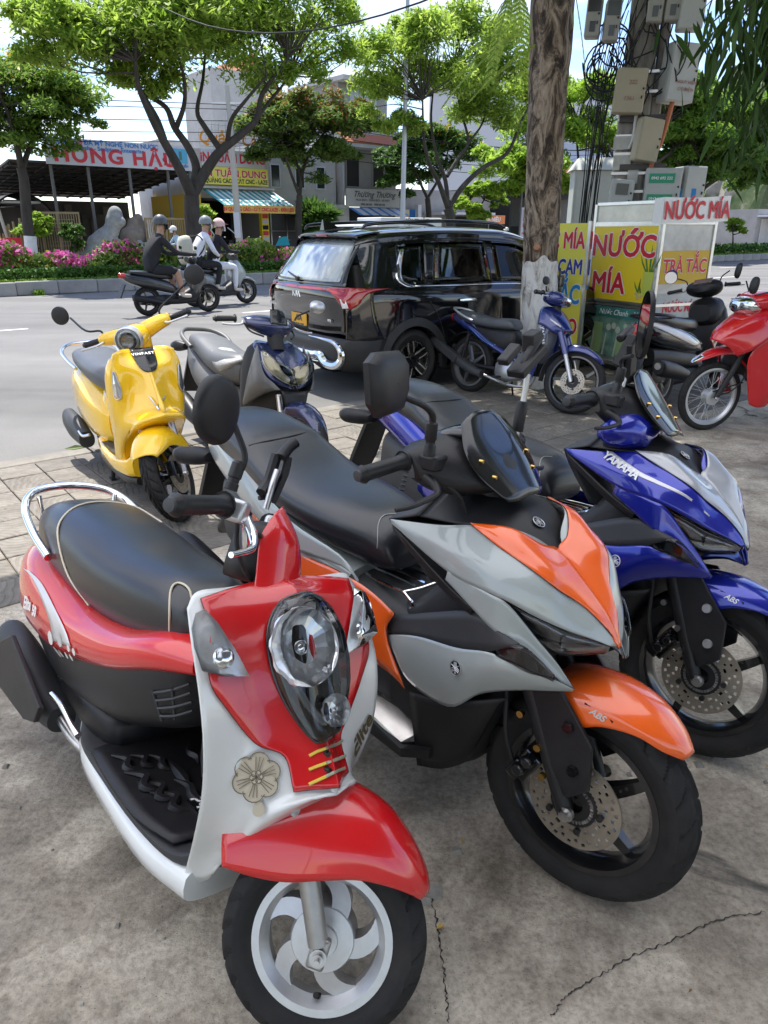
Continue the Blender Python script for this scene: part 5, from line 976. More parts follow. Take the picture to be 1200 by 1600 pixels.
def sculpture_yard():
 r = house('sculpture_workshop', 'open sculpture workshop shed with long white HỒNG HẬU fascia sign', 9.6, 38.5)
 sg = part('fascia_sign', SGN, r, ((1.1, -.1, 4.42), (8.3, .02, 5.55)))
 text('lettering', 'HỒNG HẬU', .86, SIGR, sg, (4.45, -.115, 4.83), XD, ZD, bold=.03, sx=1.18, sp=1.15); text('lettering', '91', .5, SIGR, sg, (6.95, -.115, 4.78), XD, ZD, bold=.01)
 text('lettering', 'ĐIÊU KHẮC ĐÁ MỸ NGHỆ NON NƯỚC', .27, SIGB, sg, (3.9, -.115, 5.40), XD, ZD, bold=.008, sx=1.1); text('lettering', 'Handicrafts - Sculpture Enterprise', .25, SIGB, sg, (3.9, -.115, 5.17), XD, ZD, bold=.006, sx=1.1)
 pn = part('sign_picture', mat('picture_blue', (.10, .42, .65), .5), sg, ((7.3, -.125, 4.75), (8.05, -.11, 5.42))); part('stone_figure', mat('figure_green', (.08, .2, .2), .5), pn, ((7.6, -.135, 4.9), (7.75, -.126, 5.3))); text('lettering', 'LÊ VĂN HIẾN', .16, SIGB, sg, (7.68, -.115, 4.62), XD, ZD, bold=.006, sx=.8)
 o = mesh('roof', [(-.5, 0, 4.5), (8.4, 0, 4.5), (8.4, 11, 3.5), (-.5, 11, 3.5)], [(0, 1, 2, 3)], CORR, r, False); solid(o, .08, 0); rb = MB()
 for k in range(10): rb.bx((-.5, .3 + k * 1.1, 4.32 - k * .1), (8.4, .38 + k * 1.1, 4.40 - k * .1))
 for k in range(12): x = -.4 + k * .78; rb.tube([(x, .1, 4.4), (x, 11, 3.42)], .05, 4)
 rb.build('rafters', DK, r, False); part('back_wall', CORR, r, ((1.2, 9.9, 0), (8.4, 10, 3.2)))
 sh = MB(); rnd = random.Random(2)
 for k in range(16): sh.bx((1.3 + k * .45, 9.5 + rnd.uniform(0, .25), 0), (1.73 + k * .45, 9.85, rnd.uniform(2.2, 3.)))
 sh.build('stacked_sheets', mat('old_sheet', (.13, .115, .10), .8, var=.4, vscale=.7), r, False)
 for x in (1.3, 3.0, 5.0, 7.0, 8.2): part('post', mat('post_steel', (.12, .12, .12), .6), r, ((x - .06, .05, 0), (x + .06, .17, 4.4)))
 part('yard_slab', mat('yard_concrete', (.3, .29, .27), .9), r, ((-.5, -1.2, .02), (8.4, 10, .06)))
 lt = part('side_shed', CORR, r, ((-3.2, 3, 0), (.6, 9, 2.6))); part('side_roof', mat('pale_sheet', (.42, .42, .42), .6), r, ((-3.6, 1.2, 2.75), (.9, 9, 2.85)))
 arch = MB(); arch.lathe([(1.5, 0), (1.5, 3.2), (1.42, 3.2), (1.42, 0)], 14, (.0, 1.0, 1.7), 'y', 0, .5, pi - .4); arch.build('arched_hood', CORR, r)
 for nm, x0, x1, h, lb in (('slat_gate', -.05, 1.9, 2.35, 'open tan slat gate leaf with square spiral pattern, left of the stone lion'), ('slat_gate', 5.1, 7.3, 2.15, 'tan slat gate leaf standing right of the stone lion, behind the riders')):
  g = empty(nm, uv(9.6 + x0, 37.6), TH0 + (.05 if x0 > 3 else -.22), lb, 'gate', 'slat gates'); w = x1 - x0
  part('frame', WOOD, g, ((0, -.03, .15), (.07, .03, h)), ((w - .07, -.03, .15), (w, .03, h)), ((.07, -.028, .15), (w - .07, .028, .24)), ((.07, -.028, h - .09), (w - .07, .028, h)), ((w / 2 - .05, -.031, .24), (w / 2 + .05, .031, h - .09)))
  n = int(w / .105); b0 = MB(); b0.bx((-.018, -.012, .24), (.018, .012, h - .09)); p0 = b0.build('slat', WOOD, g, False); p0.location.x = .12
  for k in range(1, n - 1):
   o = p0.copy(); COL.objects.link(o); o.parent = g; o.location.x = .12 + k * .105
  if x0 < 3: b = MB(); [b.bx((.25 + k * .12, -.03, .5 + k * .18), (w - .25 - k * .12, -.02, .53 + k * .18)) for k in range(4)]; [b.bx((.25 + k * .12, -.03, 2.0 - k * .16), (w - .25 - k * .12, -.02, 2.03 - k * .16)) for k in range(4)]; b.build('spiral_bars', WOOD, g, False)
sculpture_yard()
def carved(name, label, u, v, blobs, m, cat='sculpture'):
 """stone figure grown from overlapping rounded masses into one surface"""
 mb = bpy.data.metaballs.new(name); mb.resolution = .09; mb.threshold = .3; ob = bpy.data.objects.new(name, mb); COL.objects.link(ob)
 for x, y, z, r in blobs: e = mb.elements.new(); e.co = (x, y, z); e.radius = r
 me = bpy.data.meshes.new_from_object(ob.evaluated_get(bpy.context.evaluated_depsgraph_get())); bpy.data.objects.remove(ob); me.materials.clear(); me.materials.append(m); me.name = name; me.shade_smooth()
 o = bpy.data.objects.new(name, me); COL.objects.link(o); o.location = uv(u, v, .03); o.rotation_euler = (0, 0, TH0); return tag(o, label, cat, 'stone sculptures in the yard')
GRAN = mat('carved_granite', (.27, .28, .28), .8, var=.25, vscale=5, bump=.6, bscale=12); SAND = mat('tan_stone', (.25, .21, .17), .85, var=.25, vscale=4, bump=.7, bscale=9)
carved('stone_lion', 'grey carved stone lion sitting on a plinth in the workshop yard', 12.75, 37.2, [(-.9, 0, .45, .6), (-.6, .1, .9, .7), (-.25, 0, 1.2, .65), (.1, 0, 1.5, .55), (.3, -.1, 1.95, .62), (.35, -.15, 2.3, .45), (.5, -.4, 1.9, .3), (.35, -.1, .9, .35), (.4, -.1, .5, .3), (.42, -.2, .15, .35), (.0, -.3, .8, .35), (.0, -.35, .3, .35), (-.5, -.3, .2, .45), (-1.2, .1, .3, .4), (.75, .1, .35, .3), (1.1, 0, .3, .35)], GRAN)
carved('stone_boulder', 'tan rounded rock carving standing right behind the stone lion', 14.1, 38.1, [(-.4, 0, .5, .7), (.2, 0, .6, .8), (.7, .1, .5, .6), (.0, 0, 1.2, .75), (.5, 0, 1.3, .6), (.3, .1, 1.8, .5), (.65, .1, 1.75, .4), (.5, 0, 2.1, .3)], SAND)
carved('stone_bench', 'pale carved stone seat and slabs right of the lion', 14.35, 36.9, [(0, 0, .75, .35), (.4, 0, .85, .3), (-.3, 0, .95, .22), (.5, 0, 1.05, .2), (.1, .1, .4, .35), (.8, .1, .4, .4), (.4, .1, .3, .4)], GRAN)
carved('stone_figure', 'small dark stone figure at the left of the lion', 11.5, 37.8, [(0, 0, .4, .35), (.1, 0, .9, .3), (.05, 0, 1.35, .22), (-.2, 0, 1.1, .2), (.0, 0, 1.75, .15)], SAND)
carved('stone_plinth', 'low stack of stone blocks at the right side of the sculptures', 15.0, 37.3, [(0, 0, .3, .5), (.4, 0, .3, .45), (.2, 0, .65, .4), (.5, 0, .9, .3)], GRAN)
def left_yard():
 rd = empty('festive_stand', uv(7.5, 36.5), TH0, 'red stand with gold figures at the far left edge', 'stand'); part('panel', SIGR, rd, ((0, 0, .5), (1.1, .08, 1.25))); part('gold_figure', mat('gold_print', (.6, .4, .08), .4, .4), rd, ((.35, -.01, .75), (.5, .0, 1.1)), ((.7, -.01, .75), (.85, .0, 1.1))); part('legs', DK, rd, ((.05, 0, 0), (.1, .06, .5)), ((1.0, 0, 0), (1.05, .06, .5)))
 bf = empty('bamboo_fence', uv(6.8, 37.6), TH0, 'ragged tan bamboo fence with leaning poles at the left edge', 'fence'); rnd = random.Random(8); p0 = None
 for k in range(26):
  b = MB(); b.tube([(0, 0, 0), (rnd.uniform(-.1, .1), 0, rnd.uniform(1.3, 2.2))], .05, 5); o = b.build('cane', WOOD, bf); o.location = (k * .12, rnd.uniform(-.05, .05), 0)
 for x, dx in ((.3, -.5), (1.0, -.55), (1.6, -.5)): tube('leaning_pole', [(x, -.2, 0), (x + dx, 0, 4.2)], .07, mat('pale_pole', (.45, .43, .38), .8), bf, 8, 1)
left_yard()
def print_shop():
 r = house('print_shop', 'narrow print shop with yellow iN TUẤN DUNG boards and striped awning', 18.3, 39.)
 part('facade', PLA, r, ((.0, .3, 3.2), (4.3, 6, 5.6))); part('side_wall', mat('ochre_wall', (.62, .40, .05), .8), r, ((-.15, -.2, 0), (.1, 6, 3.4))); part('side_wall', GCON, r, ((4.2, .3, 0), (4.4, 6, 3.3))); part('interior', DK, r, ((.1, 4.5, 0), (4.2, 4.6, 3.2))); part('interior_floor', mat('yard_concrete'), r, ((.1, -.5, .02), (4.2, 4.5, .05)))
 yb = part('sign_board', YEL2, r, ((.35, -.25, 3.86), (4.25, -.15, 4.72))); two_tone('lettering', 'iN TUẤN DUNG', .48, SIGR, WHP_, yb, (2.25, -.262, 4.40), XD, ZD, .014, sx=1.08); text('lettering', 'QUẢNG CÁO - CẮT CNC - LAZE', .30, mat('print_dark', (.03, .03, .06), .5), yb, (2.3, -.262, 4.04), XD, ZD, bold=.008, sx=.86)
 wb = part('sign_board', SGN, r, ((.35, -.2, 4.76), (4.1, -.12, 5.55))); text('lettering', 'iN TUẤN DUNG', .62, SIGR, wb, (2.2, -.215, 5.15), XD, ZD, bold=.02, sx=.85)
 lt = MB(); [lt.bx((.3, -.11, 4.9 + k * .26), (4.2, -.09, 4.92 + k * .26)) for k in range(8)]; [lt.bx((.3 + k * .39, -.12, 4.76), (.33 + k * .39, -.1, 6.9)) for k in range(11)]; lt.build('lattice', STEEL, r, False)
 text('lettering', 'Quảng Cáo', .85, mat('print_orange', (.75, .30, .03), .5), r, (2.2, -.15, 6.1), XD, ZD, bold=.02, shear=.2, sx=.95)
 n = 24; aw = empty('x', (0, 0, 0)) if False else None; p0 = None; TL = mat('awning_teal', (.02, .32, .36), .6); WS = mat('awning_white', (.72, .75, .74), .6)
 for k in range(n):
  x = .3 + k * 4.3 / n; V = [(x, -.1, 3.60), (x + 4.3 / n, -.1, 3.60), (x + .35 + 4.3 / n, -1.75, 2.80), (x + .35, -1.75, 2.80)]; o = mesh('awning_strip', V, [(0, 1, 2, 3)], WS if k % 2 else TL, r, False); solid(o, .02, 0)
 vl = part('awning_valance', mat('valance_amber', (.70, .45, .10), .6), r, ((.62, -1.79, 2.42), (4.98, -1.77, 2.80))); text('lettering', 'iN QUẢNG CÁO - CẮT CNC-LAZE - ĐÈN LED', .25, SIGR, vl, (2.75, -1.80, 2.6), XD, ZD, bold=.01, sx=.85)
 for x in (.15, 3.75): 
  c = part('pillar', YEL_, r, ((x, -.15, 0), (x + .46, .15, 2.9))); 
  for k in range(8): part('price_panel', SIGR if k % 3 == 0 else (DK if k % 3 == 1 else SGN), c, ((x + .05, -.165, .4 + k * .3), (x + .41, -.152, .62 + k * .3)))
 tube('step_rail', [(1.0, -1.3, .1), (.4, -.3, 1.7)], .035, SGN, r); tube('step_rail', [(3.0, -1.6, .1), (1.5, -.3, 1.7)], .035, SGN, r); part('canopy_edge', mat('pale_sheet'), r, ((.2, -.4, 3.66), (4.6, .3, 3.76)))
print_shop()
def windows(r, m, rects, y=-.02, frame=None):
 for x0, z0, x1, z1 in rects:
  f = part('window', frame or SGN, r, ((x0, y - .05, z0), (x0 + .07, y + .03, z1)), ((x1 - .07, y - .05, z0), (x1, y + .03, z1)), ((x0 + .07, y - .05, z0), (x1 - .07, y + .03, z0 + .07)), ((x0 + .07, y - .05, z1 - .07), (x1 - .07, y + .03, z1))); part('pane', m, f, ((x0 + .07, y - .02, z0 + .07), (x1 - .07, y, z1 - .07)))
def row_houses():
 r = house('tall_house', 'tall pale house with blank white side wall behind the print shop', 23.6, 47); part('wall', PLA, r, ((0, 0, 0), (4.4, 4, 11.))); windows(r, GLS, ((.9, 7, 2.0, 8.6), (3.0, 7, 4.2, 8.6)))
 r = house('annex', 'low white annex beside the sculpture workshop', 19.2, 45.5); part('wall', PLA, r, ((0, 0, 0), (2.2, 4, 6.6)))
 r = house('white_block_house', 'white brick house with grey ledges between the print shop and the concrete house', 23., 40.5); wl = part('wall', PLA, r, ((0, 0, 0), (5.4, 6, 6.2))); windows(r, GLS, ((.7, 3.9, 1.4, 5.2), (2.4, 3.9, 3.1, 5.2), (3.9, 3.9, 4.6, 5.2))); part('ledge', GCON, r, ((-.1, -1.2, 2.75), (5.4, -.0, 2.85))); part('shutter', mat('shutter_dark', (.10, .10, .11), .6), r, ((.1, -.05, .1), (3.4, .0, 2.6))); part('gate_post', STEEL, r, ((.4, -.3, 0), (.48, -.22, 2.6)), ((1.5, -.3, 0), (1.58, -.22, 2.6)), ((2.5, -.3, 0), (2.58, -.22, 2.6)), ((3.4, -.3, 0), (3.48, -.22, 2.6)), ((.4, -.3, 1.5), (3.48, -.26, 1.55)))
 r = house('gabled_house', 'tall house whose red tiled gable peeks over the tree', 27., 52.); part('wall', PLA, r, ((0, 0, 0), (5, 6, 10.2))); gb = MB(); gb.add([(-.4, -.4, 10.2), (5.4, -.4, 10.2), (2.5, -.4, 13.2), (-.4, 6.4, 10.2), (5.4, 6.4, 10.2), (2.5, 6.4, 13.2)], [(0, 1, 2), (3, 5, 4), (0, 2, 5, 3), (1, 4, 5, 2)]); gb.build('roof', TER, r, False); gb = MB(); gb.add([(.3, -.45, 10.4), (4.7, -.45, 10.4), (2.5, -.45, 12.6)], [(0, 1, 2)]); gb.build('gable', PLA, r, False); part('window', GLS, r, ((1.8, -.5, 10.6), (3.2, -.46, 11.5)))
 r = house('garden_wall', 'low white wall and slatted white gate left of the grey shop house', 26.8, 39.8, 'wall'); part('wall', PLA, r, ((0, 0, 0), (2.1, .25, 3.05))); part('gate_post', PLA, r, ((2.1, -.1, 0), (2.5, .3, 2.0))); b0 = MB(); b0.bx((0, -.06, .2), (.09, -.03, 2.0)); p0 = b0.build('slat', SGN, r, False); p0.location.x = .1
 for k in range(1, 15):
  o = p0.copy(); COL.objects.link(o); o.parent = r; o.location.x = .1 + k * .135
 r = house('shop_house', 'unfinished grey concrete shop house with tiled ledge and Thương Thương sign', 28.6, 40.)
 part('wall', PLA, r, ((0, .0, 0), (.12, 7, 7.0))); part('facade', GCON, r, ((.12, .4, 3.9), (4.6, 7, 7.0))); windows(r, DK, ((.5, 4.1, 1.6, 5.9), (2.6, 4.1, 3.6, 5.9)), .4, GCON); part('slab', PLA, r, ((-.1, -.7, 6.3), (4.8, .4, 6.55))); t = mesh('tiled_ledge', [(-.1, -.75, 6.55), (4.8, -.75, 6.55), (4.8, .4, 7.15), (-.1, .4, 7.15)], [(0, 1, 2, 3)], TER, r, False); solid(t, .08, 0)
 part('upper_storey', GCON, r, ((.9, 1.6, 7.0), (4.8, 7, 10.2))); part('upper_slab', PLA, r, ((.6, .6, 10.1), (5.0, 7, 10.35))); part('balcony', PLA, r, ((1.6, .4, 7.2), (4.6, .5, 7.9))); part('doorway', mat('pale_blue', (.40, .45, .52), .8), r, ((1.8, 1.55, 7.3), (3.9, 1.6, 9.8))); part('window', GLS, r, ((2.4, 1.5, 8.2), (3.3, 1.55, 8.8)))
 sg = part('sign_board', PLA, r, ((.0, -.35, 2.95), (4.3, -.25, 4.0))); text('lettering', 'Thương Thương', .50, mat('print_dark'), sg, (2.2, -.362, 3.68), XD, ZD, shear=.4, bold=.004); text('lettering', 'MUA BÁN - TRAO ĐỔI - XE MÁY', .19, mat('print_dark'), sg, (2.1, -.362, 3.35), XD, ZD); text('lettering', '0905 246 246    0935 246 246', .16, mat('print_dark'), sg, (2.1, -.362, 3.1), XD, ZD, bold=.004)
 for k in range(16): o = mesh('awning_strip', [(.2 + k * .25, -.3, 2.9), (.45 + k * .25, -.3, 2.9), (.45 + k * .25, -1.5, 2.45), (.2 + k * .25, -1.5, 2.45)], [(0, 1, 2, 3)], SIGB if k % 3 == 0 else SGN, r, False); solid(o, .015, 0)
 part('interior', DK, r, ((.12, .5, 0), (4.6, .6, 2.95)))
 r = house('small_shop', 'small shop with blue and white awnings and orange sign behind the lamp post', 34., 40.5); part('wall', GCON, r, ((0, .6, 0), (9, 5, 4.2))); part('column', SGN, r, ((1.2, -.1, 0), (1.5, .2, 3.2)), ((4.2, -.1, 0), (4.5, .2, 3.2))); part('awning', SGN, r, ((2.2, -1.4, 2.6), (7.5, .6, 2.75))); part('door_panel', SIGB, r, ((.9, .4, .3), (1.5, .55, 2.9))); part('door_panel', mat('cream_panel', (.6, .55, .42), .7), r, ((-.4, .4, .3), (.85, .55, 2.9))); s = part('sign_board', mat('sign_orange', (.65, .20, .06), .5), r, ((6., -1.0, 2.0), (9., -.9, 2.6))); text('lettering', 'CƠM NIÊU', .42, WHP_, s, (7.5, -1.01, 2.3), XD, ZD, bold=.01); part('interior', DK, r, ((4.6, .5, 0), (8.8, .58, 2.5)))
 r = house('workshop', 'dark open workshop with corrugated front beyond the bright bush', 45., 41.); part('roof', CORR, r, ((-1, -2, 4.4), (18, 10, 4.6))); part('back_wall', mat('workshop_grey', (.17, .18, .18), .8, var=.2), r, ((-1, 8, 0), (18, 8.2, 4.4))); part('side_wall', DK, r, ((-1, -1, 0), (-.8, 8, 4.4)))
 for k in range(9): part('post', mat('post_steel'), r, ((k * 2.1, -1.2, 0), (k * 2.1 + .12, -1.1, 4.4)))
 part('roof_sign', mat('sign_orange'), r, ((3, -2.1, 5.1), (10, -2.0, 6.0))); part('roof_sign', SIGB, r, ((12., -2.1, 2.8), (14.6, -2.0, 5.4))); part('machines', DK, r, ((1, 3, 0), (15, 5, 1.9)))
 r = house('white_hotel', 'large blank white building rising behind the trees', 66., 62.); part('wall', mat('far_white', (.48, .50, .53), .8), r, ((0, 0, 0), (24, 12, 17))); part('parapet', PLA, r, ((-.3, -.3, 17), (24.3, 12.3, 17.8))); windows(r, GLS, [(2 + k * 3.4, z, 3.6 + k * 3.4, z + 1.6) for k in range(6) for z in (9, 12.5)])
 r = house('white_hall', 'broad white hall roof seen between tree trunk and concrete pole', 73., 60.); part('wall', mat('far_white'), r, ((0, 0, 0), (20, 14, 9))); gb = MB(); gb.add([(-.5, -.5, 9), (20.5, -.5, 9), (20.5, 14.5, 9), (-.5, 14.5, 9), (-.5, 7, 16), (20.5, 7, 16)], [(0, 1, 5, 4), (2, 3, 4, 5), (1, 2, 5), (3, 0, 4)]); gb.build('roof', mat('far_grey_roof', (.42, .44, .47), .6), r, False)
 r = house('roadside_shops', 'low row of shops with yellow board behind the median at the right edge', 94., 40.5); part('wall', GCON, r, ((-8, 1, 0), (60, 7, 3.8))); part('awning', SGN, r, ((-8, -1.5, 3.0), (60, 1, 3.15))); part('sign_board', YEL_, r, ((1, -1.6, 3.3), (5, -1.5, 5.6))); part('sign_board', SIGR, r, ((-5, -1.6, 2.2), (-1.5, -1.5, 3.)))
 for k in range(12): part('shutter', SIGB if k % 4 == 1 else (DK if k % 2 else PLA), r, ((-7 + k * 5.4, .9, .1), (-3 + k * 5.4, .98, 2.8)))
row_houses()
def hill():
 rng = np.random.default_rng(2); V = []; n = 34
 for i in range(n):
  for j in range(n):
   x = (i / (n - 1) - .5) * 2; y = (j / (n - 1) - .5) * 2; d = max(0, 1 - (x * x + y * y)); h = 62 * d ** .55 * (1 + .16 * sin(x * 9 + 1) * cos(y * 7)) + rng.normal(0, 1.4) * (d > .02); V.append((x * 85, y * 60, h - 1))
 m, N, L, b = nodes('rock_and_scrub'); tc = N.new('ShaderNodeTexCoord'); n1 = noise(N, L, tc.outputs['Object'], .11, 8, .7); L.new(ramp(N, L, n1, [(.42, (.05, .085, .03)), (.5, (.10, .12, .06)), (.56, (.24, .22, .19)), (.75, (.33, .31, .28))]), b.inputs['Base Color']); b.inputs['Roughness'].default_value = .95
 o = mesh('hill', V, gridfaces(n, n), m, None, False); o.location = (178, 295, 0); struct(o)
hill()
def street_pole():
 r = empty('utility_pole', uv(18.75, 35.4), 0, 'slim concrete utility pole in front of the yellow print shop boards', 'pole'); m = mat('pale_pole'); tube('shaft', [(0, 0, 0), (-.05, 0, 3.5), (-.12, .02, 8.)], [.19, .16, .12], m, r, 12, 2); part('crossarm', STEEL, r, ((-.9, -.06, 7.2), (.7, .06, 7.3))); part('notice', SGN, r, ((-.2, -.2, 1.2), (.1, -.17, 2.4)))
 for k, (z, dz) in enumerate(((7.2, 0), (7.0, .3), (6.5, .5), (6.0, .2), (5.6, .1))):
  for s in (-1, 1):
   L_ = 34; e = np.array((s * L_ * CU - .3 * k, s * L_ * SU, z + (dz if s > 0 else -dz * .4))); a0 = np.array((-.1, 0, z)); tube('cable', [a0, a0 * .75 + e * .25 - (0, 0, .5), (a0 + e) / 2 - (0, 0, .7), a0 * .25 + e * .75 - (0, 0, .5), e], .018, DARKIN, r, 4, 4)
street_pole()
# ---------------------------------------------------------------- traffic and people
def body(name, joints, bones, mats, parent=None):
 """one continuous figure: joints {name: (xyz, radius)}, bones [(a, b, material index)]"""
 ks = list(joints); me = bpy.data.meshes.new(name); me.from_pydata([joints[k][0] for k in ks], [(ks.index(a), ks.index(b)) for a, b, _ in bones], []); ob = bpy.data.objects.new(name, me); COL.objects.link(ob)
 ob.modifiers.new('skin', 'SKIN'); sv = me.skin_vertices[0].data
 for i, k in enumerate(ks): r = joints[k][1]; sv[i].radius = r if isinstance(r, tuple) else (r, r); sv[i].use_root = (i == 0)
 sb = ob.modifiers.new('sub', 'SUBSURF'); sb.levels = 2; sb.render_levels = 2
 m2 = bpy.data.meshes.new_from_object(ob.evaluated_get(bpy.context.evaluated_depsgraph_get())); bpy.data.objects.remove(ob); m2.name = name; m2.materials.clear(); [m2.materials.append(q) for q in mats]
 A = np.array([joints[a][0] for a, b, _ in bones]); Bq = np.array([joints[b][0] for a, b, _ in bones]); D = Bq - A; mi = []
 for p in m2.polygons:
  c = np.array(p.center); t = np.clip(((c - A) * D).sum(1) / (D * D).sum(1), 0, 1); mi.append(bones[int(np.argmin(np.linalg.norm(c - A - D * t[:, None], axis=1)))][2])
 m2.polygons.foreach_set('material_index', mi); m2.shade_smooth(); o = bpy.data.objects.new(name, m2); COL.objects.link(o); o.parent = parent; return o
SKIN = mat('skin', (.42, .24, .16), .55); BLKC = mat('black_cloth', (.016, .016, .018), .85, var=.2, vscale=12); WHC = mat('white_cloth', (.70, .72, .76), .85, var=.06, vscale=9); MASK = mat('mask_white', (.72, .72, .72), .8); SHOE = mat('pale_shoe', (.66, .58, .50), .7); HAIR = mat('hair', (.02, .017, .015), .6)
def rider(label, root_loc, rz, top, leg, shin, helm, mask, hands, lean=.12, back=0., feet=(.42, .23), scale=1., shoe=SHOE):
 r = empty('person', root_loc, rz, label, 'person', 'people riding motorbikes'); r.scale = (scale,) * 3; h = .80; ms = [SKIN, top, leg, shin, shoe]
 J = {'pelvis': ((0, 0, h), (.15, .17)), 'waist': ((.04, 0, h + .2), (.125, .155)), 'chest': ((.10 + lean, 0, h + .42), (.125, .18)), 'neck': ((.13 + lean * 1.2, 0, h + .58), (.06, .06)), 'headb': ((.15 + lean * 1.2, 0, h + .65), (.075, .07)), 'head': ((.17 + lean * 1.2, 0, h + .76), (.085, .08))}
 Bn = [('pelvis', 'waist', 1), ('waist', 'chest', 1), ('chest', 'neck', 1), ('neck', 'headb', 0), ('headb', 'head', 0)]
 for s, n in ((-1, 'r'), (1, 'l')):
  hx, hy, hz = hands; J.update({'sh' + n: ((.09 + lean, s * .17, h + .50), .065), 'el' + n: (((.09 + lean + hx) / 2 - .04, s * .26, (h + .5 + hz) / 2 - .10), .048), 'wr' + n: ((hx - .05, s * hy, hz), .034), 'hd' + n: ((hx + .04, s * hy, hz), (.035, .03)), 'hip' + n: ((.04, s * .10, h), .10), 'kn' + n: ((.44, s * .17, h - .03), .075), 'an' + n: ((feet[0], s * .17, feet[1] + .10), .048), 'he' + n: ((feet[0] - .02, s * .17, feet[1] + .035), .042), 'to' + n: ((feet[0] + .17, s * .175, feet[1] + .02), .035)})
  Bn += [('chest', 'sh' + n, 1), ('sh' + n, 'el' + n, 1), ('el' + n, 'wr' + n, 1), ('wr' + n, 'hd' + n, 1 if top is BLKC else 0), ('pelvis', 'hip' + n, 2), ('hip' + n, 'kn' + n, 2), ('kn' + n, 'an' + n, 3), ('an' + n, 'he' + n, 4), ('he' + n, 'to' + n, 4)]
 body('body', J, Bn, ms, r); hc = np.array(J['head'][0]); b = MB()
 V = []; 
 for i in range(8):
  for j in range(20):
   e = -.25 + (pi / 2 + .25) * i / 7; a = 2 * pi * j / 20; V.append(hc + (.135 * cos(e) * cos(a) - .01, .118 * cos(e) * sin(a), .135 * sin(e) + .02))
 b.add(V, [q[::-1] for q in gridfaces(8, 20, True)]); b.add([hc + (.09, -.10, .045), hc + (.09, .10, .045), hc + (.19, .06, .03), hc + (.19, -.06, .03)], [(0, 1, 2, 3)]); b.build('helmet', helm, r)
 if mask: q = MB(); q.add([hc + (.05 + .055 * cos(a), .088 * sin(a), dz) for dz in (-.10, -.06, -.015) for a in np.linspace(-1.35, 1.35, 9)], gridfaces(3, 9)); o = q.build('face_mask', mask, r); solid(o, .012, 1)
 st = MB(); st.tube([hc + (.02, -.115, .0), hc + (.045, -.06, -.125), hc + (.045, .06, -.125), hc + (.02, .115, .0)], .008, 5, 3); st.build('chin_strap', BLKC, r)
 ey = MB(); [ey.box(hc + (.085, s * .032, .0), (.01, .022, .01)) for s in (-1, 1)]; ey.build('eye', HAIR, r, False); return r
def plain_scooter(name, label, u, v, col, dark, rz=0., cat='scooter', lean=0., steer=0., kind='moving'):
 x, y, _ = uv(u, v); B = Bike(name, (x, y, 38.55 + rz, lean), (1.26, .27, 26, steer), label, cat, 'motorbikes on the road' if kind == 'moving' else 'parked motorbikes far off'); r = B.root
 wheel(B, 'front_wheel', 1.26, .27, .27, .045, .19, 'five', BLKG, True, (.1, -.05), seg=72); wheel(B, 'rear_wheel', 0, .27, .27, .05, .19, 'five', BLKG, False, None, seg=72)
 B.shell('seat', [(-.3, .78, .84, .09), (-.05, .72, .83, .13), (.25, .67, .79, .13), (.52, .65, .77, .09)], SEAT); B.shell('rear_body', [(-.48, .74, .80, .04), (-.3, .60, .78, .1), (.1, .48, .72, .15), (.45, .40, .62, .15), (.6, .38, .5, .12)], col, n=2.6)
 B.shell('floor', [(.3, .2, .36, .14), (.6, .19, .31, .17), (.95, .2, .36, .16)], dark, n=4); B.shell('leg_shield', [(.86, .25, .6, .15), (.93, .25, .93, .19), (1.02, .3, .95, .17), (1.12, .45, .86, .13), (1.24, .55, .72, .06)], col, n=3)
 B.shell('lower_fairing', [(.55, .2, .36, .17), (.8, .22, .48, .18), (1.0, .3, .6, .17)], dark, n=3); B.shell('front_mudguard', [(1.06, .44, .52, .07), (1.2, .52, .57, .075), (1.36, .50, .56, .07), (1.5, .42, .47, .04)], col, True); B.shell('handlebar_cover', [(.88, .96, 1.05, .1), (.96, .93, 1.08, .15), (1.06, .95, 1.03, .1)], dark, True)
 for s in (-1, 1):
  grip(B, (.90, s * .2, 1.03), (.88, s * .34, 1.02)); B.tube('fork_leg', [(1.1, s * .08, .6), (1.255, s * .085, .28)], .02, BLK, True)
  oval_mirror(B, (.92, s * .32, 1.22), (.95, 0, .1), (0, 0, 1), .05, .035, [(.93, s * .18, 1.06), (.92, s * .28, 1.17)])
 B.shell('muffler', [(-.35, .3, .42, .05, -.19), (.0, .24, .36, .06, -.18), (.25, .2, .28, .03, -.16)], BLK, n=2.3); B.shell('tail_light', [(-.5, .72, .80, .03), (-.46, .70, .80, .06), (-.4, .70, .8, .08)], LENSR); B.shell('engine_case', [(-.1, .2, .36, .05, .1), (.3, .17, .38, .12, 0), (.5, .2, .36, .12, 0)], GREYP)
 b = MB(); b.add([(-.42, -.08, .6), (-.42, .08, .6), (-.54, .08, .36), (-.54, -.08, .36)], [(0, 1, 2, 3)]); o = b.build('rear_mudguard', BLK, r, False); solid(o, .02, 0); return B
GRS = paint('grey_scooter_paint', (.25, .29, .29), 0, .3); DKS = paint('dark_scooter_paint', (.02, .022, .025), 0, .3)
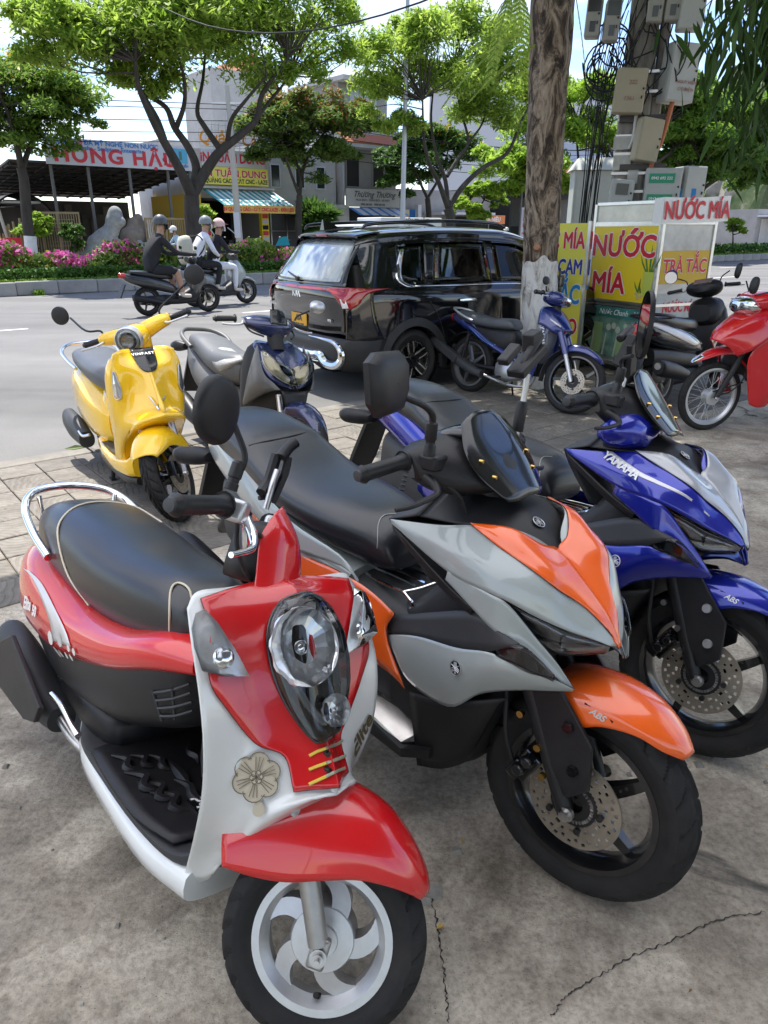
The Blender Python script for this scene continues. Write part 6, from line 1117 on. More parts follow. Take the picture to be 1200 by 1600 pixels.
def traffic():
 plain_scooter('riding_scooter', 'black scooter ridden by the person in black hoodie and shorts', RA[0], RA[1], DKS, BLK, 2.); x, y, z = uv(RA[0] + .10, RA[1], 0)
 rider('person in black hoodie, shorts and dark helmet riding the black scooter', (x, y, -.0), TH0 + .03, BLKC, BLKC, SKIN, mat('helmet_dark', (.07, .075, .08), .4), BLKC, (.76, .30, 1.04), feet=(.52, .30), scale=1.06)
 plain_scooter('riding_scooter', 'grey scooter ridden by two people, ahead of the black one', RB[0], RB[1], GRS, GREYP, 2.); x, y, z = uv(RB[0] + .46, RB[1], 0)
 rider('person in black jacket, pale trousers and pink cap driving the grey scooter', (x, y, 0), TH0 + .03, BLKC, WHC, WHC, mat('cap_pink', (.62, .42, .38), .7), MASK, (.48, .28, 1.06), lean=.05, feet=(.42, .28), scale=1.04)
 x, y, z = uv(RB[0] + .10, RB[1], 0); rider('passenger in white top with cream backpack and grey helmet on the grey scooter', (x, y, .05), TH0 + .03, WHC, BLKC, BLKC, mat('helmet_grey', (.20, .22, .23), .4), MASK, (.48, .16, .95), lean=.10, feet=(.36, .28), scale=1.04)
 x, y, z = uv(RB[0] - .06, RB[1], 0); bp = empty('backpack', (x, y, 1.06), TH0, 'cream backpack worn by the passenger in white', 'backpack'); shell('bag', [(-.20, -.12, .28, .10), (-.14, -.20, .36, .15), (.0, -.22, .38, .16), (.05, -.2, .34, .14)], mat('cream_canvas', (.52, .50, .40), .9, var=.1), bp, n=3); [tube('strap', [(.03, s * .1, .34), (.22, s * .13, .36), (.30, s * .15, .15), (.1, s * .14, -.1)], .014, BLKC, bp) for s in (-1, 1)]
 plain_scooter('riding_scooter', 'pale motorbike with rider in light blue, on the far carriageway', 12.3, 27.2, mat('sign_white'), GREYP, 182.); x, y, z = uv(12.0, 27.2); rider('person in light blue jacket and white helmet on the far carriageway', (x, y, 0), TH0 + pi, mat('pale_blue_cloth', (.42, .55, .66), .85), BLKC, BLKC, mat('helmet_white', (.7, .7, .7), .4), MASK, (.6, .3, 1.05))
 u = pt(803, 366, 27.5)[0]; plain_scooter('riding_scooter', 'far scooter with rider in white, seen above the car bonnet', u, 27.5, mat('sign_white'), GREYP, 182.); x, y, z = uv(u - .3, 27.5); rider('person all in white riding a scooter beside the red and white sign stand', (x, y, 0), TH0 + pi, WHC, WHC, WHC, mat('helmet_white'), MASK, (.6, .3, 1.05))
 u = pt(1181, 372, 36)[0]; plain_scooter('riding_scooter', 'far scooter with rider in yellow at the right edge', u, 33., mat('sign_white'), GREYP, 182.); x, y, z = uv(u - .3, 33.); rider('person in yellow shirt riding a scooter at the far right', (x, y, 0), TH0 + pi, mat('yellow_cloth', (.7, .45, .03), .85), BLKC, BLKC, mat('helmet_dark'), None, (.6, .3, 1.05))
 rnd = random.Random(4)
 for k, (u, v, lb, c) in enumerate(((20.6, 37.4, 'dark motorbike parked at the print shop doorway', DKS), (22.2, 37.0, 'blue motorbike with teal cover parked right of the print shop pillar', paint('blue_far', (.02, .05, .3))), (19.2, 37.2, 'dark scooter parked behind the slim utility pole', DKS), (24.2, 37.2, 'white scooter half hidden by the car at the white brick house', mat('sign_white')), (52.5, 37.5, 'red motorbike parked at the dark workshop', paint('red_far', (.5, .02, .02))))):
  plain_scooter('parked_scooter', lb, u, v, c, BLK, 70 + rnd.uniform(-30, 30), kind='parked')
 x, y, z = uv(22.0, 36.6); mesh('teal_cover', [(x - .4, y, .75), (x + .4, y + .1, .8), (x + .2, y + .4, 1.25), (x - .2, y + .3, 1.2)], [(0, 1, 2, 3)], mat('awning_teal'), None, False); tag(bpy.data.objects['teal_cover'], 'teal cloth draped over the motorbike at the print shop', 'cloth')
 u, z = pt(615, 350, 29.); r = empty('delivery_truck', uv(u, 29.), TH0 + pi, 'white box truck whose roof shows above the black car', 'truck'); bx = part('cargo_box', mat('truck_white', (.66, .67, .66), .5), r, ((-2.3, -.95, .7), (1.5, .95, 2.12)), bv=.03); part('cab', mat('truck_white'), r, ((1.6, -.9, .55), (3.0, .9, 1.85)), bv=.12); part('windscreen', GLS, r, ((2.9, -.8, 1.1), (3.03, .8, 1.7))); part('chassis', DK, r, ((-2.3, -.8, .35), (3.0, .8, .7)))
 text('lettering', 'NỘI THẤT', .36, mat('print_dark'), bx, (-.6, .965, 1.93), (-1, 0, 0), (0, 0, 1), bold=.006)
 for x in (-1.4, 2.2):
  for s in (-1, 1): q = MB(); q.lathe([(0, -.1), (.2, -.1), (.34, -.09), (.34, .09), (0, .1)], 18, (x, s * .85, .34)); q.build('wheel', RUB, r)
 u, z = pt(1022, 372, 31.5); r = empty('white_car', uv(u + 2.0, 31.5), TH0, 'white hatchback on the far carriageway behind the juice cart', 'car'); WC = paint('car_white', (.74, .75, .77)); shell('body', [(-2.0, .4, .9, .7), (-1.6, .3, 1.0, .85), (0, .28, 1.0, .88), (1.5, .3, .95, .86), (2.1, .4, .75, .7)], WC, r, n=5, seg=28); shell('cabin', [(-1.9, .9, 1.1, .6), (-1.4, .9, 1.48, .66), (-.2, .9, 1.52, .68), (.6, .9, 1.35, .66), (1.1, .9, 1.0, .6)], GLS, r, n=4, seg=24); shell('roof', [(-1.5, 1.38, 1.47, .62), (-.3, 1.40, 1.545, .64), (.35, 1.36, 1.48, .6)], WC, r, n=4); part('tail_light', LENSR, r, ((-2.0, -.8, .78), (-1.9, -.5, .95)), ((-2.0, .5, .78), (-1.9, .8, .95)))
 for x in (-1.25, 1.3):
  for s in (-1, 1): q = MB(); q.lathe([(0, s * .02), (.2, s * .01), (.21, 0), (.31, 0), (.32, -s * .2), (0, -s * .2)] if s < 0 else [(0, -.2), (.32, -.2), (.31, 0), (.21, 0), (.2, .01), (0, .02)], 20, (x, s * .86, .32)); q.build('wheel', [RUB], r)
 u, z = pt(822, 372, 35.2); r = empty('sign_stand', uv(u, 35.2), TH0, 'narrow red and white upright sign stand by the dark workshop', 'sign'); o = part('board', SGN, r, ((-.55, -.06, .2), (.55, .06, 3.0))); part('red_panel', SIGR, o, ((-.5, -.08, 1.75), (.5, -.061, 2.85))); text('lettering', 'RỬA XE', .30, WHP_, o, (0, -.085, 2.5), XD, ZD, bold=.01); text('lettering', 'THAY NHỚT', .2, WHP_, o, (0, -.085, 2.05), XD, ZD, bold=.006); text('lettering', 'PHỤ TÙNG', .22, SIGR, o, (0, -.065, 1.35), XD, ZD, bold=.008); text('lettering', 'XE MÁY', .22, SIGR, o, (0, -.065, .9), XD, ZD, bold=.008); part('foot', DK, r, ((-.5, -.2, 0), (.5, .2, .2)))
RA = (5.34, 13.95); RB = (6.82, 15.07)
traffic()
# -- red and white scooter
def red_scooter():
 RED = paint('red_paint', (.62, .008, .012)); WHP = paint('white_paint', (.74, .76, .74), 0, .25)
 REFS = mat('satin_reflector', (.90, .91, .92), .2, .55, var=.08, vscale=60)
 B = Bike('motor_scooter', (-.945, 1.894, -48.9, 12.), (1.19, .208, 27, 45.), 'red and white retro motor scooter with oval headlight and flower sticker, nearest the camera', 'scooter', 'parked motorbikes')
 r = B.root
 fw = wheel(B, 'front_wheel', 1.19, .208, .208, .045, .134, 'curved5', ALU, True, None, K=22, seg=264); tube('valve', [(.03, 0, -.115), (.02, -.03, -.10)], .006, RUB, fw)
 wheel(B, 'rear_wheel', 0, .208, .208, .045, .134, 'curved5', ALU, False, None, K=22, seg=132)
 # -- seat with cream piping
 seat = [(-.25,.62,.68,.075),(-.2,.585,.74,.128),(-.06,.56,.768,.155),(.14,.545,.77,.163),(.32,.548,.765,.158),(.48,.565,.772,.142),(.60,.59,.775,.118),(.67,.615,.755,.095),(.70,.64,.71,.07)]
 se = B.shell('seat', seat, SEAT, n=2.8, seg=40, nu=6)
 B.tube('piping', [(0.692,-.074,.709),(0.654,-.064,.757),(0.616,-.073,.765),(0.618,-.093,.752),(0.647,-.106,.703),(0.644,-.098,.636)], .0028, PIPE, parent=se)
 B.tube('piping', [(0.272,-.143,.583),(0.17,-.164,.632),(0.067,-.16,.699),(0.011,-.138,.739),(-.041,-.076,.766),(-.07,.011,.769),(-.047,.103,.757),(0.118,.118,.753)], .0028, PIPE, parent=se)
 hoop = [(x, y, z - .02) for x, y, z in [(.02,-.168,.655),(-.10,-.175,.69),(-.22,-.165,.735),(-.30,-.11,.765),(-.325,0,.775),(-.30,.11,.765),(-.22,.165,.735),(-.10,.175,.69),(.02,.168,.655)]]
 rk = B.tube('grab_rail', hoop, .0125, CHR, seg=14)
 for s in (-1, 1): tube('rail_stay', [(-.24, s * .12, .745), (-.22, s * .1, .62)], .008, CHR, rk)
 # -- rear body
 body = [(-.345,.42,.50,.07),(-.28,.365,.60,.145),(-.13,.345,.63,.195),(.1,.365,.60,.207),(.3,.42,.59,.202),(.5,.49,.62,.19),(.66,.56,.67,.16),(.78,.60,.67,.11)]
 bd = B.shell('rear_body', body, RED, n=3, seg=32, nu=5)
 low = [(-.12,.28,.42,.14),(.1,.29,.46,.175),(.3,.31,.52,.185),(.5,.345,.58,.172),(.64,.40,.63,.145),(.72,.44,.66,.11),(.75,.47,.64,.06)]
 lo = B.shell('under_seat_panel', low, BLK, n=3.4, seg=32, nu=5)
 B.shell('floor_riser', [(.12,.24,.34,.15),(.34,.25,.37,.168),(.44,.25,.36,.15),(.48,.25,.34,.12)], BLK, n=4, seg=28)
 v = MB()
 for i in range(4):
  v.tube([(0.672,-.138,.526),(0.714,-.117,.549),(0.739,-.09,.57)], .004, 5, 2) if i == 0 else None
  v.tube([(0.679,-.135,.509),(0.718,-.114,.529),(0.741,-.086,.548)], .004, 5, 2) if i == 1 else None
  v.tube([(0.684,-.132,.491),(0.721,-.112,.509),(0.743,-.082,.525)], .004, 5, 2) if i == 2 else None
  v.tube([(0.688,-.126,.472),(0.722,-.107,.486),(0.743,-.078,.502)], .004, 5, 2) if i == 3 else None
 v.tube([(0.666,-.14,.53),(0.688,-.121,.46)], .004, 5); v.tube([(0.714,-.118,.555),(0.718,-.106,.476)], .004, 5)
 v.build('vent_grille', GREYP, lo)
 # -- tail graphics
 SIL = mat('silver_print', (.62, .61, .6), .35, .3); FLW = mat('flower_print', (.72, .68, .62), .4)
 B.patch('side_stripe', [[(-.124,-.191,.554),(-.064,-.191,.566)],[(-.022,-.195,.558),(0.035,-.188,.564)],[(0.096,-.203,.535),(0.174,-.197,.546)],[(0.182,-.208,.503),(0.283,-.204,.526)],[(0.203,-.207,.464),(0.323,-.203,.498)]], SIL, 'one', .0008, parent=bd)
 fl = MB()
 def petal(c, u, v, rr, mi):
  c = np.array(c); u = np.array(u) - c; v = np.array(v) - c; u = u / np.linalg.norm(u); v = v - u * (u @ v); v = v / np.linalg.norm(v)
  fl.add([c + u * rr * cos(a) + v * rr * sin(a) * 1.15 for a in np.linspace(0, 2 * pi, 14, endpoint=False)], [tuple(range(14))], mi)
 petal((0.19,-.209,.466), (0.236,-.208,.486), (0.191,-.21,.486), .017, 0); petal((0.253,-.207,.486), (0.292,-.206,.502), (0.252,-.208,.504), .016, 1)
 petal((0.196,-.19,.423), (0.248,-.198,.447), (0.217,-.205,.454), .017, 1); petal((0.216,-.186,.424), (0.294,-.198,.463), (0.264,-.205,.47), .014, 0)
 for p, q, s in (((0.311,-.204,.489), (0.352,-.203,.507), (0.312,-.205,.508)), ((0.343,-.202,.492), (0.382,-.201,.509), (0.344,-.204,.511)), ((0.304,-.193,.457), (0.356,-.198,.483), (0.323,-.203,.488)), ((0.273,-.194,.449), (0.329,-.199,.476), (0.294,-.204,.481))): petal(p, q, s, .009, 0)
 fl.build('flower_decal', [FLW, SIL], bd, False)
 B.text('lettering', 'Elite', .052, WHT, (-.021,-.208,.482), (0.039,-.209,.497), (-.01,-.207,.509), parent=bd, bold=.0015, ext=.0004, shear=.35, sx=.75)
 B.text('lettering', '50', .042, WHT, (0.049,-.21,.487), (0.093,-.21,.495), (0.058,-.209,.51), parent=bd, bold=.0018, ext=.0004, shear=.2, sx=.8)
 # -- floorboard
 FLR = mat('floor_plastic', (.03, .031, .034), .5, var=.15, bump=.15, bscale=250, dirt=.3, dcol=(.13, .12, .11))
 fr = [(.30,.24,.30,.15),(.40,.245,.275,.19),(.55,.245,.27,.198),(.75,.245,.27,.198),(.90,.25,.28,.18),(.97,.26,.34,.14)]
 B.shell('floorboard', fr, FLR, n=5, seg=28, nu=4)
 st_ = [(.26,.17,.255,.14),(.40,.165,.258,.186),(.6,.165,.256,.2),(.8,.165,.256,.2),(.95,.175,.27,.175)]
 B.shell('floor_side_trim', st_, WHP, n=4, seg=24, nu=4)
 mt = B.patch('floor_mat', [[(.47,-.19,.277),(.44,-.07,.268),(.44,.07,.268),(.47,.19,.277)],[(.6,-.2,.277),(.6,-.07,.277),(.6,.07,.277),(.6,.2,.277)],[(.75,-.2,.277),(.75,-.07,.277),(.75,.07,.277),(.75,.2,.277)],[(.88,-.17,.284),(.9,-.07,.288),(.9,.07,.288),(.88,.17,.284)]], BLK, 'one', .006)[0]
 fm = MB(); rnd = random.Random(3)
 for (x0, y0, dx, dy, w) in ((.52,-.16,.09,.03,.012),(.54,-.12,.07,.03,.010),(.56,-.08,.08,.02,.011),(.60,-.16,.10,.04,.013),(.65,-.15,.10,.05,.012),(.70,-.14,.1,.05,.012),(.60,-.05,.12,.0,.014),(.68,-.07,.11,.02,.013),(.56,.03,.09,-.02,.012),(.62,.06,.10,-.03,.012),(.55,.10,.08,-.03,.011),(.66,.12,.10,-.05,.012),(.72,.02,.12,-.02,.014)):
  fm.tube([(x0, y0, .284), (x0 + dx * .4, y0 + dy * .9, .285), (x0 + dx * .75, y0 + dy * .4, .285), (x0 + dx, y0 + dy, .283)], [w * .2, w * .8, w, w * .25], 6, 4)
 fm.build('flame_relief', BLK, mt)
 MATR = mat('mat_red', (.6, .05, .03), .5)
 pl = MB(); pl.box((.80, -.045, .286), (.06, .075, .006)); pl.build('mat_badge', BLKG, mt)
 B.text('lettering', '.hd', .04, WHT, (.80,-.06,.290), (.78,-.06,.290), (.80,-.09,.290), parent=mt, bold=.001, ext=.0004, shear=.2); B.text('lettering', 'PY', .028, MATR, (.80,-.02,.290), (.78,-.02,.290), (.80,-.05,.290), parent=mt, bold=.001, ext=.0004)
 # -- leg shield: white outside, red centre
 shield = [[(0.902,-.205,.834),(0.89,-.18,.859),(0.893,-.11,.861),(0.882,0,.861)],[(0.946,-.212,.776),(0.949,-.175,.797),(0.956,-.09,.806),(0.983,0,.845)],[(1,-.215,.698),(1.001,-.165,.694),(1.008,-.085,.692),(1.044,0,.712)],[(1.026,-.212,.613),(1.033,-.15,.599),(1.055,-.08,.598),(1.1,0,.615)],[(1.027,-.205,.51),(1.047,-.155,.506),(1.087,-.1,.526),(1.16,0,.534)],[(0.991,-.19,.381),(1.02,-.155,.402),(1.068,-.125,.445),(1.135,-.075,.503)],[(0.919,-.16,.219),(0.948,-.14,.226),(0.978,-.13,.258),(0.995,-.115,.3)]]
 sh = B.patch('leg_shield', shield, WHP, 'sym', .006, nu=6, nv=6)[0]
 inn = [(.86,.42,.72,.11),(.90,.38,.80,.14),(.94,.34,.82,.135),(.97,.30,.82,.10)]
 B.shell('inner_leg_shield', inn, BLK, n=4, seg=28, nu=4)
 red = [[(0.909,-.182,.853),(0.904,-.115,.864),(0.885,-.002,.87)],[(0.951,-.181,.807),(0.949,-.106,.825),(0.958,-.01,.864)],[(0.994,-.195,.728),(0.999,-.095,.731),(1.034,.003,.776)],[(1.02,-.165,.671),(1.028,-.085,.67),(1.067,-.005,.696)],[(1.05,-.114,.603),(1.067,-.066,.613),(1.112,-.004,.622)],[(1.086,-.069,.582),(1.102,-.042,.585),(1.142,-.004,.585)],[(1.127,-.067,.529),(1.143,-.041,.535),(1.172,-.006,.545)]]
 rp = B.patch('front_panel', red, RED, 'sym', .003, nu=6, nv=5, gap=.0014)[0]
 # -- oval headlight under one clear cover
 hlb = MB(); HL = [(470,931),(440,942),(421,970),(416,1005),(424,1045),(440,1085),(462,1122),(486,1150),(500,1158),(512,1148),(523,1115),(531,1070),(530,1030),(520,985),(500,948),(485,935)]
 rim = [(0.975,.015,.866),(0.974,-.038,.855),(0.983,-.068,.822),(0.999,-.079,.782),(1.021,-.076,.736),(1.047,-.065,.691),(1.078,-.048,.653),(1.109,-.03,.626),(1.123,-.018,.62),(1.117,.021,.624),(1.071,.073,.631),(1.038,.102,.673),(1.017,.108,.72),(0.992,.102,.777),(0.975,.071,.832),(0.971,.045,.853)]
 rim = np.array(rim); ctr = rim.mean(0); nrm = np.array([.86, -.04, .5]); nrm /= np.linalg.norm(nrm)
 def dome(k, h): return [ctr + (p - ctr) * k + nrm * h for p in rim]
 fl_ = [[(0.974,-.017,.859),(0.975,.021,.867),(0.974,.032,.862)],[(0.977,-.043,.854),(0.993,-.013,.855),(0.978,.057,.842)],[(0.985,-.069,.823),(1.013,-.018,.824),(0.987,.088,.804)],[(1.001,-.08,.783),(1.033,-.022,.787),(1.005,.102,.756)],[(1.024,-.077,.738),(1.057,-.022,.741),(1.027,.106,.705)],[(1.049,-.066,.692),(1.079,-.019,.697),(1.047,.099,.664)],[(1.08,-.05,.654),(1.101,-.02,.658),(1.079,.067,.632)],[(1.111,-.032,.627),(1.12,-.019,.629),(1.121,.019,.627)],[(1.121,-.023,.622),(1.124,-.02,.621),(1.127,-.016,.623)]]
 hb = patch('headlight', fl_, BLKG, r, 'one', .004, nu=3, nv=4)[0]
 tube('headlight_rim', list(rim) + [rim[0]], .0045, BLKG, hb, 8, 3)
 def lamp(c, rad, name, n):
  n = np.array(n) / np.linalg.norm(n); a = np.cross(n, (0, 1, 0)); a /= np.linalg.norm(a); b = np.cross(n, a); V = []; rings = [(1., .006), (.97, .0), (.8, -.012), (.5, -.02), (.22, -.022)]
  for i, (k, h) in enumerate(rings):
   for j in range(40): t = 2 * pi * j / 40; w = rad * k * (1 + (.05 if 0 < i < 4 and j % 4 < 2 else 0)); V.append(np.array(c) + n * h + a * w * cos(t) + b * w * sin(t))
  o = mesh(name, V, gridfaces(5, 40, True) + [tuple(range(160, 200))], REFS, hb, False); mesh('bulb', [np.array(c) + n * (-.012 + .012 * sin(u)) + (a * cos(t) + b * sin(t)) * rad * .2 * cos(u) for u in (0, .5, 1., 1.5) for t in np.linspace(0, 2 * pi, 16, endpoint=False)], gridfaces(4, 16, True), CHR, hb)
  return o
 lamp((1.054,-.033,.791), .076, 'reflector', nrm); lamp((1.106,.025,.668), .032, 'reflector', nrm)
 LV = np.concatenate([dome(1.01, .006), dome(.97, .024), dome(.82, .042), dome(.5, .052), dome(.02, .055)])
 mesh('headlight_cover', LV, gridfaces(5, 16, True), LENS, hb)
 # -- turn signals
 for s in (1, -1):
  q = np.array([(0.929,-.201,.834),(0.941,-.213,.81),(0.962,-.215,.781),(0.99,-.21,.746),(1.002,-.168,.732),(1.007,-.117,.724),(0.983,-.14,.773),(0.953,-.167,.821),(0.931,-.184,.841)]); q[:, 1] *= s
  c = q.mean(0); nn = np.array([.8, -.5 * s, .35]); nn /= np.linalg.norm(nn); V = np.concatenate([q, c + (q - c) * .86 + nn * .014, c + (q - c) * .45 + nn * .02, c + (q - c) * .02 + nn * .021])
  f = gridfaces(4, 9, True); ts = mesh('turn_signal', np.concatenate([q, c + (q - c) * .9 + nn * .001, c + (q - c) * .02 + nn * .001]), gridfaces(3, 9, True), REFS, r)
  mesh('signal_lens', V, f, LENS, ts)
  b0 = np.array((0.988,-.168,.763)); b0[1] *= s; b = MB(); a1 = np.cross(nn, (0, 0, 1)); a1 /= np.linalg.norm(a1); a2 = np.cross(nn, a1)
  b.add([b0 + (a1 * cos(t) + a2 * sin(t)) * .021 * cos(u) + nn * .009 * sin(u) for u in (0, .5, 1., 1.55) for t in np.linspace(0, 2 * pi, 18, endpoint=False)], gridfaces(4, 18, True)); b.build('signal_bulb', MIRR, ts)
 # -- flower sticker, stripes, beak screws
 STK = mat('sticker_tan', (.50, .44, .33), .55, bump=.3, bscale=60); STL = mat('sticker_line', (.16, .13, .09), .6)
 fd = MB(); c0 = np.array((1.073,-.119,.546)); ux = np.array((1.092,-.09,.552)) - c0; uy = np.array((1.061,-.115,.576)) - c0; px_ = np.linalg.norm(ux) / 29; ux /= np.linalg.norm(ux); uy -= ux * (ux @ uy); uy /= np.linalg.norm(uy); un = np.cross(ux, uy)
 def fp(dx, dy, h=0): return c0 + ux * dx * px_ + uy * dy * px_ + un * h
 for k in range(6):
  a = k * pi / 3 + .3; fd.add([fp(21 * cos(a) + 17 * cos(t), 21 * sin(a) + 17 * sin(t), .0006 + .0003 * k) for t in np.linspace(0, 2 * pi, 16, endpoint=False)], [tuple(range(16))])
  for e in (-.25, 0, .25): fd.tube([fp(11 * cos(a + e), 11 * sin(a + e), .003), fp(31 * cos(a + e * .8), 31 * sin(a + e * .8), .003)], .0007, 4, 1, 1)
  fd.tube([fp(21 * cos(a) + 17 * cos(t), 21 * sin(a) + 17 * sin(t), .003) for t in np.linspace(a - 1.4, a + 1.4, 9)], .0009, 4, 1, 1)
 for k in range(6): a = k * pi / 3; fd.add([fp(6 * cos(a) + 4 * cos(t), 6 * sin(a) + 4 * sin(t), .0032) for t in np.linspace(0, 2 * pi, 10, endpoint=False)], [tuple(range(10))]); fd.tube([fp(6 * cos(a) + 4.5 * cos(t), 6 * sin(a) + 4.5 * sin(t), .0035) for t in np.linspace(0, 2 * pi, 10)], .0007, 4, 1, 1)
 fd.add([fp(1 + 9 * cos(t) * (1 - .3 * sin(t)), -48 + 12 * sin(t), .0008) for t in np.linspace(0, 2 * pi, 16, endpoint=False)], [tuple(range(16))])
 fd.build('flower_sticker', [STK, STL], sh, False)
 STR = [mat('stripe_blend', (.42, .45, .32), .3, .4), mat('stripe_yellow', (.75, .55, .08), .4)]
 for q in (((1.116,-.033,.59),(1.122,-.02,.599),(1.131,-.007,.607),(1.111,.039,.591),(1.094,.068,.581)),((1.127,-.038,.568),(1.135,-.026,.576),(1.145,-.013,.585),(1.143,.017,.583),(1.114,.064,.559)),((1.14,-.044,.546),(1.147,-.031,.554),(1.156,-.018,.564),(1.162,-.006,.572),(1.134,.048,.548))):
  q = np.array(q); b = MB(); b.tube(q[:3], .0032, 6, 1, 1); b.tube(q[2:], .0032, 6); b.build('front_stripe', STR, rp)
 bolts('beak_screw', [(1.136,-.006,.598), (1.151,-.011,.573)], .006, 'x', BLKG, rp)
 B.text('lettering', 'Elite', .052, mat('dark_gold_print', (.12, .10, .05), .3, .3), (1.05,.164,.54), (1.043,.183,.563), (1.053,.143,.563), parent=sh, bold=.0012, ext=.0005, shear=.3)
 # -- front mudguard, turned with the wheel
 fen = [[(.925,0,.40),(.93,-.05,.39),(.945,-.088,.35),(.962,-.095,.305)],[(1.0,0,.465),(1.0,-.065,.447),(1.008,-.097,.39),(1.02,-.10,.308)],[(1.085,0,.50),(1.085,-.073,.478),(1.088,-.104,.41),(1.09,-.105,.322)],[(1.165,0,.505),(1.165,-.073,.482),(1.163,-.104,.42),(1.16,-.104,.349)],[(1.235,0,.487),(1.233,-.067,.467),(1.228,-.096,.42),(1.222,-.097,.368)],[(1.297,0,.447),(1.294,-.055,.432),(1.286,-.08,.402),(1.278,-.083,.370)],[(1.342,0,.402),(1.339,-.038,.394),(1.331,-.058,.378),(1.322,-.062,.362)],[(1.364,0,.366),(1.361,-.022,.362),(1.355,-.034,.356),(1.348,-.038,.350)]]
 B.patch('front_mudguard', fen, RED, 'sym', .004, True, nu=5, nv=5)
 FORK = mat('fork_grey', (.36, .35, .33), .38, .8, var=.1, vscale=30)
 for s in (-1, 1):
  B.tube('fork_leg', [(1.06,s*.075,.45),(1.125,s*.08,.34),(1.185,s*.083,.225)], [.021,.021,.02], FORK, True, seg=16)
  b = MB(); b.box((1.19,s*.083,.212), (.036,.022,.06)); o = B.mb('axle_lug', b, FORK, True); bevel(o, .006)
  b = MB(); b.lathe([(0,-.012),(.011,-.012),(.011,-.004),(.017,-.004),(.017,.004),(0,.004)] if s < 0 else [(0,.012),(.011,.012),(.017,.004),(.017,-.004)], 14, (1.192,s*.096,.208)); b.lathe([(0,-.022),(.006,-.022),(.006,0)], 10, (1.192,s*.096,.208)); B.mb('axle_nut', b, STEEL, True)
 # -- handlebar, visor, mirror and phone holder
 vis = [[(0.829,0,1.007),(0.83,-.025,.999),(0.829,-.045,.989),(0.827,-.06,.971)],[(0.878,0,.956),(0.863,-.045,.956),(0.843,-.07,.947),(0.825,-.083,.927)],[(0.905,0,.904),(0.884,-.055,.898),(0.858,-.083,.886),(0.841,-.093,.862)],[(0.918,0,.851),(0.903,-.06,.838),(0.877,-.09,.827),(0.852,-.098,.819)]]
 vs = B.patch('handlebar_cover', vis, RED, 'sym', .004, True, nu=6, nv=6)[0]
 B.shell('handlebar_core', [(.76,.83,.95,.05),(.80,.83,.965,.075),(.85,.84,.96,.06),(.875,.86,.93,.03)], BLK, True, n=3)
 bolts('cover_screw', [(0.824,-.085,.933)], .006, 'y', BLKG, vs)
 B.tube('handlebar', [(.80,0,.88),(.805,-.07,.90),(.80,-.12,.945),(.785,-.17,.965)], .013, CHR, True, seg=12); B.tube('handlebar', [(.80,0,.88),(.805,.07,.90),(.80,.12,.945),(.785,.17,.965)], .013, CHR, True, seg=12)
 for s in (-1, 1):
  grip(B, (.768,s*.20,.968), (.72,s*.335,.936), .0185)
  b = MB(); b.box((.785,s*.165,.965), (.04,.05,.045)); o = B.mb('switch_gear', b, ALU, True); bevel(o, .008)
  B.tube('brake_lever', [(.80,s*.14,.955),(.83,s*.17,.93),(.845,s*.2,.905),(.83,s*.27,.885)], [.012,.01,.007,.006], CHR if s < 0 else BLK, True)
  B.tube('control_cable', [(.79,s*.16,.95),(.80,s*.14,.90),(.82,s*.11,.86),(.83,s*.06,.84)], .0045, DARKIN, True, seg=6)
 oval_mirror(B, (0.746,-.36,1.111), (.93,-.25,.1), (.05,0,1), .060, .058, [(0.778,-.25,1.023),(0.791,-.25,1.035),(0.791,-.255,1.063),(0.768,-.26,1.095),(0.752,-.28,1.116),(0.749,-.345,1.11)], BLK, 2.15, .022)
 b = MB(); b.lathe([(.013,0),(.013,.012),(.011,.014),(.011,.022),(.013,.024),(.013,.05),(.008,.055)], 14, (0.784,-.25,.996), 'z'); B.mb('mirror_boot', b, BLK, True)
 ph = B.tube('phone_holder', [(0.771,.1,.996),(0.768,.1,1.05),(0.765,.11,1.09)], .008, STEEL, True)
 b = MB(); b.tube([(0.749,.1,1.028),(0.751,.12,1.063),(0.749,.12,1.126)], .014, 8, 3); b.tube([(0.765,.11,1.122),(0.77,.12,1.149),(0.78,.13,1.17)], .014, 10, 2); b.tube([(0.775,.12,1.016),(0.78,.13,1.09),(0.775,.13,1.129)], .01, 6, 2); b.tube([(0.748,.1,1.015),(0.764,.12,1.026)], .006, 6); b.build('clamp', BLK, ph)
 # -- exhaust, engine, stand
 mz = [(-.30,.20,.30,.04,-.17),(-.27,.17,.32,.05,-.17),(-.1,.16,.30,.055,-.165),(.08,.15,.25,.055,-.16),(.16,.15,.23,.04,-.155)]
 mu = B.shell('muffler', mz, GREYP, n=2.2, seg=20)
 b = MB(); b.add([(-.206,-.225,.28),(-.05,-.225,.375),(0.255,-.235,.298),(0.221,-.235,.236),(0.131,-.235,.199),(-.173,-.23,.171)], [(0,1,2,3,4,5)]); o = b.build('heat_shield', BLK, mu, False); solid(o, .016, -1); bevel(o, .004)
 bolts('shield_bolt', [(-.103,-.228,.323),(-.13,-.233,.197),(0.174,-.238,.247)], .008, 'y', BLKG, mu)
 B.text('lettering', 'HONDA', .028, GREYP, (-.035,-.228,.299), (0.019,-.229,.292), (0.011,-.228,.329), parent=mu, ext=.0006)
 B.tube('exhaust_pipe', [(.15,-.155,.19),(.25,-.14,.16),(.36,-.1,.14),(.45,-.04,.15)], .016, STEEL)
 B.tube('kick_lever', [(0.234,-.21,.319),(0.313,-.215,.332),(0.387,-.215,.316),(0.43,-.21,.302)], [.01,.008,.007,.011], CHR)
 B.shell('engine_case', [(-.14,.12,.30,.06,.06),(0,.10,.34,.1,.05),(.25,.12,.32,.12,.03),(.42,.14,.30,.11,0)], ALU, n=3)
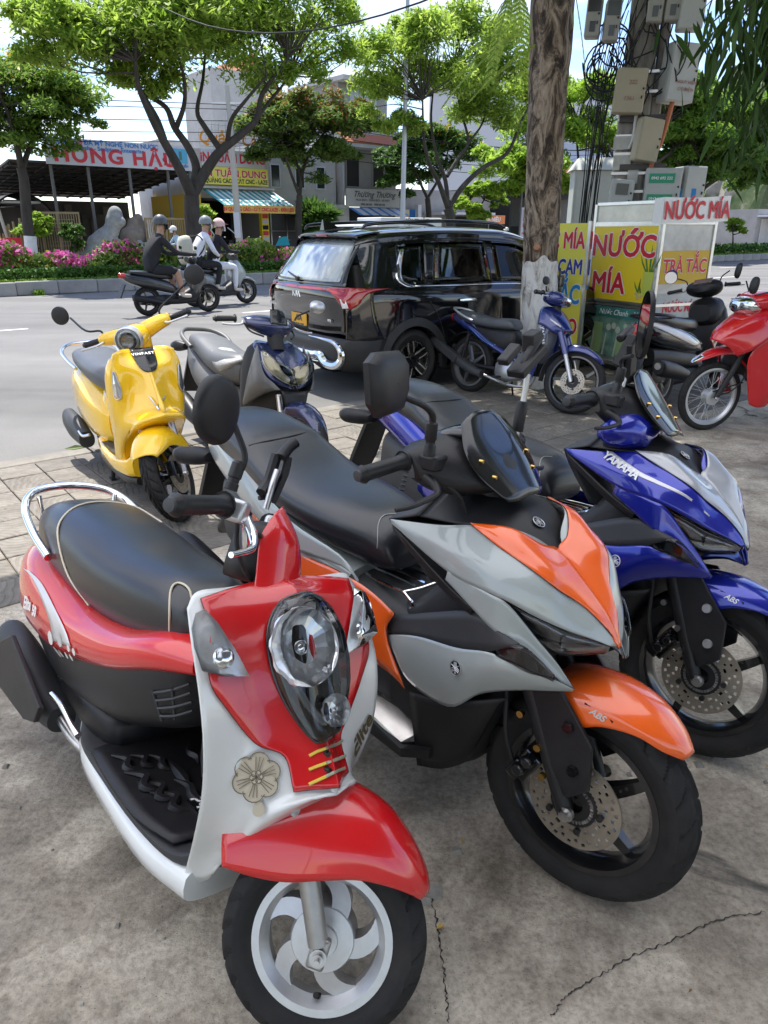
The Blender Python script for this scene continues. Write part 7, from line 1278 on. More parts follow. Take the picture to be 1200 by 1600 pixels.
 B.shell('rear_mudguard', [(-.36,.30,.36,.05),(-.28,.34,.44,.08),(-.1,.38,.46,.09)], BLK, n=3)
 tl = B.shell('tail_light', [(-.335,.50,.56,.05),(-.32,.47,.60,.085),(-.27,.46,.61,.11)], LENSR, n=3)
 B.tube('side_stand', [(.45,.10,.17),(.43,.19,.02)], .010, BLK)
 b = MB()
 for sx, a in ((1, 0), (-1, pi)): b.tube([(.30,sx*.06,.14),(.22,sx*.09,.04)], .009, 6)
 b.build('centre_stand', BLK, r)
 return B
red_scooter()
# -- two angular maxi scooters of one kind
def fork_emblem(B, c, xp, yp, r, parent, m, bg):
 c = np.array(c); u = np.array(xp) - c; u /= np.linalg.norm(u); v = np.array(yp) - c; v = v - u * (u @ v); v /= np.linalg.norm(v); n = np.cross(u, v); b = MB()
 ph = np.linspace(0, 2 * pi, 25)
 b.add([c + n * .001 + (u * cos(t) + v * sin(t)) * r for t in ph[:-1]], [tuple(range(24))], 1)
 b.tube([c + n * .0015 + (u * cos(t) + v * sin(t)) * r for t in ph], r * .07, 5, 1)
 for k in range(3):
  a = pi / 2 + k * 2 * pi / 3; d = u * cos(a) + v * sin(a); s = -u * sin(a) + v * cos(a)
  b.tube([c + n * .002 - d * r * .8, c + n * .002 + d * r * .8], r * .05, 4)
  for e in (-.2, .2): b.tube([c + n * .002 + s * e * r + d * r * .05, c + n * .002 + s * e * r + d * r * .78], r * .05, 4)
  b.tube([c + n * .002 - s * .2 * r + d * r * .1, c + n * .002 + s * .2 * r + d * r * .1], r * .05, 4)
 return b.build('fork_emblem', [m, bg], parent, False)
def maxi_scooter(kind, pose, steer, label):
 if kind == 'org':
  MAIN = paint('pale_grey_paint', (.34, .38, .37), 0, .28, .06); ACC = paint('orange_paint', (.83, .12, .012)); FEND = ACC; SIDE = ACC
 else:
  MAIN = paint('blue_paint', (.012, .022, .34), .35, .2, .06); ACC = paint('satin_silver_paint', (.36, .37, .39), .3, .32, .06); FEND = paint('blue_paint', (.012, .022, .34), .35, .2); SIDE = FEND
 B = Bike('maxi_scooter', pose, steer, label, 'scooter', 'parked motorbikes'); r = B.root
 BRIM = mat('black_rim', (.01, .01, .011), .22, coat=.5)
 wf = wheel(B, 'front_wheel', 1.35, .266, .266, .055, .184, 'five', BRIM, True, (.115, -.062), K=22, seg=264)
 wheel(B, 'rear_wheel', 0, .266, .266, .065, .184, 'five', BRIM, False, None, K=22, seg=132)
 ring = MB(); ring.lathe([(.042, -.066), (.050, -.066), (.050, -.06), (.042, -.06)], 60)
 for k in range(36): a = k * pi / 18; ring.box((.046 * cos(a), -.067, .046 * sin(a)), (.007, .003, .003), rotm('Y', -a))
 ring.build('sensor_ring', STEEL, wf)
 # -- seat: rider hollow and raised passenger pad
 seat = [(-.28,.83,.905,.07),(-.22,.80,.925,.115),(-.1,.78,.925,.145),(.04,.765,.90,.16),(.12,.75,.865,.168),(.24,.71,.825,.172),(.38,.675,.805,.17),(.52,.645,.80,.155),(.64,.63,.785,.125),(.71,.63,.745,.10),(.735,.645,.69,.08)]
 se = B.shell('seat', seat, SEAT, n=3, seg=40, nu=6)
 B.tube('stitching', [(0.077,-.136,.871),(0.089,-.08,.878),(0.091,-.019,.879),(0.086,.061,.881),(0.057,.141,.876)], .0022, DARKIN, parent=se)
 B.tube('stitching', [(0.673,-.095,.645),(0.694,-.105,.721),(0.669,-.082,.765),(0.654,-.049,.78),(0.661,-.011,.778)], .0018, mat('grey_thread', (.3, .3, .3), .7), parent=se)
 # -- tail and rear body
 tail = [(-.40,.79,.83,.03),(-.34,.75,.865,.075),(-.24,.71,.88,.115),(-.08,.665,.86,.15),(.1,.61,.80,.17),(.3,.57,.72,.178),(.5,.56,.66,.172),(.62,.56,.63,.15)]
 ta = B.shell('tail_body', tail, MAIN, n=2.8, seg=32, nu=5)
 rear = [(-.2,.42,.70,.10),(.0,.40,.68,.15),(.2,.36,.64,.165),(.45,.30,.62,.17),(.7,.24,.60,.165),(.85,.22,.58,.15),(1.0,.2,.56,.13)]
 B.shell('inner_body', rear, GREYP, n=4, seg=32, nu=4)
 side = [[(0.109,-.155,.743),(0.129,-.165,.662),(0.145,-.17,.531)],[(0.28,-.165,.664),(0.317,-.178,.582),(0.356,-.185,.454)],[(0.402,-.17,.616),(0.465,-.185,.552),(0.548,-.2,.453)],[(0.6,-.178,.631),(0.651,-.195,.567),(0.742,-.21,.451)],[(0.745,-.18,.629),(0.797,-.2,.561),(0.884,-.217,.451)],[(0.866,-.19,.61),(0.847,-.2,.542),(0.939,-.215,.433)]]
 sd = B.patch('side_cowl', side, SIDE, 'mir', .005, gap=.0013, nu=5, nv=5)
 strip = [[(-.311,.018,.868),(-.12,-.124,.842)],[(-.057,-.087,.85),(0.03,-.158,.78)],[(0.16,-.143,.756),(0.187,-.179,.682)],[(0.378,-.178,.708),(0.379,-.182,.626)],[(0.619,-.18,.685),(0.638,-.184,.657)],[(0.691,-.17,.634),(0.703,-.175,.618)]]
 if kind == 'org': B.patch('tail_strip', strip, MAIN, 'mir', .004)
 # -- tunnel, floor and belly
 tun = [(.52,.40,.60,.10),(.68,.42,.585,.11),(.82,.43,.60,.115),(.92,.44,.70,.12),(1.0,.44,.80,.12),(1.06,.46,.84,.10)]
 B.shell('centre_tunnel', tun, GREYP, n=3.5, seg=28)
 cr = MB(); 
 for y in (-.05, -.018, .018, .05): cr.tube([(.60, y, .602), (.70, y, .612), (.80, y * 1.1, .618)], .0045, 6, 2)
 for p in ([(.62,-.085,.60),(.60,0,.602),(.62,.085,.60)], [(.80,-.1,.615),(.82,-.05,.62),(.82,.05,.62),(.80,.1,.615)], [(.62,-.085,.60),(.70,-.10,.608),(.80,-.10,.615)], [(.62,.085,.60),(.70,.10,.608),(.80,.10,.615)], [(.80,-.1,.615),(.84,-.105,.60),(.845,-.1,.585),(.83,-.1,.578)]): cr.tube(p, .005, 8, 3)
 cr.build('tunnel_rack', CHR, r)
 for s in (-1, 1):
  fl = MB(); v = [(.45,s*.13,.30),(.45,s*.235,.32),(.70,s*.245,.262),(.95,s*.235,.25),(1.02,s*.20,.27),(1.0,s*.11,.27)]; fl.add(v, [tuple(range(6))]); o = B.mb('footboard', fl, BLK, smooth=False); solid(o, .03, 0)
  pl = MB(); pl.add([(.50,s*.15,.324),(.50,s*.225,.336),(.70,s*.235,.285),(.94,s*.225,.272),(.99,s*.19,.29),(.96,s*.14,.29)], [tuple(range(6))]); p_ = pl.build('foot_plate', mat('chromed_plate', (.62, .58, .54), .2, .9, var=.2, vscale=14), o, False); solid(p_, .004, 0)
  rb = MB()
  for x0, w in ((.56, .03), (.64, .035), (.72, .035), (.80, .035), (.88, .03)): rb.tube([(x0 - .03, s * .165, .33 - (x0 - .5) * .15), (x0, s * .2, .331 - (x0 - .5) * .15), (x0 + .03, s * .215, .327 - (x0 - .5) * .15)], [.003, .012, .003], 6, 3)
  rb.build('rubber_insert', BLK, o)
 bel = [[(0.946,-.205,.424),(1.055,-.2,.453),(1.14,-.17,.487),(1.193,-.13,.506)],[(0.961,-.205,.335),(1.05,-.19,.361),(1.109,-.15,.376),(1.143,-.12,.401)],[(0.978,-.2,.211),(1.029,-.16,.212),(1.078,-.13,.248),(1.09,-.11,.286)]]
 B.patch('belly_panel', bel, BLK, 'mir', .005)
 B.shell('radiator_box', [(.82,.20,.50,.16),(.95,.18,.55,.165),(1.05,.2,.60,.15),(1.10,.28,.70,.12),(1.16,.5,.74,.1),(1.24,.6,.74,.085)], DARKIN, n=4, seg=24)
 # -- front cowl
 cowl = [[(0.862,-.205,.869),(0.863,-.206,.868),(0.867,-.207,.866),(0.869,-.207,.862)],[(0.999,-.17,.888),(1.015,-.185,.87),(1.033,-.197,.844),(1.055,-.2,.801)],[(1.064,-.14,.901),(1.095,-.16,.871),(1.13,-.18,.843),(1.166,-.19,.79)],[(1.143,-.095,.905),(1.174,-.128,.874),(1.201,-.16,.833),(1.214,-.175,.781)],[(1.185,-.03,.867),(1.229,-.085,.851),(1.26,-.13,.816),(1.265,-.15,.76)],[(1.248,0,.813),(1.282,-.05,.799),(1.304,-.09,.767),(1.314,-.107,.733)],[(1.322,0,.755),(1.341,-.028,.746),(1.347,-.05,.725),(1.35,-.062,.711)],[(1.382,0,.683),(1.381,-.006,.685),(1.378,-.014,.687),(1.376,-.02,.688)]]
 co = B.patch('front_cowl', cowl, MAIN, 'mir', .005, gap=.0013, nu=6, nv=5)
 def acc(nm, rows, m, th=.003): return B.patch(nm, rows, m, 'mir', th, nu=5, nv=5, gap=.0012 if th > .002 else 0)
 nose = [[(1.058,-.139,.904),(1.062,-.142,.906),(1.069,-.145,.905)],[(1.144,-.099,.909),(1.154,-.127,.898),(1.145,-.144,.88)],[(1.192,-.048,.873),(1.216,-.099,.867),(1.218,-.131,.854)],[(1.203,0,.853),(1.251,-.077,.842),(1.259,-.115,.831)],[(1.248,0,.827),(1.276,-.058,.815),(1.281,-.092,.807)],[(1.322,0,.769),(1.328,-.04,.767),(1.313,-.055,.776)],[(1.362,0,.726),(1.357,-.013,.733),(1.35,-.032,.741)],[(1.385,0,.685),(1.386,-.006,.683),(1.375,-.008,.703)]]
 no = acc('nose_panel', nose, ACC)
 if kind == 'blu':
  stp = [[(0.99,-.179,.89),(1.004,-.172,.892)],[(1.105,-.187,.849),(1.11,-.177,.858)],[(1.165,-.178,.836),(1.163,-.172,.846)],[(1.249,-.148,.814),(1.249,-.144,.82)],[(1.305,-.102,.767),(1.304,-.099,.77)]]
  acc('wing_stripe', stp, mat('silver_stripe', (.6, .6, .63), .3, .4), .0008)
 # -- black centre panel with emblem, between the two cowl halves
 cen = [[(.93,0,.955),(.93,-.07,.945),(.93,-.13,.915),(.92,-.165,.885)],[(1.02,0,.94),(1.02,-.06,.93),(1.02,-.11,.91),(1.02,-.15,.895)],[(1.10,0,.912),(1.10,-.045,.905),(1.10,-.085,.90),(1.10,-.112,.898)],[(1.16,0,.878),(1.16,-.03,.874),(1.16,-.055,.87),(1.16,-.078,.866)],[(1.215,0,.835),(1.215,-.01,.832),(1.215,-.018,.829),(1.215,-.025,.825)]]
 cp = B.patch('centre_panel', cen, BLK, 'sym', .005, nu=5, nv=5)[0]
 fork_emblem(B, (1.139,.005,.896), (1.146,.023,.889), (1.121,.022,.904), .0155, cp, ALU, DARKIN)
 dash = [[(.86,0,.90),(.86,-.09,.895),(.855,-.16,.88),(.85,-.20,.865)],[(.93,0,.958),(.93,-.07,.948),(.93,-.13,.918),(.92,-.165,.888)]]
 B.patch('dash_cover', dash, GREYP, 'sym', .005)
 bk = [[(.85,-.20,.865),(.86,-.16,.80),(.92,-.12,.70)],[(.855,-.08,.90),(.90,-.07,.78),(.95,-.06,.68)],[(.855,0,.90),(.90,0,.78),(.95,0,.68)]]
 B.patch('inner_leg_panel', bk, GREYP, 'mir', .004)
 # -- headlights
 hl = [[(1.192,-.172,.78),(1.196,-.172,.777),(1.199,-.171,.774)],[(1.241,-.148,.759),(1.229,-.152,.741),(1.219,-.152,.729)],[(1.281,-.118,.741),(1.269,-.126,.71),(1.258,-.13,.698)],[(1.319,-.088,.722),(1.309,-.098,.69),(1.3,-.11,.669)],[(1.348,-.052,.705),(1.345,-.06,.686),(1.343,-.068,.669)],[(1.373,-.018,.687),(1.373,-.02,.68),(1.372,-.022,.674)]]
 lens = B.patch('headlight', hl, LENSD, 'mir', .004, nu=4, nv=4)
 inn = [[(1.208,-.155,.763),(1.221,-.155,.74)],[(1.273,-.105,.729),(1.25,-.115,.689)],[(1.32,-.07,.709),(1.298,-.09,.662)],[(1.368,-.012,.681),(1.366,-.014,.668)]]
 for q, l in zip(B.patch('lamp_housing', inn, mat('lamp_chrome', (.55, .55, .57), .2, .9), 'mir', .003, nu=3, nv=3), lens): q.parent = l
 for s, l in ((-1, lens[0]), (1, lens[1])):
  b = MB(); c0 = np.array((1.31,-.088,.692)); c0[1] *= -s; b.lathe([(0, -.012), (.016, -.008), (.02, .0)], 16, c0, 'x'); b.build('projector', REFL, l)
 chin = [[(1.19,0,.64),(1.19,-.08,.65),(1.18,-.14,.70)],[(1.28,0,.635),(1.28,-.06,.645),(1.27,-.11,.69)],[(1.355,0,.655),(1.35,-.02,.66),(1.34,-.05,.69)]]
 B.patch('chin_panel', chin, BLK, 'sym', .004)
 # -- cowl arm under the headlight, black band, indicator pod
 arm = [[(1.055,-.2,.802),(1.054,-.201,.794),(1.052,-.202,.781)],[(1.166,-.19,.789),(1.15,-.194,.764),(1.132,-.197,.739)],[(1.215,-.175,.774),(1.207,-.183,.741),(1.198,-.19,.706)],[(1.268,-.14,.704),(1.261,-.15,.687),(1.26,-.165,.681)],[(1.309,-.115,.653),(1.305,-.12,.642),(1.303,-.13,.632)],[(1.349,-.098,.6),(1.348,-.099,.599),(1.346,-.1,.595)]]
 B.patch('cowl_arm', arm, MAIN, 'mir', .005, gap=.0013, nu=4, nv=4)
 wingb = [[(0.869,-.205,.858),(0.869,-.2,.84)],[(1.036,-.2,.776),(1.028,-.195,.751)],[(1.131,-.196,.737),(1.123,-.19,.717)]]
 B.patch('cowl_edge', wingb, BLK, 'mir', .005)
 band = [[(0.788,-.172,.544),(0.828,-.182,.531)],[(0.837,-.175,.583),(0.952,-.195,.586)],[(1,-.18,.667),(1.1,-.203,.625)],[(1.12,-.185,.72),(1.189,-.203,.657)],[(1.201,-.188,.71),(1.24,-.195,.691)],[(1.256,-.18,.699),(1.262,-.181,.696)]]
 B.patch('side_band', band, GREYP, 'mir', .005, nu=4, nv=4)
 pod = [[(0.832,-.185,.531),(0.837,-.187,.529),(0.846,-.19,.522),(0.859,-.192,.51)],[(0.959,-.197,.588),(0.955,-.207,.552),(0.948,-.21,.507),(0.94,-.205,.456)],[(1.1,-.205,.625),(1.098,-.217,.581),(1.089,-.217,.524),(1.077,-.2,.45)],[(1.2,-.203,.659),(1.204,-.21,.631),(1.193,-.205,.591),(1.161,-.185,.526)],[(1.274,-.178,.645),(1.272,-.178,.628),(1.263,-.172,.603),(1.249,-.16,.572)],[(1.321,-.145,.632),(1.318,-.143,.619),(1.312,-.14,.605),(1.303,-.132,.587)],[(1.352,-.105,.605),(1.351,-.104,.602),(1.349,-.103,.599),(1.347,-.102,.596)]]
 po = B.patch('indicator_pod', pod, MAIN, 'mir', .005, gap=.0013, nu=5, nv=5)
 sig = [[(1.202,-.2,.669),(1.215,-.203,.658)],[(1.238,-.193,.692),(1.249,-.192,.652)],[(1.27,-.184,.701),(1.28,-.178,.641)],[(1.303,-.165,.674),(1.308,-.16,.637)],[(1.328,-.145,.642),(1.325,-.144,.627)]]
 for q, l in zip(B.patch('turn_signal', sig, LENSD, 'mir', .006, nu=4, nv=4), po): q.parent = l
 for s in (1, -1):
  c = np.array([(1.114,-.221,.585),(1.134,-.221,.59),(1.107,-.218,.598)]); 
  if s < 0: c = c * [1, -1, 1]; c[1] = 2 * c[0] - c[1]
  fork_emblem(B, c[0], c[1], c[2], .0175, po[0 if s > 0 else 1], ALU if kind == 'org' else WHT, BLKG if kind == 'org' else MAIN)
 if kind == 'blu': B.text('lettering', 'YAMAHA', .034, WHT, (1.054,-.189,.862), (1.09,-.19,.851), (1.057,-.179,.872), parent=co[0], bold=.0012, ext=.0004, sx=.95)
 # -- windscreen and handlebar cover
 ws = [[(.945,0,1.125),(.945,-.05,1.12),(.95,-.095,1.10)],[(.98,0,1.075),(.985,-.075,1.068),(.99,-.13,1.045)],[(1.03,0,1.02),(1.035,-.075,1.012),(1.035,-.125,.995)],[(1.10,0,.95),(1.10,-.05,.945),(1.09,-.085,.945)]]
 B.patch('windscreen', ws, mat('smoked_screen', (.012, .013, .014), .12, coat=.3), 'sym', .002, True, nu=5, nv=4)
 bolts_p = [(1.02,-.105,1.028), (1.05,-.09,.995), (1.02,.105,1.028), (1.05,.09,.995)]
 for p in bolts_p: q = MB(); q.lathe([(0, .006), (.0042, .006), (.0042, -.004)], 10, p, 'x'); B.mb('screen_bolt', q, GOLD, True)
 hb = [[(.86,0,1.05),(.86,-.08,1.05),(.86,-.16,1.045),(.87,-.21,1.03)],[(.91,0,1.075),(.91,-.09,1.07),(.91,-.17,1.05),(.895,-.215,1.03)],[(1.0,0,1.045),(.99,-.10,1.035),(.96,-.17,1.02),(.91,-.215,1.01)],[(1.06,0,.975),(1.04,-.09,.965),(.98,-.16,.965),(.915,-.21,.985)],[(.98,0,.935),(.97,-.09,.935),(.93,-.16,.95),(.90,-.205,.98)]]
 B.patch('handlebar_cover', hb, BLK, 'sym', .004, True, nu=4, nv=4)
 B.tube('steering_column', [(.98,0,.95),(1.03,0,.86)], .05, BLK, True, seg=14)
 B.shell('meter_housing', [(.85,1.03,1.06,.09),(.90,1.05,1.085,.10),(.96,1.05,1.10,.09)], BLKG, True)
 for s in (-1, 1):
  grip(B, (.885, s * .215, 1.015), (.868, s * .35, .998), .0175)
  B.tube('brake_lever', [(.93,s*.19,.985),(.965,s*.20,.975),(.985,s*.22,.96),(.975,s*.29,.945),(.96,s*.33,.94)], [.014,.01,.007,.006,.005], BLK, True)
  B.tube('brake_hose', [(.93,s*.19,.99),(.99,s*.15,.955),(1.0,s*.12,.91),(1.0,s*.09,.86)], .005, DARKIN, True, seg=6)
  m = MB(); m.box((.94,s*.18,1.02), (.05,.05,.035)); o = B.mb('master_cylinder', m, BLK, True); bevel(o, .006)
  if s > 0: continue
  b = MB(); b.lathe([(.014,-.012),(.014,.01),(.011,.014),(.011,.022),(.0135,.026),(.0135,.06),(.008,.064)], 14, (.957,s*.222,1.055), 'z'); B.mb('mirror_boot', b, BLK, True)
  if kind == 'blu':
   oval_mirror(B, (1.026,-.335,1.231), (.82,.55,.1), (0,-.12,1), .052, .088, [(.957,s*.222,1.11),(.957,s*.24,1.14),(1.009,-.31,1.15)], BLK, 2.2, .02); continue
  hexm = [( -.095,.035),(-.06,.06),(.05,.062),(.088,.045),(.085,-.03),(.05,-.06),(-.055,-.058),(-.09,-.02)]
  c = np.array([.945, s * .385, 1.206]); n = np.array([.94, -.28 * s, .12]); n /= np.linalg.norm(n); up = np.array([0, 0, 1.]); up -= n * up[2] * n[2] / 1.; up /= np.linalg.norm(up); sd_ = np.cross(up, n) * (1 if s > 0 else -1)
  V = [c + sd_ * x * k + up * y * k + n * d for k, d in ((1, 0), (1.02, .012), (.86, .026), (.5, .032), (.02, .033)) for x, y in hexm]
  fcs = gridfaces(5, 8, True); fcs = fcs if s > 0 else [q[::-1] for q in fcs]
  mo = mesh('mirror', V, fcs, BLK, r, True, 40); B.st(mo); mesh('mirror_glass', [c + sd_ * x * .95 + up * y * .95 + n * .002 for x, y in hexm], [tuple(range(8))], MIRR, mo, False)
  tube('mirror_stem', [(.957,s*.222,1.11),(.96,s*.228,1.135),(.955,s*.255,1.155),(.945,s*.31,1.175),(.945,s*.36,1.195)], [.0085,.008,.007,.0065,.006], BLK, mo, 8, 4)
 if kind == 'blu':
  B.shell('handlebar_cover', [(.915,.885,.96,.19),(.95,.87,1.0,.215),(1.0,.875,1.005,.205),(1.04,.89,.98,.15)], MAIN, True, n=2.4, seg=28)
  ph = B.tube('phone_holder', [(.93,-.10,1.04),(.93,-.10,1.10)], .008, STEEL, True); b = MB(); b.box((.92,-.10,1.17), (.03,.075,.10), rotm('Y', .3)); b.tube([(.90,-.14,1.20),(.90,-.06,1.24)], .013, 8); b.box((.935,-.10,1.14), (.02,.05,.12), rotm('X', .4)); o = b.build('clamp', BLK, ph); bevel(o, .004); 
 else:
  ph = B.tube('phone_holder', [(.94,.19,1.04),(.94,.205,1.12),(.94,.21,1.20)], .0085, STEEL, True); b = MB(); b.tube([(.938,.198,1.05),(.938,.206,1.13)], .016, 10); b.box((.94,.20,1.235), (.05,.13,.022), rotm('X', .55)); b.box((.93,.235,1.27), (.035,.05,.075), rotm('X', .3)); b.box((.925,.13,1.25), (.03,.07,.02), rotm('X', .6)); b.tube([(.94,.16,1.20),(.94,.25,1.30)], .014, 8); o = b.build('clamp', BLK, ph); bevel(o, .004)
 # -- front mudguard, forks, caliper
 fen = [[(1.245,0,.555),(1.245,-.05,.55),(1.26,-.08,.525),(1.30,-.09,.475)],[(1.30,0,.575),(1.30,-.055,.565),(1.31,-.085,.535),(1.335,-.092,.478)],[(1.39,0,.578),(1.39,-.055,.568),(1.39,-.082,.545),(1.39,-.088,.505)],[(1.47,0,.553),(1.47,-.05,.545),(1.465,-.074,.53),(1.46,-.078,.512)],[(1.53,0,.515),(1.528,-.035,.51),(1.52,-.052,.50),(1.512,-.056,.49)],[(1.562,0,.482),(1.56,-.012,.481),(1.557,-.02,.478),(1.55,-.026,.472)]]
 fd = B.patch('front_mudguard', fen, FEND, 'sym', .004, True, nu=5, nv=5)[0]
 badge = MB(); badge.box((1.375,-.0855,.528), (.07,.003,.016), rotm('Y', .22)); badge.build('mudguard_badge', BLKG, fd)
 text('lettering', 'ABS', .021, WHT if kind == 'blu' else ALU, fd, (1.375,-.089,.528), (1,0,-.22), (.2,.15,1), ext=.0004, bold=.0006, shear=.3)
 for s in (-1, 1):
  B.tube('fork_leg', [(1.13,s*.088,.72),(1.20,s*.09,.56),(1.29,s*.092,.37),(1.345,s*.093,.255)], [.024,.024,.022,.02], BLK, True, seg=16)
  g = MB(); g.add([(1.20,s*.104,.56),(1.285,s*.104,.57),(1.385,s*.107,.46),(1.395,s*.107,.35),(1.345,s*.106,.305),(1.275,s*.106,.40)], [(0,1,2,3,4,5)]); o = B.mb('fork_guard', g, BLK, True, smooth=False); solid(o, .012, 0); bevel(o, .003)
  for p in ((1.325,s*.116,.485), (1.352,s*.118,.385)): q = MB(); q.lathe([(0,-.005),(.012,-.005),(.014,.004)] if s < 0 else [(0,.005),(.012,.005),(.014,-.004)], 14, p, 'y'); q.build('guard_bolt', BLKG if kind == 'org' else ALU, o)
  q = MB(); q.lathe([(0,-.016),(.012,-.016),(.012,-.004),(.018,-.004),(.018,.006)] if s < 0 else [(0,.016),(.012,.016),(.018,.004)], 14, (1.352,s*.108,.264)); B.mb('axle_nut', q, STEEL, True)
 cal = MB(); cal.box((1.232,-.075,.33), (.05,.06,.085), rotm('Y', .5)); cal.box((1.215,-.09,.315), (.035,.05,.055), rotm('Y', .5)); cal.lathe([(0,-.03),(.016,-.03),(.018,-.0)], 14, (1.225,-.10,.325)); cal.lathe([(0,-.03),(.014,-.03),(.016,0)], 14, (1.245,-.10,.355))
 o = B.mb('brake_caliper', cal, BLKG, True, smooth=False); bevel(o, .005)
 for p in ((1.262,-.112,.40), (1.285,-.115,.335), (1.205,-.105,.46)): q = MB(); q.lathe([(0,-.008),(.009,-.008),(.009,.004)], 8, p); q.build('caliper_bolt', GOLD if kind == 'org' else STEEL, o)
 B.tube('brake_hose', [(1.20,-.10,.32),(1.175,-.11,.40),(1.16,-.105,.50),(1.12,-.08,.62)], .006, DARKIN, True, seg=6)
 # -- rear light, mudguard, shock, muffler, stand
 B.shell('tail_light', [(-.415,.80,.83,.03),(-.39,.775,.845,.055),(-.33,.77,.85,.085)], LENSR, n=3)
 g = MB(); g.add([(-.36,-.06,.74),(-.36,.06,.74),(-.46,.07,.52),(-.50,.06,.44),(-.50,-.06,.44),(-.46,-.07,.52)], [(0,1,2,3,4,5)]); o = B.mb('plate_holder', g, BLK, smooth=False); solid(o, .02, 0)
 for s in (-1, 1):
  B.shell('rear_indicator', [(-.44,.715,.75,.012,s*.16),(-.40,.70,.765,.032,s*.15),(-.34,.70,.765,.036,s*.11),(-.30,.715,.755,.03,s*.08)], BLK, n=2.2, seg=16)
  B.tube('shock_body', [(-.02,s*.12,.34),(.03,s*.125,.50),(.07,s*.13,.64)], .018, BLK, seg=12)
  h = []
  for k in range(0, 12 * 9 + 1): t = k / 12; a = t * 2 * pi; u = t / 9; h.append((.0 + .06 * u + .032 * cos(a) * .95, s * .123 + .032 * sin(a), .42 + .19 * u))
  B.tube('shock_spring', h, .006, mat('spring_dark', (.03, .03, .032), .3, .5), seg=6, n=1)
 B.shell('muffler', [(-.38,.27,.44,.05,-.20),(-.3,.24,.44,.062,-.20),(-.05,.2,.38,.062,-.19),(.12,.18,.32,.05,-.18),(.2,.2,.28,.03,-.16)], BLK, n=2.6, seg=20)
 B.shell('engine_case', [(-.12,.18,.36,.05,.10),(0,.15,.40,.06,.11),(.25,.15,.40,.10,.06),(.5,.16,.38,.14,0),(.66,.18,.34,.12,0)], GREYP, n=3)
 B.shell('rear_mudguard', [(-.34,.40,.46,.06),(-.2,.50,.56,.085),(0,.54,.60,.09),(.15,.52,.58,.08)], BLK, n=3)
 B.tube('side_stand', [(.55,.14,.2),(.52,.24,.02)], .011, BLK)
 return B
org = maxi_scooter('org', (-.397, 2.388, -49.6, 1.0), (1.35, .266, 26, 11.), 'pale grey and orange maxi scooter with hexagonal mirror, right behind the red and white scooter')
blu = maxi_scooter('blu', (.143, 2.928, -52.5, 5.5), (1.35, .266, 26, 15.4), 'blue and silver maxi scooter lettered YAMAHA, standing behind the grey and orange one')
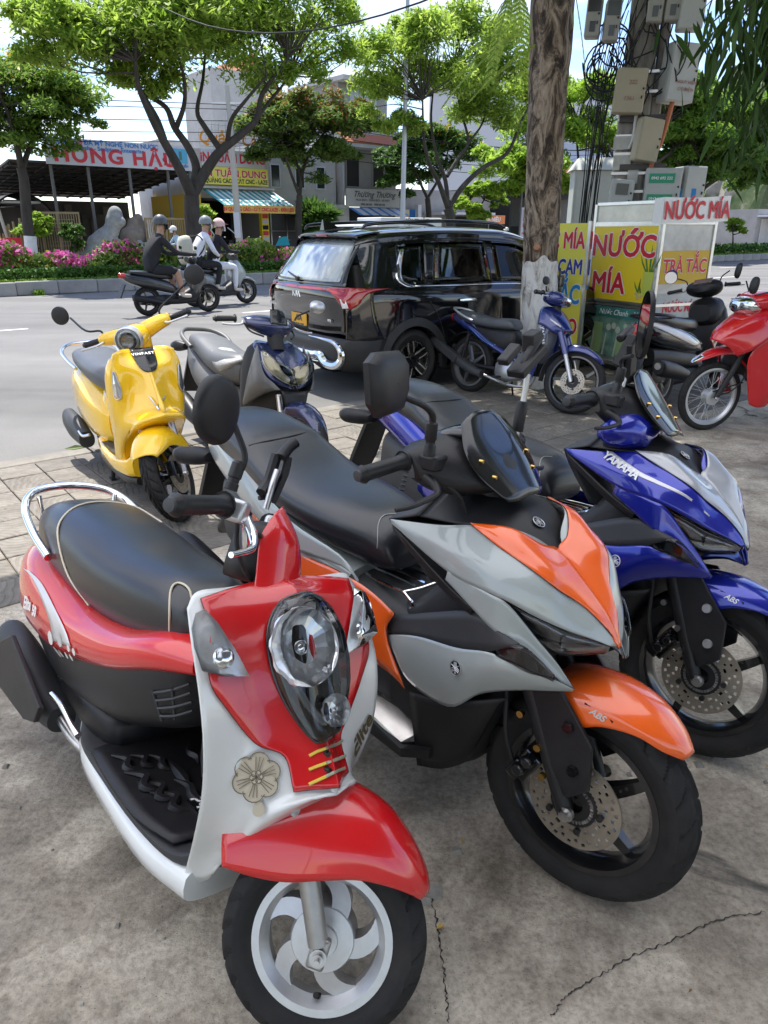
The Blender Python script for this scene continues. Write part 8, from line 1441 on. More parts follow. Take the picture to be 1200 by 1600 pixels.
# -- yellow retro scooter
def yellow_scooter():
 YEL = paint('yellow_paint', (.88, .54, .01), 0, .2, .05)
 B = Bike('retro_scooter', (-1.903, 4.854, -55.8, -1.), (1.30, .259, 26, -40.5), 'glossy yellow retro scooter with round headlight and silver V badge, beside the road', 'scooter', 'parked motorbikes'); r = B.root
 wheel(B, 'front_wheel', 1.30, .259, .259, .047, .175, 'ten', BLKG, True, (.11, .062), K=26, seg=200)
 wheel(B, 'rear_wheel', 0, .259, .259, .055, .16, 'ten', BLKG, False, None, K=24, seg=100)
 sh = [[(1.09,-.165,.915),(1.069,-.12,.931),(1.033,-.06,.924),(1.051,0,.92)],[(1.085,-.19,.829),(1.109,-.145,.837),(1.119,-.08,.838),(1.148,0,.833)],[(1.064,-.2,.705),(1.118,-.165,.721),(1.13,-.09,.72),(1.229,0,.714)],[(1.053,-.2,.597),(1.11,-.17,.604),(1.171,-.1,.612),(1.299,0,.622)],[(1.006,-.195,.503),(1.095,-.175,.519),(1.194,-.14,.549),(1.277,-.1,.571)],[(0.912,-.185,.378),(0.99,-.175,.395),(1.028,-.155,.408),(1.036,-.13,.424)],[(0.84,-.17,.252),(0.886,-.16,.254),(0.912,-.145,.254),(0.921,-.125,.257)],[(0.88,-.14,.177),(0.896,-.137,.177),(0.919,-.132,.178),(0.935,-.125,.181)]]
 s0 = B.patch('leg_shield', sh, YEL, 'sym', .01, nu=5, nv=6)[0]
 B.shell('inner_leg_shield', [(.72,.26,.80,.14),(.80,.25,.87,.165),(.88,.25,.86,.15),(.98,.28,.70,.12)], YEL, n=4)
 bd = [[(1.048,-.065,.93),(1.055,-.012,.929),(1.059,.003,.928)],[(1.098,-.06,.885),(1.11,-.02,.882),(1.114,-.003,.884)],[(1.137,-.051,.846),(1.152,-.019,.84),(1.156,.002,.844)],[(1.159,-.032,.821),(1.169,-.015,.818),(1.178,.004,.819)]]
 b0 = B.patch('black_badge', bd, BLKG, 'sym', .003)[0]
 text('lettering', 'VINFAST', .024, WHT, b0, (1.097,-.008,.904), (0,1,0), (-.75,0,.6), ext=.0005, bold=.0004, sx=1.2, sp=1.15)
 vb = MB(); vb.add([(1.21,-.042,.697),(1.23,-.034,.69),(1.277,-.025,.653),(1.288,-.023,.636)], [(0,1,2,3)]); vb.add([(1.277,-.025,.653),(1.216,.046,.686),(1.193,.062,.685),(1.291,-.02,.637)], [(0,1,2,3)])
 o = vb.build('v_badge', CHR, s0, False); solid(o, .005, 0)
 for s in (1, -1):
  q = np.array([(1.103,-.182,.83),(1.111,-.173,.82),(1.124,-.166,.773),(1.131,-.158,.72),(1.127,-.172,.682),(1.098,-.195,.695)]); q[:, 1] *= s; c = q.mean(0); n = np.array([.75, -.6 * s, .2])
  ts = mesh('turn_signal', np.concatenate([q, c + (q - c) * .85 + n * .006, c + (q - c) * .05 + n * .007]), gridfaces(3, 6, True), LENS, r); mesh('signal_reflector', np.concatenate([q - n * .001, [c - n * .001]]), [(i, (i + 1) % 6, 6) for i in range(6)], mat('signal_grey', (.35, .36, .38), .25, .5), ts, False)
  tube('signal_rim', list(q) + [q[0]], .003, ALU, ts, 6, 2)
 body = [(-.36,.42,.52,.06),(-.30,.36,.64,.12),(-.16,.30,.70,.165),(.0,.27,.70,.185),(.18,.24,.67,.19),(.34,.24,.62,.18),(.48,.25,.58,.155),(.56,.27,.54,.12)]
 B.shell('side_body', body, YEL, n=2.7, seg=36, nu=5)
 B.shell('front_under_seat', [(.40,.26,.62,.12),(.50,.26,.60,.13),(.58,.28,.54,.10)], YEL, n=3)
 flo = [(.35,.19,.30,.16),(.55,.185,.285,.185),(.8,.185,.285,.19),(.98,.19,.31,.17),(1.05,.2,.36,.14)]
 B.shell('floorboard', flo, YEL, n=5, seg=28)
 fm = MB(); fm.add([(.48,-.165,.291),(.48,.165,.291),(.72,.17,.289),(.9,.165,.295),(.9,-.165,.295),(.72,-.17,.289)], [tuple(range(6))]); o = fm.build('floor_mat', GREYP, r, False); solid(o, .004, 0)
 B.shell('lower_trim', [(.25,.14,.2,.14),(.5,.135,.195,.17),(.9,.135,.195,.165),(1.05,.15,.21,.13)], BLK, n=4)
 seat = [(-.26,.70,.75,.07),(-.2,.685,.78,.12),(-.05,.665,.79,.145),(.12,.64,.775,.15),(.3,.615,.765,.15),(.45,.60,.76,.135),(.58,.60,.73,.10),(.62,.61,.69,.07)]
 B.shell('seat', seat, mat('grey_vinyl', (.075, .08, .088), .4, var=.1, bump=.12, bscale=300), n=2.9, seg=32, nu=5)
 B.tube('grab_rail', [(.08,-.165,.69),(-.08,-.18,.72),(-.22,-.18,.76),(-.31,-.12,.79),(-.34,0,.795),(-.31,.12,.79),(-.22,.18,.76),(-.08,.18,.72),(.08,.165,.69)], .0115, CHR, seg=12)
 fen = [[(1.06,0,.39),(1.06,-.055,.37),(1.065,-.085,.32),(1.07,-.088,.25)],[(1.13,0,.49),(1.13,-.07,.47),(1.13,-.105,.40),(1.13,-.105,.31)],[(1.22,0,.535),(1.22,-.075,.51),(1.22,-.11,.44),(1.22,-.11,.38)],[(1.32,0,.54),(1.32,-.07,.52),(1.32,-.105,.47),(1.32,-.105,.43)],[(1.41,0,.505),(1.41,-.06,.49),(1.405,-.09,.46),(1.40,-.09,.435)],[(1.47,0,.46),(1.47,-.045,.455),(1.465,-.065,.44),(1.46,-.066,.43)]]
 B.patch('front_mudguard', fen, YEL, 'sym', .005, True, nu=5, nv=5)
 for s in (-1, 1):
  B.tube('fork_leg', [(1.14,s*.085,.56),(1.20,s*.088,.43),(1.295,s*.09,.245)], [.022,.022,.019], mat('fork_silver', (.5, .5, .5), .3, .9), True, seg=14)
  q = MB(); q.lathe([(0,s*.012),(.013,s*.012),(.018,-s*.006)], 12, (1.298,s*.10,.25)); B.mb('axle_nut', q, STEEL, True)
 cal = MB(); cal.box((1.37,.075,.32), (.05,.05,.08), rotm('Y', -.4)); o = B.mb('brake_caliper', cal, BLKG, True, smooth=False); bevel(o, .006)
 # -- handlebar nacelle with ring headlight
 B.shell('handlebar_nacelle', [(.78,.95,1.01,.07),(.84,.93,1.03,.09),(.92,.905,1.04,.09),(.965,.90,1.035,.078),(.975,.905,1.03,.074)], YEL, True, n=2.2, seg=24)
 B.tube('steering_neck', [(.90,0,.78),(.88,0,.86),(.88,0,.94)], [.075,.06,.075], YEL, True, seg=16)
 for s in (-1, 1):
  B.tube('handlebar_arm', [(.86,s*.06,.98),(.86,s*.14,.995),(.85,s*.20,1.0),(.845,s*.215,1.0)], [.05,.042,.034,.024], YEL, True, seg=14)
  grip(B, (.845,s*.215,1.0), (.83,s*.335,1.0), .016)
  B.tube('brake_lever', [(.88,s*.19,.99),(.905,s*.22,.985),(.90,s*.28,.985),(.885,s*.33,.985)], [.009,.007,.006,.008], ALU, True)
 q = MB(); q.lathe([(.050,.99),(.056,1.0),(.070,1.012),(.075,1.009),(.076,.965)], 40, (0,0,.97), 'x'); hr = B.mb('headlight_ring', q, ALU, True)
 q = MB(); q.lathe([(.070,1.006),(.06,1.0),(.048,.998)], 40, (0,0,.97), 'x'); q.build('headlight_bezel', BLKG, hr)
 q = MB(); q.lathe([(.059,1.003),(.055,1.01),(.049,1.01),(.045,1.003)], 40, (0,0,.97), 'x'); q.build('light_ring', mat('light_guide', (.75, .78, .8), .2), hr)
 q = MB(); q.lathe([(.046,1.0),(.03,.992),(.013,.99),(0,.99)], 30, (0,0,.97), 'x'); q.build('projector', mat('lamp_chrome_dark', (.25, .25, .26), .25, .9), hr)
 q = MB(); q.lathe([(.070,1.010),(.05,1.022),(.025,1.028),(0,1.03)], 40, (0,0,.97), 'x'); q.build('headlight_glass', LENS, hr)
 oval_mirror(B, (0.713,-.44,1.185), (.95,-.2,.1), (0,0,1), .055, .052, [(.85,-.19,1.02),(.845,-.2,1.05),(.84,-.28,1.075),(0.661,-.42,1.152)], BLK, 2., .02)
 oval_mirror(B, (.84,.44,1.17), (.95,.2,.1), (0,0,1), .055, .052, [(.85,.17,1.02),(.845,.18,1.06),(.84,.27,1.1),(.84,.40,1.15)], BLK, 2., .02)
 B.shell('muffler', [(-.3,.2,.36,.05,-.19),(-.1,.18,.34,.06,-.19),(.12,.17,.28,.05,-.18)], GREYP, n=2.4)
 B.shell('tail_light', [(-.385,.47,.56,.05),(-.36,.45,.6,.08),(-.31,.46,.6,.1)], LENSR, n=3)
 b = MB(); b.add([(-.33,-.07,.40),(-.33,.07,.40),(-.44,.07,.26),(-.44,-.07,.26)], [(0,1,2,3)]); o = b.build('rear_mudguard', BLK, r, False); solid(o, .012, 0)
 B.tube('passenger_peg', [(.22,-.18,.28),(.18,-.215,.27),(.10,-.22,.285)], [.01,.009,.007], CHR)
 b = MB(); b.tube([(.42,-.10,.16),(.40,-.115,.015)], .013, 8); b.box((.40,-.118,.012), (.06,.03,.02)); b.tube([(.42,.10,.16),(.40,.115,.015)], .013, 8); b.tube([(.42,-.1,.14),(.42,.1,.14)], .012, 8); b.build('centre_stand', BLK, r)
yellow_scooter()
# -- dark blue scooter with the printed seat
def navy_scooter():
 NAVY = paint('navy_paint', (.014, .022, .085), .3, .24, .14); GRY = mat('faded_grey_plastic', (.085, .088, .092), .45, var=.15, dirt=.35, dcol=(.25, .23, .2))
 B = Bike('twin_lamp_scooter', (-1.284, 5.196, -55., 6.4), (1.29, .28, 26, 8.), 'dark blue scooter with two slanted headlights and grey seat, behind the yellow scooter', 'scooter', 'parked motorbikes'); r = B.root
 wheel(B, 'front_wheel', 1.29, .28, .28, .04, .21, 'five', BLKG, True, (.11, -.05), K=26, seg=100)
 wheel(B, 'rear_wheel', 0, .28, .28, .045, .2, 'five', BLKG, False, None, K=24, seg=100)
 seat = [(-.26,.74,.80,.08),(-.2,.71,.825,.12),(-.05,.68,.82,.14),(.1,.64,.79,.15),(.25,.60,.765,.155),(.42,.57,.765,.145),(.54,.56,.76,.11),(.59,.57,.70,.08)]
 m = mat('printed_seat', (.10, .105, .11), .5, var=.1, bump=.1, bscale=250)
 se = B.shell('seat', seat, m, n=3, seg=36, nu=5)
 pan = [[(0.237,-.123,.751),(0.207,-.045,.771),(0.236,.023,.768)],[(0.325,-.154,.683),(0.472,-.127,.722),(0.541,-.052,.758)],[(0.416,-.146,.636),(0.531,-.115,.679),(0.58,-.036,.717)],[(0.567,-.092,.6),(0.342,.039,.585),(0.272,.113,.61)]]
 pm = mat('seat_print', (.34, .35, .35), .55, var=.3, vscale=90, bump=.1, bscale=250)
 B.patch('seat_top', pan, pm, 'one', .001, parent=se)
 cowl = [[(0.932,-.15,.866),(0.894,-.12,.889),(0.893,-.09,.894),(0.931,0,.882)],[(1.029,-.165,.818),(1.043,-.135,.839),(1.029,-.09,.831),(1.022,0,.82)],[(1.112,-.16,.739),(1.115,-.115,.808),(1.121,-.075,.787),(1.094,0,.765)],[(1.17,-.12,.681),(1.162,-.07,.774),(1.154,-.035,.747),(1.156,0,.717)],[(1.21,-.02,.646),(1.193,-.012,.662),(1.188,-.006,.676),(1.197,0,.643)]]
 c0 = B.patch('front_cowl', cowl, NAVY, 'sym', .005, nu=5, nv=5)[0]
 hl = [[(1.062,-.16,.845),(1.064,-.146,.854),(1.08,-.147,.846)],[(1.115,-.166,.785),(1.137,-.132,.81),(1.167,-.099,.8)],[(1.166,-.141,.737),(1.187,-.094,.753),(1.145,-.008,.762)],[(1.206,-.081,.693),(1.209,-.041,.7),(1.178,.003,.727)],[(1.217,-.016,.672),(1.195,-.027,.659),(1.203,.013,.673)]]
 HB = B.patch('headlight', hl, mat('aged_reflector', (.55, .54, .46), .3, .6), 'mir', .002)
 hl2 = np.array(hl)
 for q, h in zip(patch('headlight_lens', hl2 + np.array([.012, 0, .006]), glass('aged_lens', (.95, .93, .85), .04, .85), r, 'mir', .002), HB): q.parent = h
 side = [[(1.003,-.155,.882),(0.98,-.17,.796),(0.947,-.18,.696),(0.925,-.18,.634)],[(1.122,-.165,.734),(1.097,-.18,.692),(1.019,-.19,.63),(0.899,-.185,.503)],[(1.19,-.13,.681),(1.166,-.15,.662),(1.108,-.17,.626),(0.957,-.17,.529)],[(1.225,-.1,.645),(1.207,-.12,.642),(1.162,-.13,.631),(1.067,-.14,.595)]]
 B.patch('side_fairing', side, GRY, 'mir', .006, nu=5, nv=5)
 B.shell('inner_shield', [(.70,.3,.80,.12),(.80,.25,.88,.15),(.95,.25,.85,.14),(1.05,.4,.80,.11),(1.12,.5,.70,.08)], DARKIN, n=4)
 B.patch('lower_cowl', [[(1.214,-.09,.639),(1.198,0,.632)],[(1.233,-.06,.532),(1.218,0,.528)],[(1.221,-.02,.467),(1.217,0,.466)]], BLK, 'sym', .005)
 body = [(-.38,.66,.72,.04),(-.28,.60,.76,.1),(-.1,.50,.72,.15),(.1,.42,.66,.17),(.35,.36,.60,.175),(.55,.32,.55,.15),(.65,.3,.5,.13)]
 B.shell('side_body', body, GRY, n=2.8, seg=28)
 B.tube('grab_rail', [(-.05,-.16,.74),(-.2,-.17,.80),(-.32,-.11,.835),(-.35,0,.84),(-.32,.11,.835),(-.2,.17,.80),(-.05,.16,.74)], .016, GRY, seg=10)
 B.shell('floor', [(.4,.2,.34,.16),(.7,.19,.31,.18),(1.0,.22,.36,.15)], BLK, n=4)
 hb = [[(.78,0,1.02),(.79,-.09,1.02),(.80,-.17,1.01)],[(.88,0,1.04),(.87,-.10,1.035),(.84,-.18,1.01)],[(.97,0,1.0),(.94,-.10,.99),(.87,-.18,.985)],[(.96,0,.92),(.92,-.09,.93),(.85,-.17,.965)]]
 B.patch('handlebar_cover', hb, NAVY, 'sym', .005, True)
 B.tube('steering_neck', [(.92,0,.94),(.96,0,.84)], .05, DARKIN, True)
 B.patch('windscreen', [[(.925,0,1.085),(.92,-.05,1.08)],[(.95,0,1.045),(.945,-.06,1.04)],[(.975,0,1.0),(.96,-.06,.995)]], mat('smoked_screen'), 'sym', .004, True)
 for s in (-1, 1):
  grip(B, (.80,s*.21,1.0), (.785,s*.345,.985), .017)
  B.tube('brake_lever', [(.84,s*.18,.99),(.875,s*.21,.975),(.87,s*.28,.965),(.855,s*.33,.965)], [.009,.007,.006,.007], ALU, True)
  B.tube('control_cable', [(.84,s*.17,.98),(.90,s*.16,.94),(.96,s*.10,.92)], .006, BLK, True)
  B.tube('fork_leg', [(1.14,s*.08,.6),(1.20,s*.083,.46),(1.285,s*.085,.27)], .019, STEEL, True)
  B.shell('rear_indicator', [(-.42,.69,.73,.02,s*.16),(-.37,.67,.75,.035,s*.14),(-.30,.69,.74,.03,s*.10)], BLK, n=2.2, seg=14)
 oval_mirror(B, (.84,.36,1.13), (.95,.1,.3), (0,0,1), .06, .04, [(.85,.19,1.03),(.85,.21,1.06),(.845,.30,1.10)], ALU, 2.1, .04)
 fen = [[(1.12,0,.50),(1.13,-.06,.46),(1.14,-.07,.40)],[(1.22,0,.575),(1.22,-.07,.55),(1.22,-.075,.48)],[(1.34,0,.575),(1.34,-.065,.55),(1.34,-.07,.50)],[(1.45,0,.51),(1.445,-.05,.495),(1.44,-.055,.47)],[(1.52,0,.42),(1.515,-.03,.415),(1.51,-.035,.405)]]
 B.patch('front_mudguard', fen, NAVY, 'sym', .004, True)
 B.shell('muffler', [(-.34,.28,.44,.05,-.19),(-.1,.24,.40,.06,-.18),(.15,.2,.3,.05,-.17)], BLK, n=2.4)
 b = MB(); b.add([(-.34,-.07,.66),(-.34,.07,.66),(-.46,.075,.36),(-.46,-.075,.36)], [(0,1,2,3)]); o = b.build('rear_mudguard', BLK, r, False); solid(o, .02, 0)
 B.tube('side_stand', [(.5,.13,.2),(.47,.22,.02)], .010, BLK)
navy_scooter()
# -- dark blue underbone by the tree
def blue_underbone():
 NV = paint('deep_blue_paint', (.012, .024, .15), .3, .22, .08); LB = mat('light_blue_print', (.10, .26, .68), .3, coat=.5); SV = mat('silver_print', (.62, .61, .6), .35, .3)
 B = Bike('underbone_motorbike', (.856, 7.251, -49.8, 7.), (1.235, .279, 26, 16.3), 'dark blue underbone motorbike with spoked alloy wheels, parked in front of the white-washed tree trunk', 'motorbike', 'parked motorbikes'); r = B.root
 wheel(B, 'front_wheel', 1.235, .279, .279, .036, .218, 'five', BLKG, True, (.11, -.052), K=40, seg=120)
 wheel(B, 'rear_wheel', 0, .279, .279, .042, .212, 'five', mat('grey_rim', (.2, .2, .21), .35, .6), False, None, K=36, seg=120)
 seat = [(-.22,.73,.775,.07),(-.15,.69,.79,.105),(.0,.66,.775,.12),(.14,.65,.75,.125),(.26,.645,.745,.125),(.38,.645,.755,.12),(.48,.65,.755,.10),(.53,.66,.71,.07)]
 B.shell('seat', seat, mat('grey_vinyl'), n=2.8, seg=28)
 B.shell('under_seat_box', [(.05,.55,.67,.10),(.25,.48,.66,.115),(.42,.44,.66,.11),(.52,.46,.66,.085),(.56,.5,.62,.06)], BLK, n=3)
 tail = [(-.32,.69,.745,.04),(-.24,.66,.75,.075),(-.1,.61,.71,.11),(.1,.55,.64,.125),(.3,.46,.55,.128),(.48,.40,.48,.115),(.62,.35,.42,.09)]
 ta = B.shell('tail_cowl', tail, NV, n=2.6, seg=24)
 B.patch('side_stripe', [[(-.281,.013,.747),(-.253,.008,.754)],[(-.009,-.082,.675),(-.074,.012,.704)],[(0.194,-.102,.589),(0.155,-.016,.619)],[(0.372,-.102,.512),(0.343,-.026,.535)]], SV, 'one', .001, parent=ta)
 B.patch('side_stripe', [[(-.111,-.099,.695),(-.132,-.042,.722)],[(0.066,-.126,.61),(0.04,-.067,.661)],[(0.226,-.13,.528),(0.231,-.093,.575)],[(0.355,-.128,.49),(0.378,-.108,.506)]], LB, 'one', .001, parent=ta)
 B.tube('grab_rail', [(.06,-.13,.70),(-.08,-.135,.74),(-.2,-.12,.785),(-.27,-.06,.80),(-.28,0,.80),(-.27,.06,.80),(-.2,.12,.785),(-.08,.135,.74),(.06,.13,.70)], .012, ALU, seg=10)
 B.shell('frame_tunnel', [(.50,.36,.46,.075),(.65,.30,.42,.075),(.78,.32,.50,.08),(.88,.42,.70,.08),(.93,.55,.80,.07)], mat('silver_frame', (.33, .35, .4), .35, .5), n=3)
 leg = [[(0.882,-.15,.704),(0.915,-.13,.746),(0.938,-.1,.799)],[(0.833,-.175,.614),(0.877,-.16,.619),(0.926,-.12,.648)],[(0.778,-.185,.484),(0.864,-.17,.505),(0.925,-.125,.53)],[(0.762,-.19,.355),(0.851,-.175,.367),(0.922,-.13,.417)],[(0.788,-.19,.255),(0.86,-.178,.254),(0.895,-.15,.299)],[(0.853,-.182,.195),(0.875,-.18,.187),(0.878,-.172,.21)]]
 lg = B.patch('leg_shield', leg, NV, 'mir', .006, nu=5, nv=5)
 B.text('lettering', 'YAMAHA', .052, WHT, (0.921,-.133,.622), (0.924,-.131,.604), (0.923,-.13,.654), parent=lg[0], bold=.0015, ext=.0006)
 top = [[(.84,0,.90),(.84,-.08,.89),(.85,-.13,.85),(.87,-.16,.74)],[(.94,0,.88),(.94,-.08,.865),(.94,-.12,.82),(.93,-.14,.72)],[(1.04,0,.80),(1.03,-.07,.79),(1.02,-.10,.76),(.99,-.12,.69)],[(1.13,0,.70),(1.11,-.04,.70),(1.09,-.06,.69),(1.05,-.08,.66)]]
 tp = B.patch('front_cowl', top, NV, 'sym', .005)[0]
 B.patch('cowl_stripe', [[(0.96,-.122,.801),(0.977,-.121,.78)],[(1.058,-.08,.746),(1.062,-.081,.729)],[(1.079,.062,.687),(1.05,.077,.674)]], SV, 'one', .001, parent=tp)
 B.shell('handlebar_cover', [(.82,.92,1.0,.10),(.88,.90,1.03,.13),(.96,.90,1.02,.11),(1.0,.92,.99,.08)], NV, True, n=2.6)
 B.shell('headlight', [(.98,.90,.99,.085),(1.02,.91,.985,.075),(1.04,.93,.97,.04)], LENSD, True, n=2.4)
 B.tube('steering_neck', [(.92,0,.92),(.95,0,.80)], .04, BLK, True)
 for s in (-1, 1):
  grip(B, (.85,s*.20,.98), (.835,s*.335,.965), .017)
  B.tube('handlebar', [(.86,s*.08,.96),(.85,s*.20,.98)], .012, BLK, True)
  B.tube('fork_cover', [(1.04,s*.075,.68),(1.13,s*.078,.50)], .031, NV, True); B.tube('fork_leg', [(1.12,s*.078,.52),(1.232,s*.08,.275)], [.021,.019], ALU, True)
  B.tube('brake_lever', [(.88,s*.17,.97),(.91,s*.21,.955),(.90,s*.31,.945)], .006, ALU, True)
 oval_mirror(B, (.86,-.22,1.08), (.95,-.3,.1), (0,0,1), .04, .035, [(.86,-.15,1.0),(.86,-.18,1.04)], BLK, 2.1, .02); oval_mirror(B, (0.778,.24,1.211), (.9,.4,.1), (0,0,1), .035, .065, [(.86,.15,1.0),(.86,.18,1.06),(0.8,.22,1.152)], BLK, 2.1, .02)
 fen = [[(1.08,0,.57),(1.09,-.045,.56),(1.10,-.06,.50)],[(1.18,0,.60),(1.18,-.055,.585),(1.18,-.065,.53)],[(1.30,0,.585),(1.30,-.05,.575),(1.29,-.06,.53)],[(1.40,0,.53),(1.395,-.035,.525),(1.38,-.045,.50)],[(1.46,0,.47),(1.455,-.015,.468),(1.45,-.02,.46)]]
 B.patch('front_mudguard', fen, NV, 'sym', .004, True)
 rf = [[(.95,0,.42),(.955,-.045,.40),(.96,-.055,.36)],[(.96,0,.34),(.965,-.045,.33),(.97,-.055,.30)],[(.985,0,.26),(.985,-.04,.25),(.99,-.05,.23)]]
 B.patch('rear_flap', [[(1.08,0,.56),(1.08,-.05,.55)],[(.98,0,.47),(.98,-.055,.46)],[(.93,0,.36),(.93,-.055,.35)],[(.92,0,.24),(.92,-.05,.24)]], GREYP, 'sym', .004, True)
 en = [(.38,.20,.36,.08),(.5,.18,.38,.12),(.64,.2,.36,.11),(.78,.26,.36,.07)]
 B.shell('engine', en, ALU, n=3); B.shell('cylinder_head', [(.72,.26,.40,.07),(.86,.27,.39,.07)], DARKIN, n=4)
 B.tube('exhaust_pipe', [(.84,-.05,.27),(.80,-.08,.18),(.6,-.12,.16),(.3,-.13,.21)], .015, STEEL)
 mu = B.shell('muffler', [(-.42,.42,.50,.045,-.17),(-.35,.39,.485,.05,-.17),(-.1,.29,.39,.052,-.165),(.12,.21,.30,.048,-.16),(.28,.18,.25,.03,-.15)], GREYP, n=2.6)
 b = MB(); b.box((-.2,-.225,.40), (.40,.01,.075), rotm('Y', .43)); o = b.build('heat_shield', GREYP, mu, False); bevel(o, .01)
 B.tube('shock_absorber', [(-.02,-.13,.30),(.04,-.13,.58)], .02, BLK)
 B.tube('footpeg_bar', [(.48,-.22,.22),(.48,.22,.22)], .011, BLK); B.tube('brake_pedal', [(.48,-.15,.2),(.58,-.17,.17),(.68,-.18,.2)], .009, STEEL)
 B.tube('swing_arm', [(-.02,-.08,.28),(.4,-.06,.28)], .022, BLK); b = MB(); b.bx((.0,.05,.25), (.42,.09,.34)); o = b.build('chain_case', BLK, r, False); bevel(o, .015)
 B.patch('rear_mudguard', [[(.2,0,.56),(.2,-.06,.55)],[(0,0,.60),(0,-.07,.58)],[(-.2,0,.56),(-.2,-.07,.54)],[(-.32,0,.44),(-.32,-.06,.43)]], BLK, 'sym', .005)
 B.shell('tail_light', [(-.345,.69,.75,.035),(-.32,.67,.76,.055),(-.28,.67,.75,.065)], LENSR, n=3)
 B.tube('floor_rack', [(.60,-.06,.49),(.70,-.1,.47),(.80,-.1,.60),(.86,-.09,.72)], .006, CHR); B.tube('floor_rack', [(.60,.06,.49),(.70,.1,.47),(.80,.1,.60),(.86,.09,.72)], .006, CHR)
 b = MB(); b.tube([(.45,.10,.2),(.42,.20,.02)], .010, 8); b.tube([(.42,.20,.02),(.38,.22,.012)], .012, 8); b.build('side_stand', BLK, r)
blue_underbone()
# -- white and black scooter seen from behind
def white_scooter():
 WP = paint('pearl_white_paint', (.72, .68, .64), 0, .25, .12)
 B = Bike('small_scooter', (2.552, 6.602, 43.4, 7.), (1.28, .26, 26, 8.), 'white and black scooter seen from its rear, in front of the sugarcane juice cart', 'scooter', 'parked motorbikes'); r = B.root
 wheel(B, 'front_wheel', 1.28, .26, .26, .042, .18, 'five', ALU, True, None, K=26, seg=90)
 wheel(B, 'rear_wheel', 0, .26, .26, .05, .18, 'ten', mat('dusty_alloy', (.32, .31, .29), .5, .5, dirt=.4), False, None, K=26, seg=120)
 seat = [(-.2,.76,.82,.09),(-.05,.72,.83,.125),(.15,.68,.80,.135),(.35,.65,.775,.13),(.52,.63,.76,.105),(.62,.63,.72,.08)]
 B.shell('seat', seat, SEAT, n=3)
 body = [(-.40,.70,.76,.04),(-.32,.62,.80,.09),(-.15,.55,.775,.13),(.05,.50,.74,.15),(.25,.45,.69,.165),(.45,.42,.62,.165),(.60,.40,.56,.14)]
 bd = B.shell('rear_body', body, BLKG, n=2.6, seg=28)
 pan = [[(-.312,-.091,.752),(-.26,-.087,.772),(-.085,-.054,.764)],[(-.191,-.125,.702),(-.11,-.119,.73),(0.063,-.068,.726)],[(-.019,-.148,.636),(0.055,-.147,.67),(0.222,-.103,.677)],[(0.178,-.163,.566),(0.246,-.167,.595),(0.388,-.133,.619)],[(0.38,-.168,.506),(0.447,-.168,.511),(0.582,-.145,.511)]]
 B.patch('side_panel', pan, WP, 'mir', .005)
 B.shell('lower_body', [(-.25,.40,.56,.09),(.1,.34,.52,.13),(.45,.28,.46,.14),(.6,.25,.4,.14)], BLK, n=3)
 B.tube('grab_rail', [(.0,-.14,.80),(-.2,-.15,.83),(-.34,-.08,.85),(-.36,0,.85),(-.34,.08,.85),(-.2,.15,.83),(.0,.14,.80)], .014, BLK, seg=10)
 B.shell('floor', [(.5,.2,.34,.16),(.8,.2,.31,.18),(1.0,.22,.36,.16)], BLK, n=4)
 B.shell('leg_shield', [(.92,.25,.70,.15),(.98,.25,.86,.19),(1.06,.30,.88,.18),(1.16,.5,.80,.12)], BLK, n=3.4); B.shell('glove_box', [(.82,.70,.86,.10),(.9,.66,.90,.15),(1.0,.66,.92,.165)], BLK, n=3)
 B.shell('front_cowl', [(1.05,.45,.90,.17),(1.15,.45,.84,.14),(1.24,.5,.72,.09),(1.28,.56,.66,.04)], WP, n=2.8)
 B.shell('handlebar_cover', [(.84,.98,1.05,.10),(.90,.94,1.09,.17),(.98,.92,1.08,.15),(1.04,.94,1.04,.09)], BLK, True, n=2.4)
 b = MB(); b.box((.875,0,1.075), (.08,.17,.01), rotm('Y', -.5)); B.mb('speedometer', b, mat('dial_brown', (.16, .12, .10), .2, coat=.8), True, smooth=False)
 B.tube('steering_neck', [(.98,0,.96),(1.02,0,.84)], .05, BLK, True)
 for s in (-1, 1):
  grip(B, (.885,s*.20,1.02), (.865,s*.335,1.01), .016); B.tube('brake_lever', [(.92,s*.18,1.01),(.95,s*.22,1.0),(.93,s*.36,.995)], .006, ALU, True)
  B.tube('fork_leg', [(1.12,s*.075,.6),(1.275,s*.085,.27)], .019, BLK, True)
 oval_mirror(B, (-.823,-.27,1.113), (.93,-.25,.1), (0,0,1), .055, .045, [(.90,-.15,1.06),(.90,-.17,1.10),(.89,-.24,1.14)], BLK, 2.1, .02); oval_mirror(B, (.89,.30,1.18), (.93,.25,.1), (0,0,1), .055, .045, [(.90,.15,1.06),(.90,.17,1.10),(.89,.26,1.14)], BLK, 2.1, .02)
 B.shell('muffler', [(-.36,.34,.47,.05,-.18),(-.3,.31,.46,.062,-.18),(-.05,.26,.40,.062,-.175),(.2,.22,.32,.05,-.16)], BLK, n=2.4)
 q = MB(); q.lathe([(0,-.37),(.03,-.37),(.035,-.355)], 14, (0,-.18,.41), 'x'); q.build('tail_pipe', STEEL, r)
 pl = MB(); pl.box((-.42,0,.55), (.006,.19,.14), rotm('Y', -.35)); p_ = pl.build('number_plate', mat('cream_plate', (.70, .60, .36), .5, dirt=.2), r, False)
 for t_, z in (('29-T1', .585), ('8.15', .525)): text('lettering', t_, .052, mat('plate_black', (.03, .03, .03), .5), p_, (-.4265 - (z - .55) * -.36, 0, z), (0, -1, 0), (.35, 0, 1), ext=.0006, bold=.001)
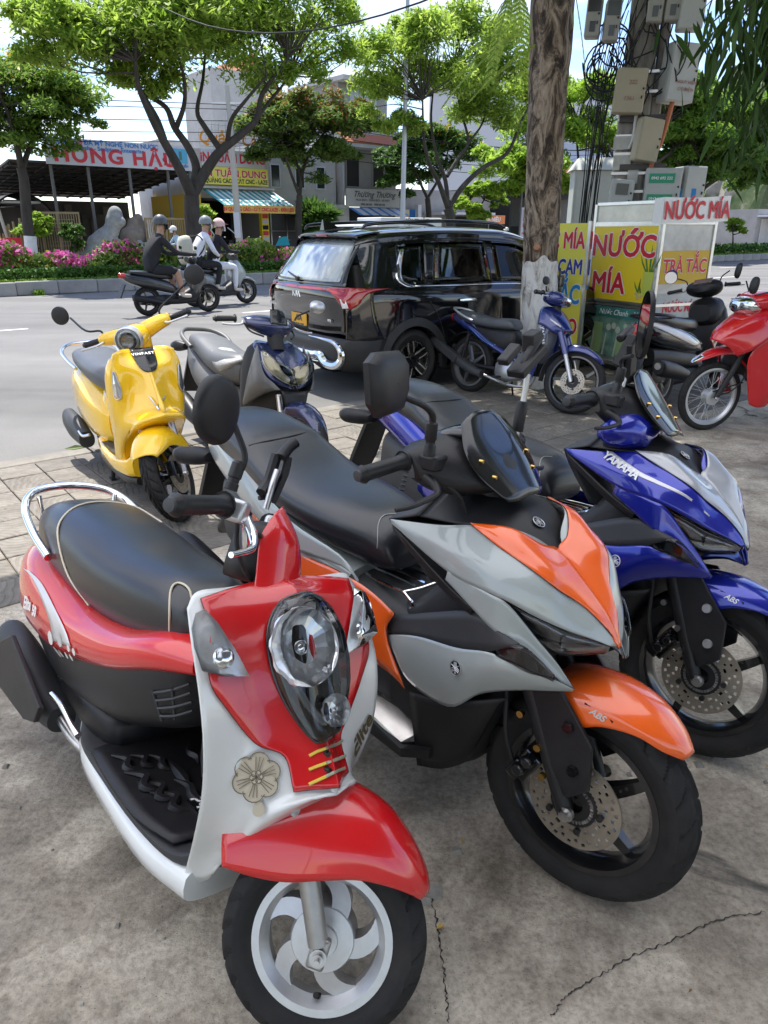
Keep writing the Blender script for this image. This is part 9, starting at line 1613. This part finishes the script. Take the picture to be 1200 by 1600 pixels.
 b = MB(); b.add([(-.34,-.07,.62),(-.34,.07,.62),(-.47,.08,.40),(-.49,.07,.30),(-.49,-.07,.30),(-.47,-.08,.40)], [tuple(range(6))]); o = b.build('rear_mudguard', BLK, r, False); solid(o, .015, 0)
 b = MB(); b.box((-.485,0,.35), (.008,.07,.035), rotm('Y', -.2)); b.build('rear_reflector', mat('white_print'), r, False)
 B.shell('tail_light', [(-.43,.66,.74,.03),(-.41,.63,.77,.07),(-.36,.62,.78,.1)], LENSR, n=3)
 B.shell('engine_case', [(-.12,.18,.34,.05,.1),(.2,.15,.36,.1,.06),(.5,.16,.34,.13,0)], GREYP, n=3)
 fen = [[(1.13,0,.47),(1.13,-.07,.42)],[(1.26,0,.54),(1.26,-.075,.48)],[(1.4,0,.5),(1.4,-.065,.46)],[(1.5,0,.4),(1.5,-.03,.39)]]
 B.patch('front_mudguard', fen, WP, 'sym', .004, True)
 B.tube('side_stand', [(.5,.13,.2),(.47,.23,.02)], .010, BLK)
white_scooter()
# -- red underbone at the frame edge
def red_underbone():
 RD = paint('bright_red_paint', (.58, .008, .014), 0, .2, .06)
 B = Bike('underbone_motorbike', (3.77, 6.195, -159.4, 5.), (1.225, .279, 26, -7.9), 'bright red underbone motorbike with wire-spoked front wheel, at the right edge', 'motorbike', 'parked motorbikes'); r = B.root
 wheel(B, 'front_wheel', 1.225, .279, .279, .033, .225, 'wire', ALU, True, None, K=44, seg=176)
 wheel(B, 'rear_wheel', 0, .279, .279, .036, .22, 'wire', ALU, False, None, K=40, seg=80)
 cowl = [[(.90,0,1.0),(.92,.09,.98),(.94,.15,.92),(.93,.19,.82)],[(1.02,0,.97),(1.03,.09,.95),(1.02,.155,.88),(.99,.195,.76)],[(1.16,0,.90),(1.15,.085,.88),(1.12,.14,.81),(1.07,.185,.70)],[(1.28,0,.82),(1.26,.075,.80),(1.21,.115,.75),(1.13,.155,.66)],[(1.33,0,.74),(1.30,.06,.725),(1.25,.09,.70),(1.17,.12,.63)]]
 c0 = B.patch('front_cowl', cowl, RD, 'sym', .005, nu=5, nv=5)[0]
 leg = [[(.84,.20,.84),(.96,.19,.79),(1.06,.155,.68)],[(.76,.215,.66),(.93,.20,.63),(1.08,.15,.60)],[(.72,.215,.48),(.90,.205,.47),(1.05,.15,.48)],[(.74,.205,.33),(.88,.20,.32),(1.01,.155,.36)],[(.82,.19,.22),(.90,.183,.215),(.965,.16,.24)]]
 B.patch('leg_shield', leg, RD, 'mir', .006, nu=5, nv=5)
 B.shell('frame_tunnel', [(.45,.36,.48,.08),(.65,.32,.46,.08),(.8,.34,.60,.09),(.9,.42,.85,.10),(1.0,.45,.9,.09),(1.1,.5,.85,.07)], BLK, n=3)
 B.shell('handlebar_cover', [(.84,.98,1.06,.10),(.92,.96,1.10,.15),(1.0,.95,1.09,.14),(1.06,.96,1.07,.11)], RD, True, n=2.5)
 hlm = B.shell('headlight', [(1.03,.93,1.06,.125),(1.09,.92,1.055,.115),(1.14,.94,1.03,.08),(1.155,.96,1.0,.04)], LENS, True, n=2.4); shell('reflector', [(1.0,.93,1.055,.12),(1.06,.93,1.05,.11),(1.09,.95,1.03,.07)], REFL, hlm, n=2.4)
 for s in (-1, 1):
  grip(B, (.88,s*.20,1.03), (.865,s*.335,1.02), .017); B.tube('brake_lever', [(.91,s*.18,1.02),(.94,s*.22,1.01),(.93,s*.33,1.0)], .006, ALU, True)
  B.tube('fork_leg', [(1.03,s*.07,.70),(1.10,s*.072,.53),(1.222,s*.074,.275)], [.026,.025,.02], BLK, True)
  q = MB(); q.lathe([(0,s*.014),(.012,s*.014),(.018,0)], 10, (1.224,s*.09,.279)); B.mb('axle_nut', q, STEEL, True)
 oval_mirror(B, (1.232,.27,1.162), (.95,.2,.1), (0,0,1), .035, .06, [(.93,.15,1.08),(.93,.18,1.12),(1.197,.25,1.088)], BLK, 2.6, .03); oval_mirror(B, (.93,-.30,1.22), (.95,-.2,.1), (0,0,1), .035, .06, [(.93,-.15,1.08),(.93,-.2,1.15)], BLK, 2.6, .03)
 fen = [[(.97,0,.56),(.97,.05,.55),(.985,.075,.50)],[(1.03,0,.655),(1.03,.055,.645),(1.05,.08,.56)],[(1.12,0,.68),(1.12,.055,.67),(1.12,.075,.62)],[(1.25,0,.665),(1.25,.05,.655),(1.25,.065,.62)],[(1.36,0,.62),(1.36,.04,.61),(1.355,.05,.59)],[(1.43,0,.575),(1.43,.025,.57),(1.425,.03,.565)]]
 B.patch('front_mudguard', fen, RD, 'sym', .004, True)
 B.patch('mudguard_tip', [[(1.37,0,.619),(1.37,.042,.608)],[(1.42,0,.586),(1.42,.03,.58)],[(1.45,0,.56),(1.45,.01,.558)]], CHR, 'sym', .003, True)
 B.tube('brake_cable', [(1.21,.06,.30),(1.12,.09,.33),(1.02,.09,.42),(.98,.08,.6)], .005, DARKIN, True); B.tube('brake_rod', [(1.24,.05,.33),(1.0,.08,.40)], .005, DARKIN, True)
 B.shell('seat', [(-.25,.76,.80,.08),(-.1,.70,.80,.12),(.2,.66,.77,.125),(.42,.66,.76,.11),(.5,.68,.73,.07)], SEAT, n=2.8)
 B.shell('tail_cowl', [(-.36,.68,.74,.05),(-.2,.6,.73,.1),(.1,.52,.68,.13),(.4,.44,.62,.12),(.55,.42,.5,.09)], RD, n=2.6)
 B.shell('engine', [(.36,.18,.36,.09),(.5,.17,.38,.13),(.66,.2,.36,.11),(.85,.27,.37,.07)], ALU, n=3)
 B.shell('muffler', [(-.4,.34,.44,.045,-.16),(.0,.22,.34,.05,-.16),(.3,.18,.26,.03,-.14)], CHR, n=2.2)
 B.tube('footpeg_bar', [(.48,-.22,.22),(.48,.22,.22)], .011, BLK)
 b = MB(); b.tube([(.45,.10,.2),(.42,.20,.02)], .010, 8); b.build('side_stand', BLK, r)
red_underbone()
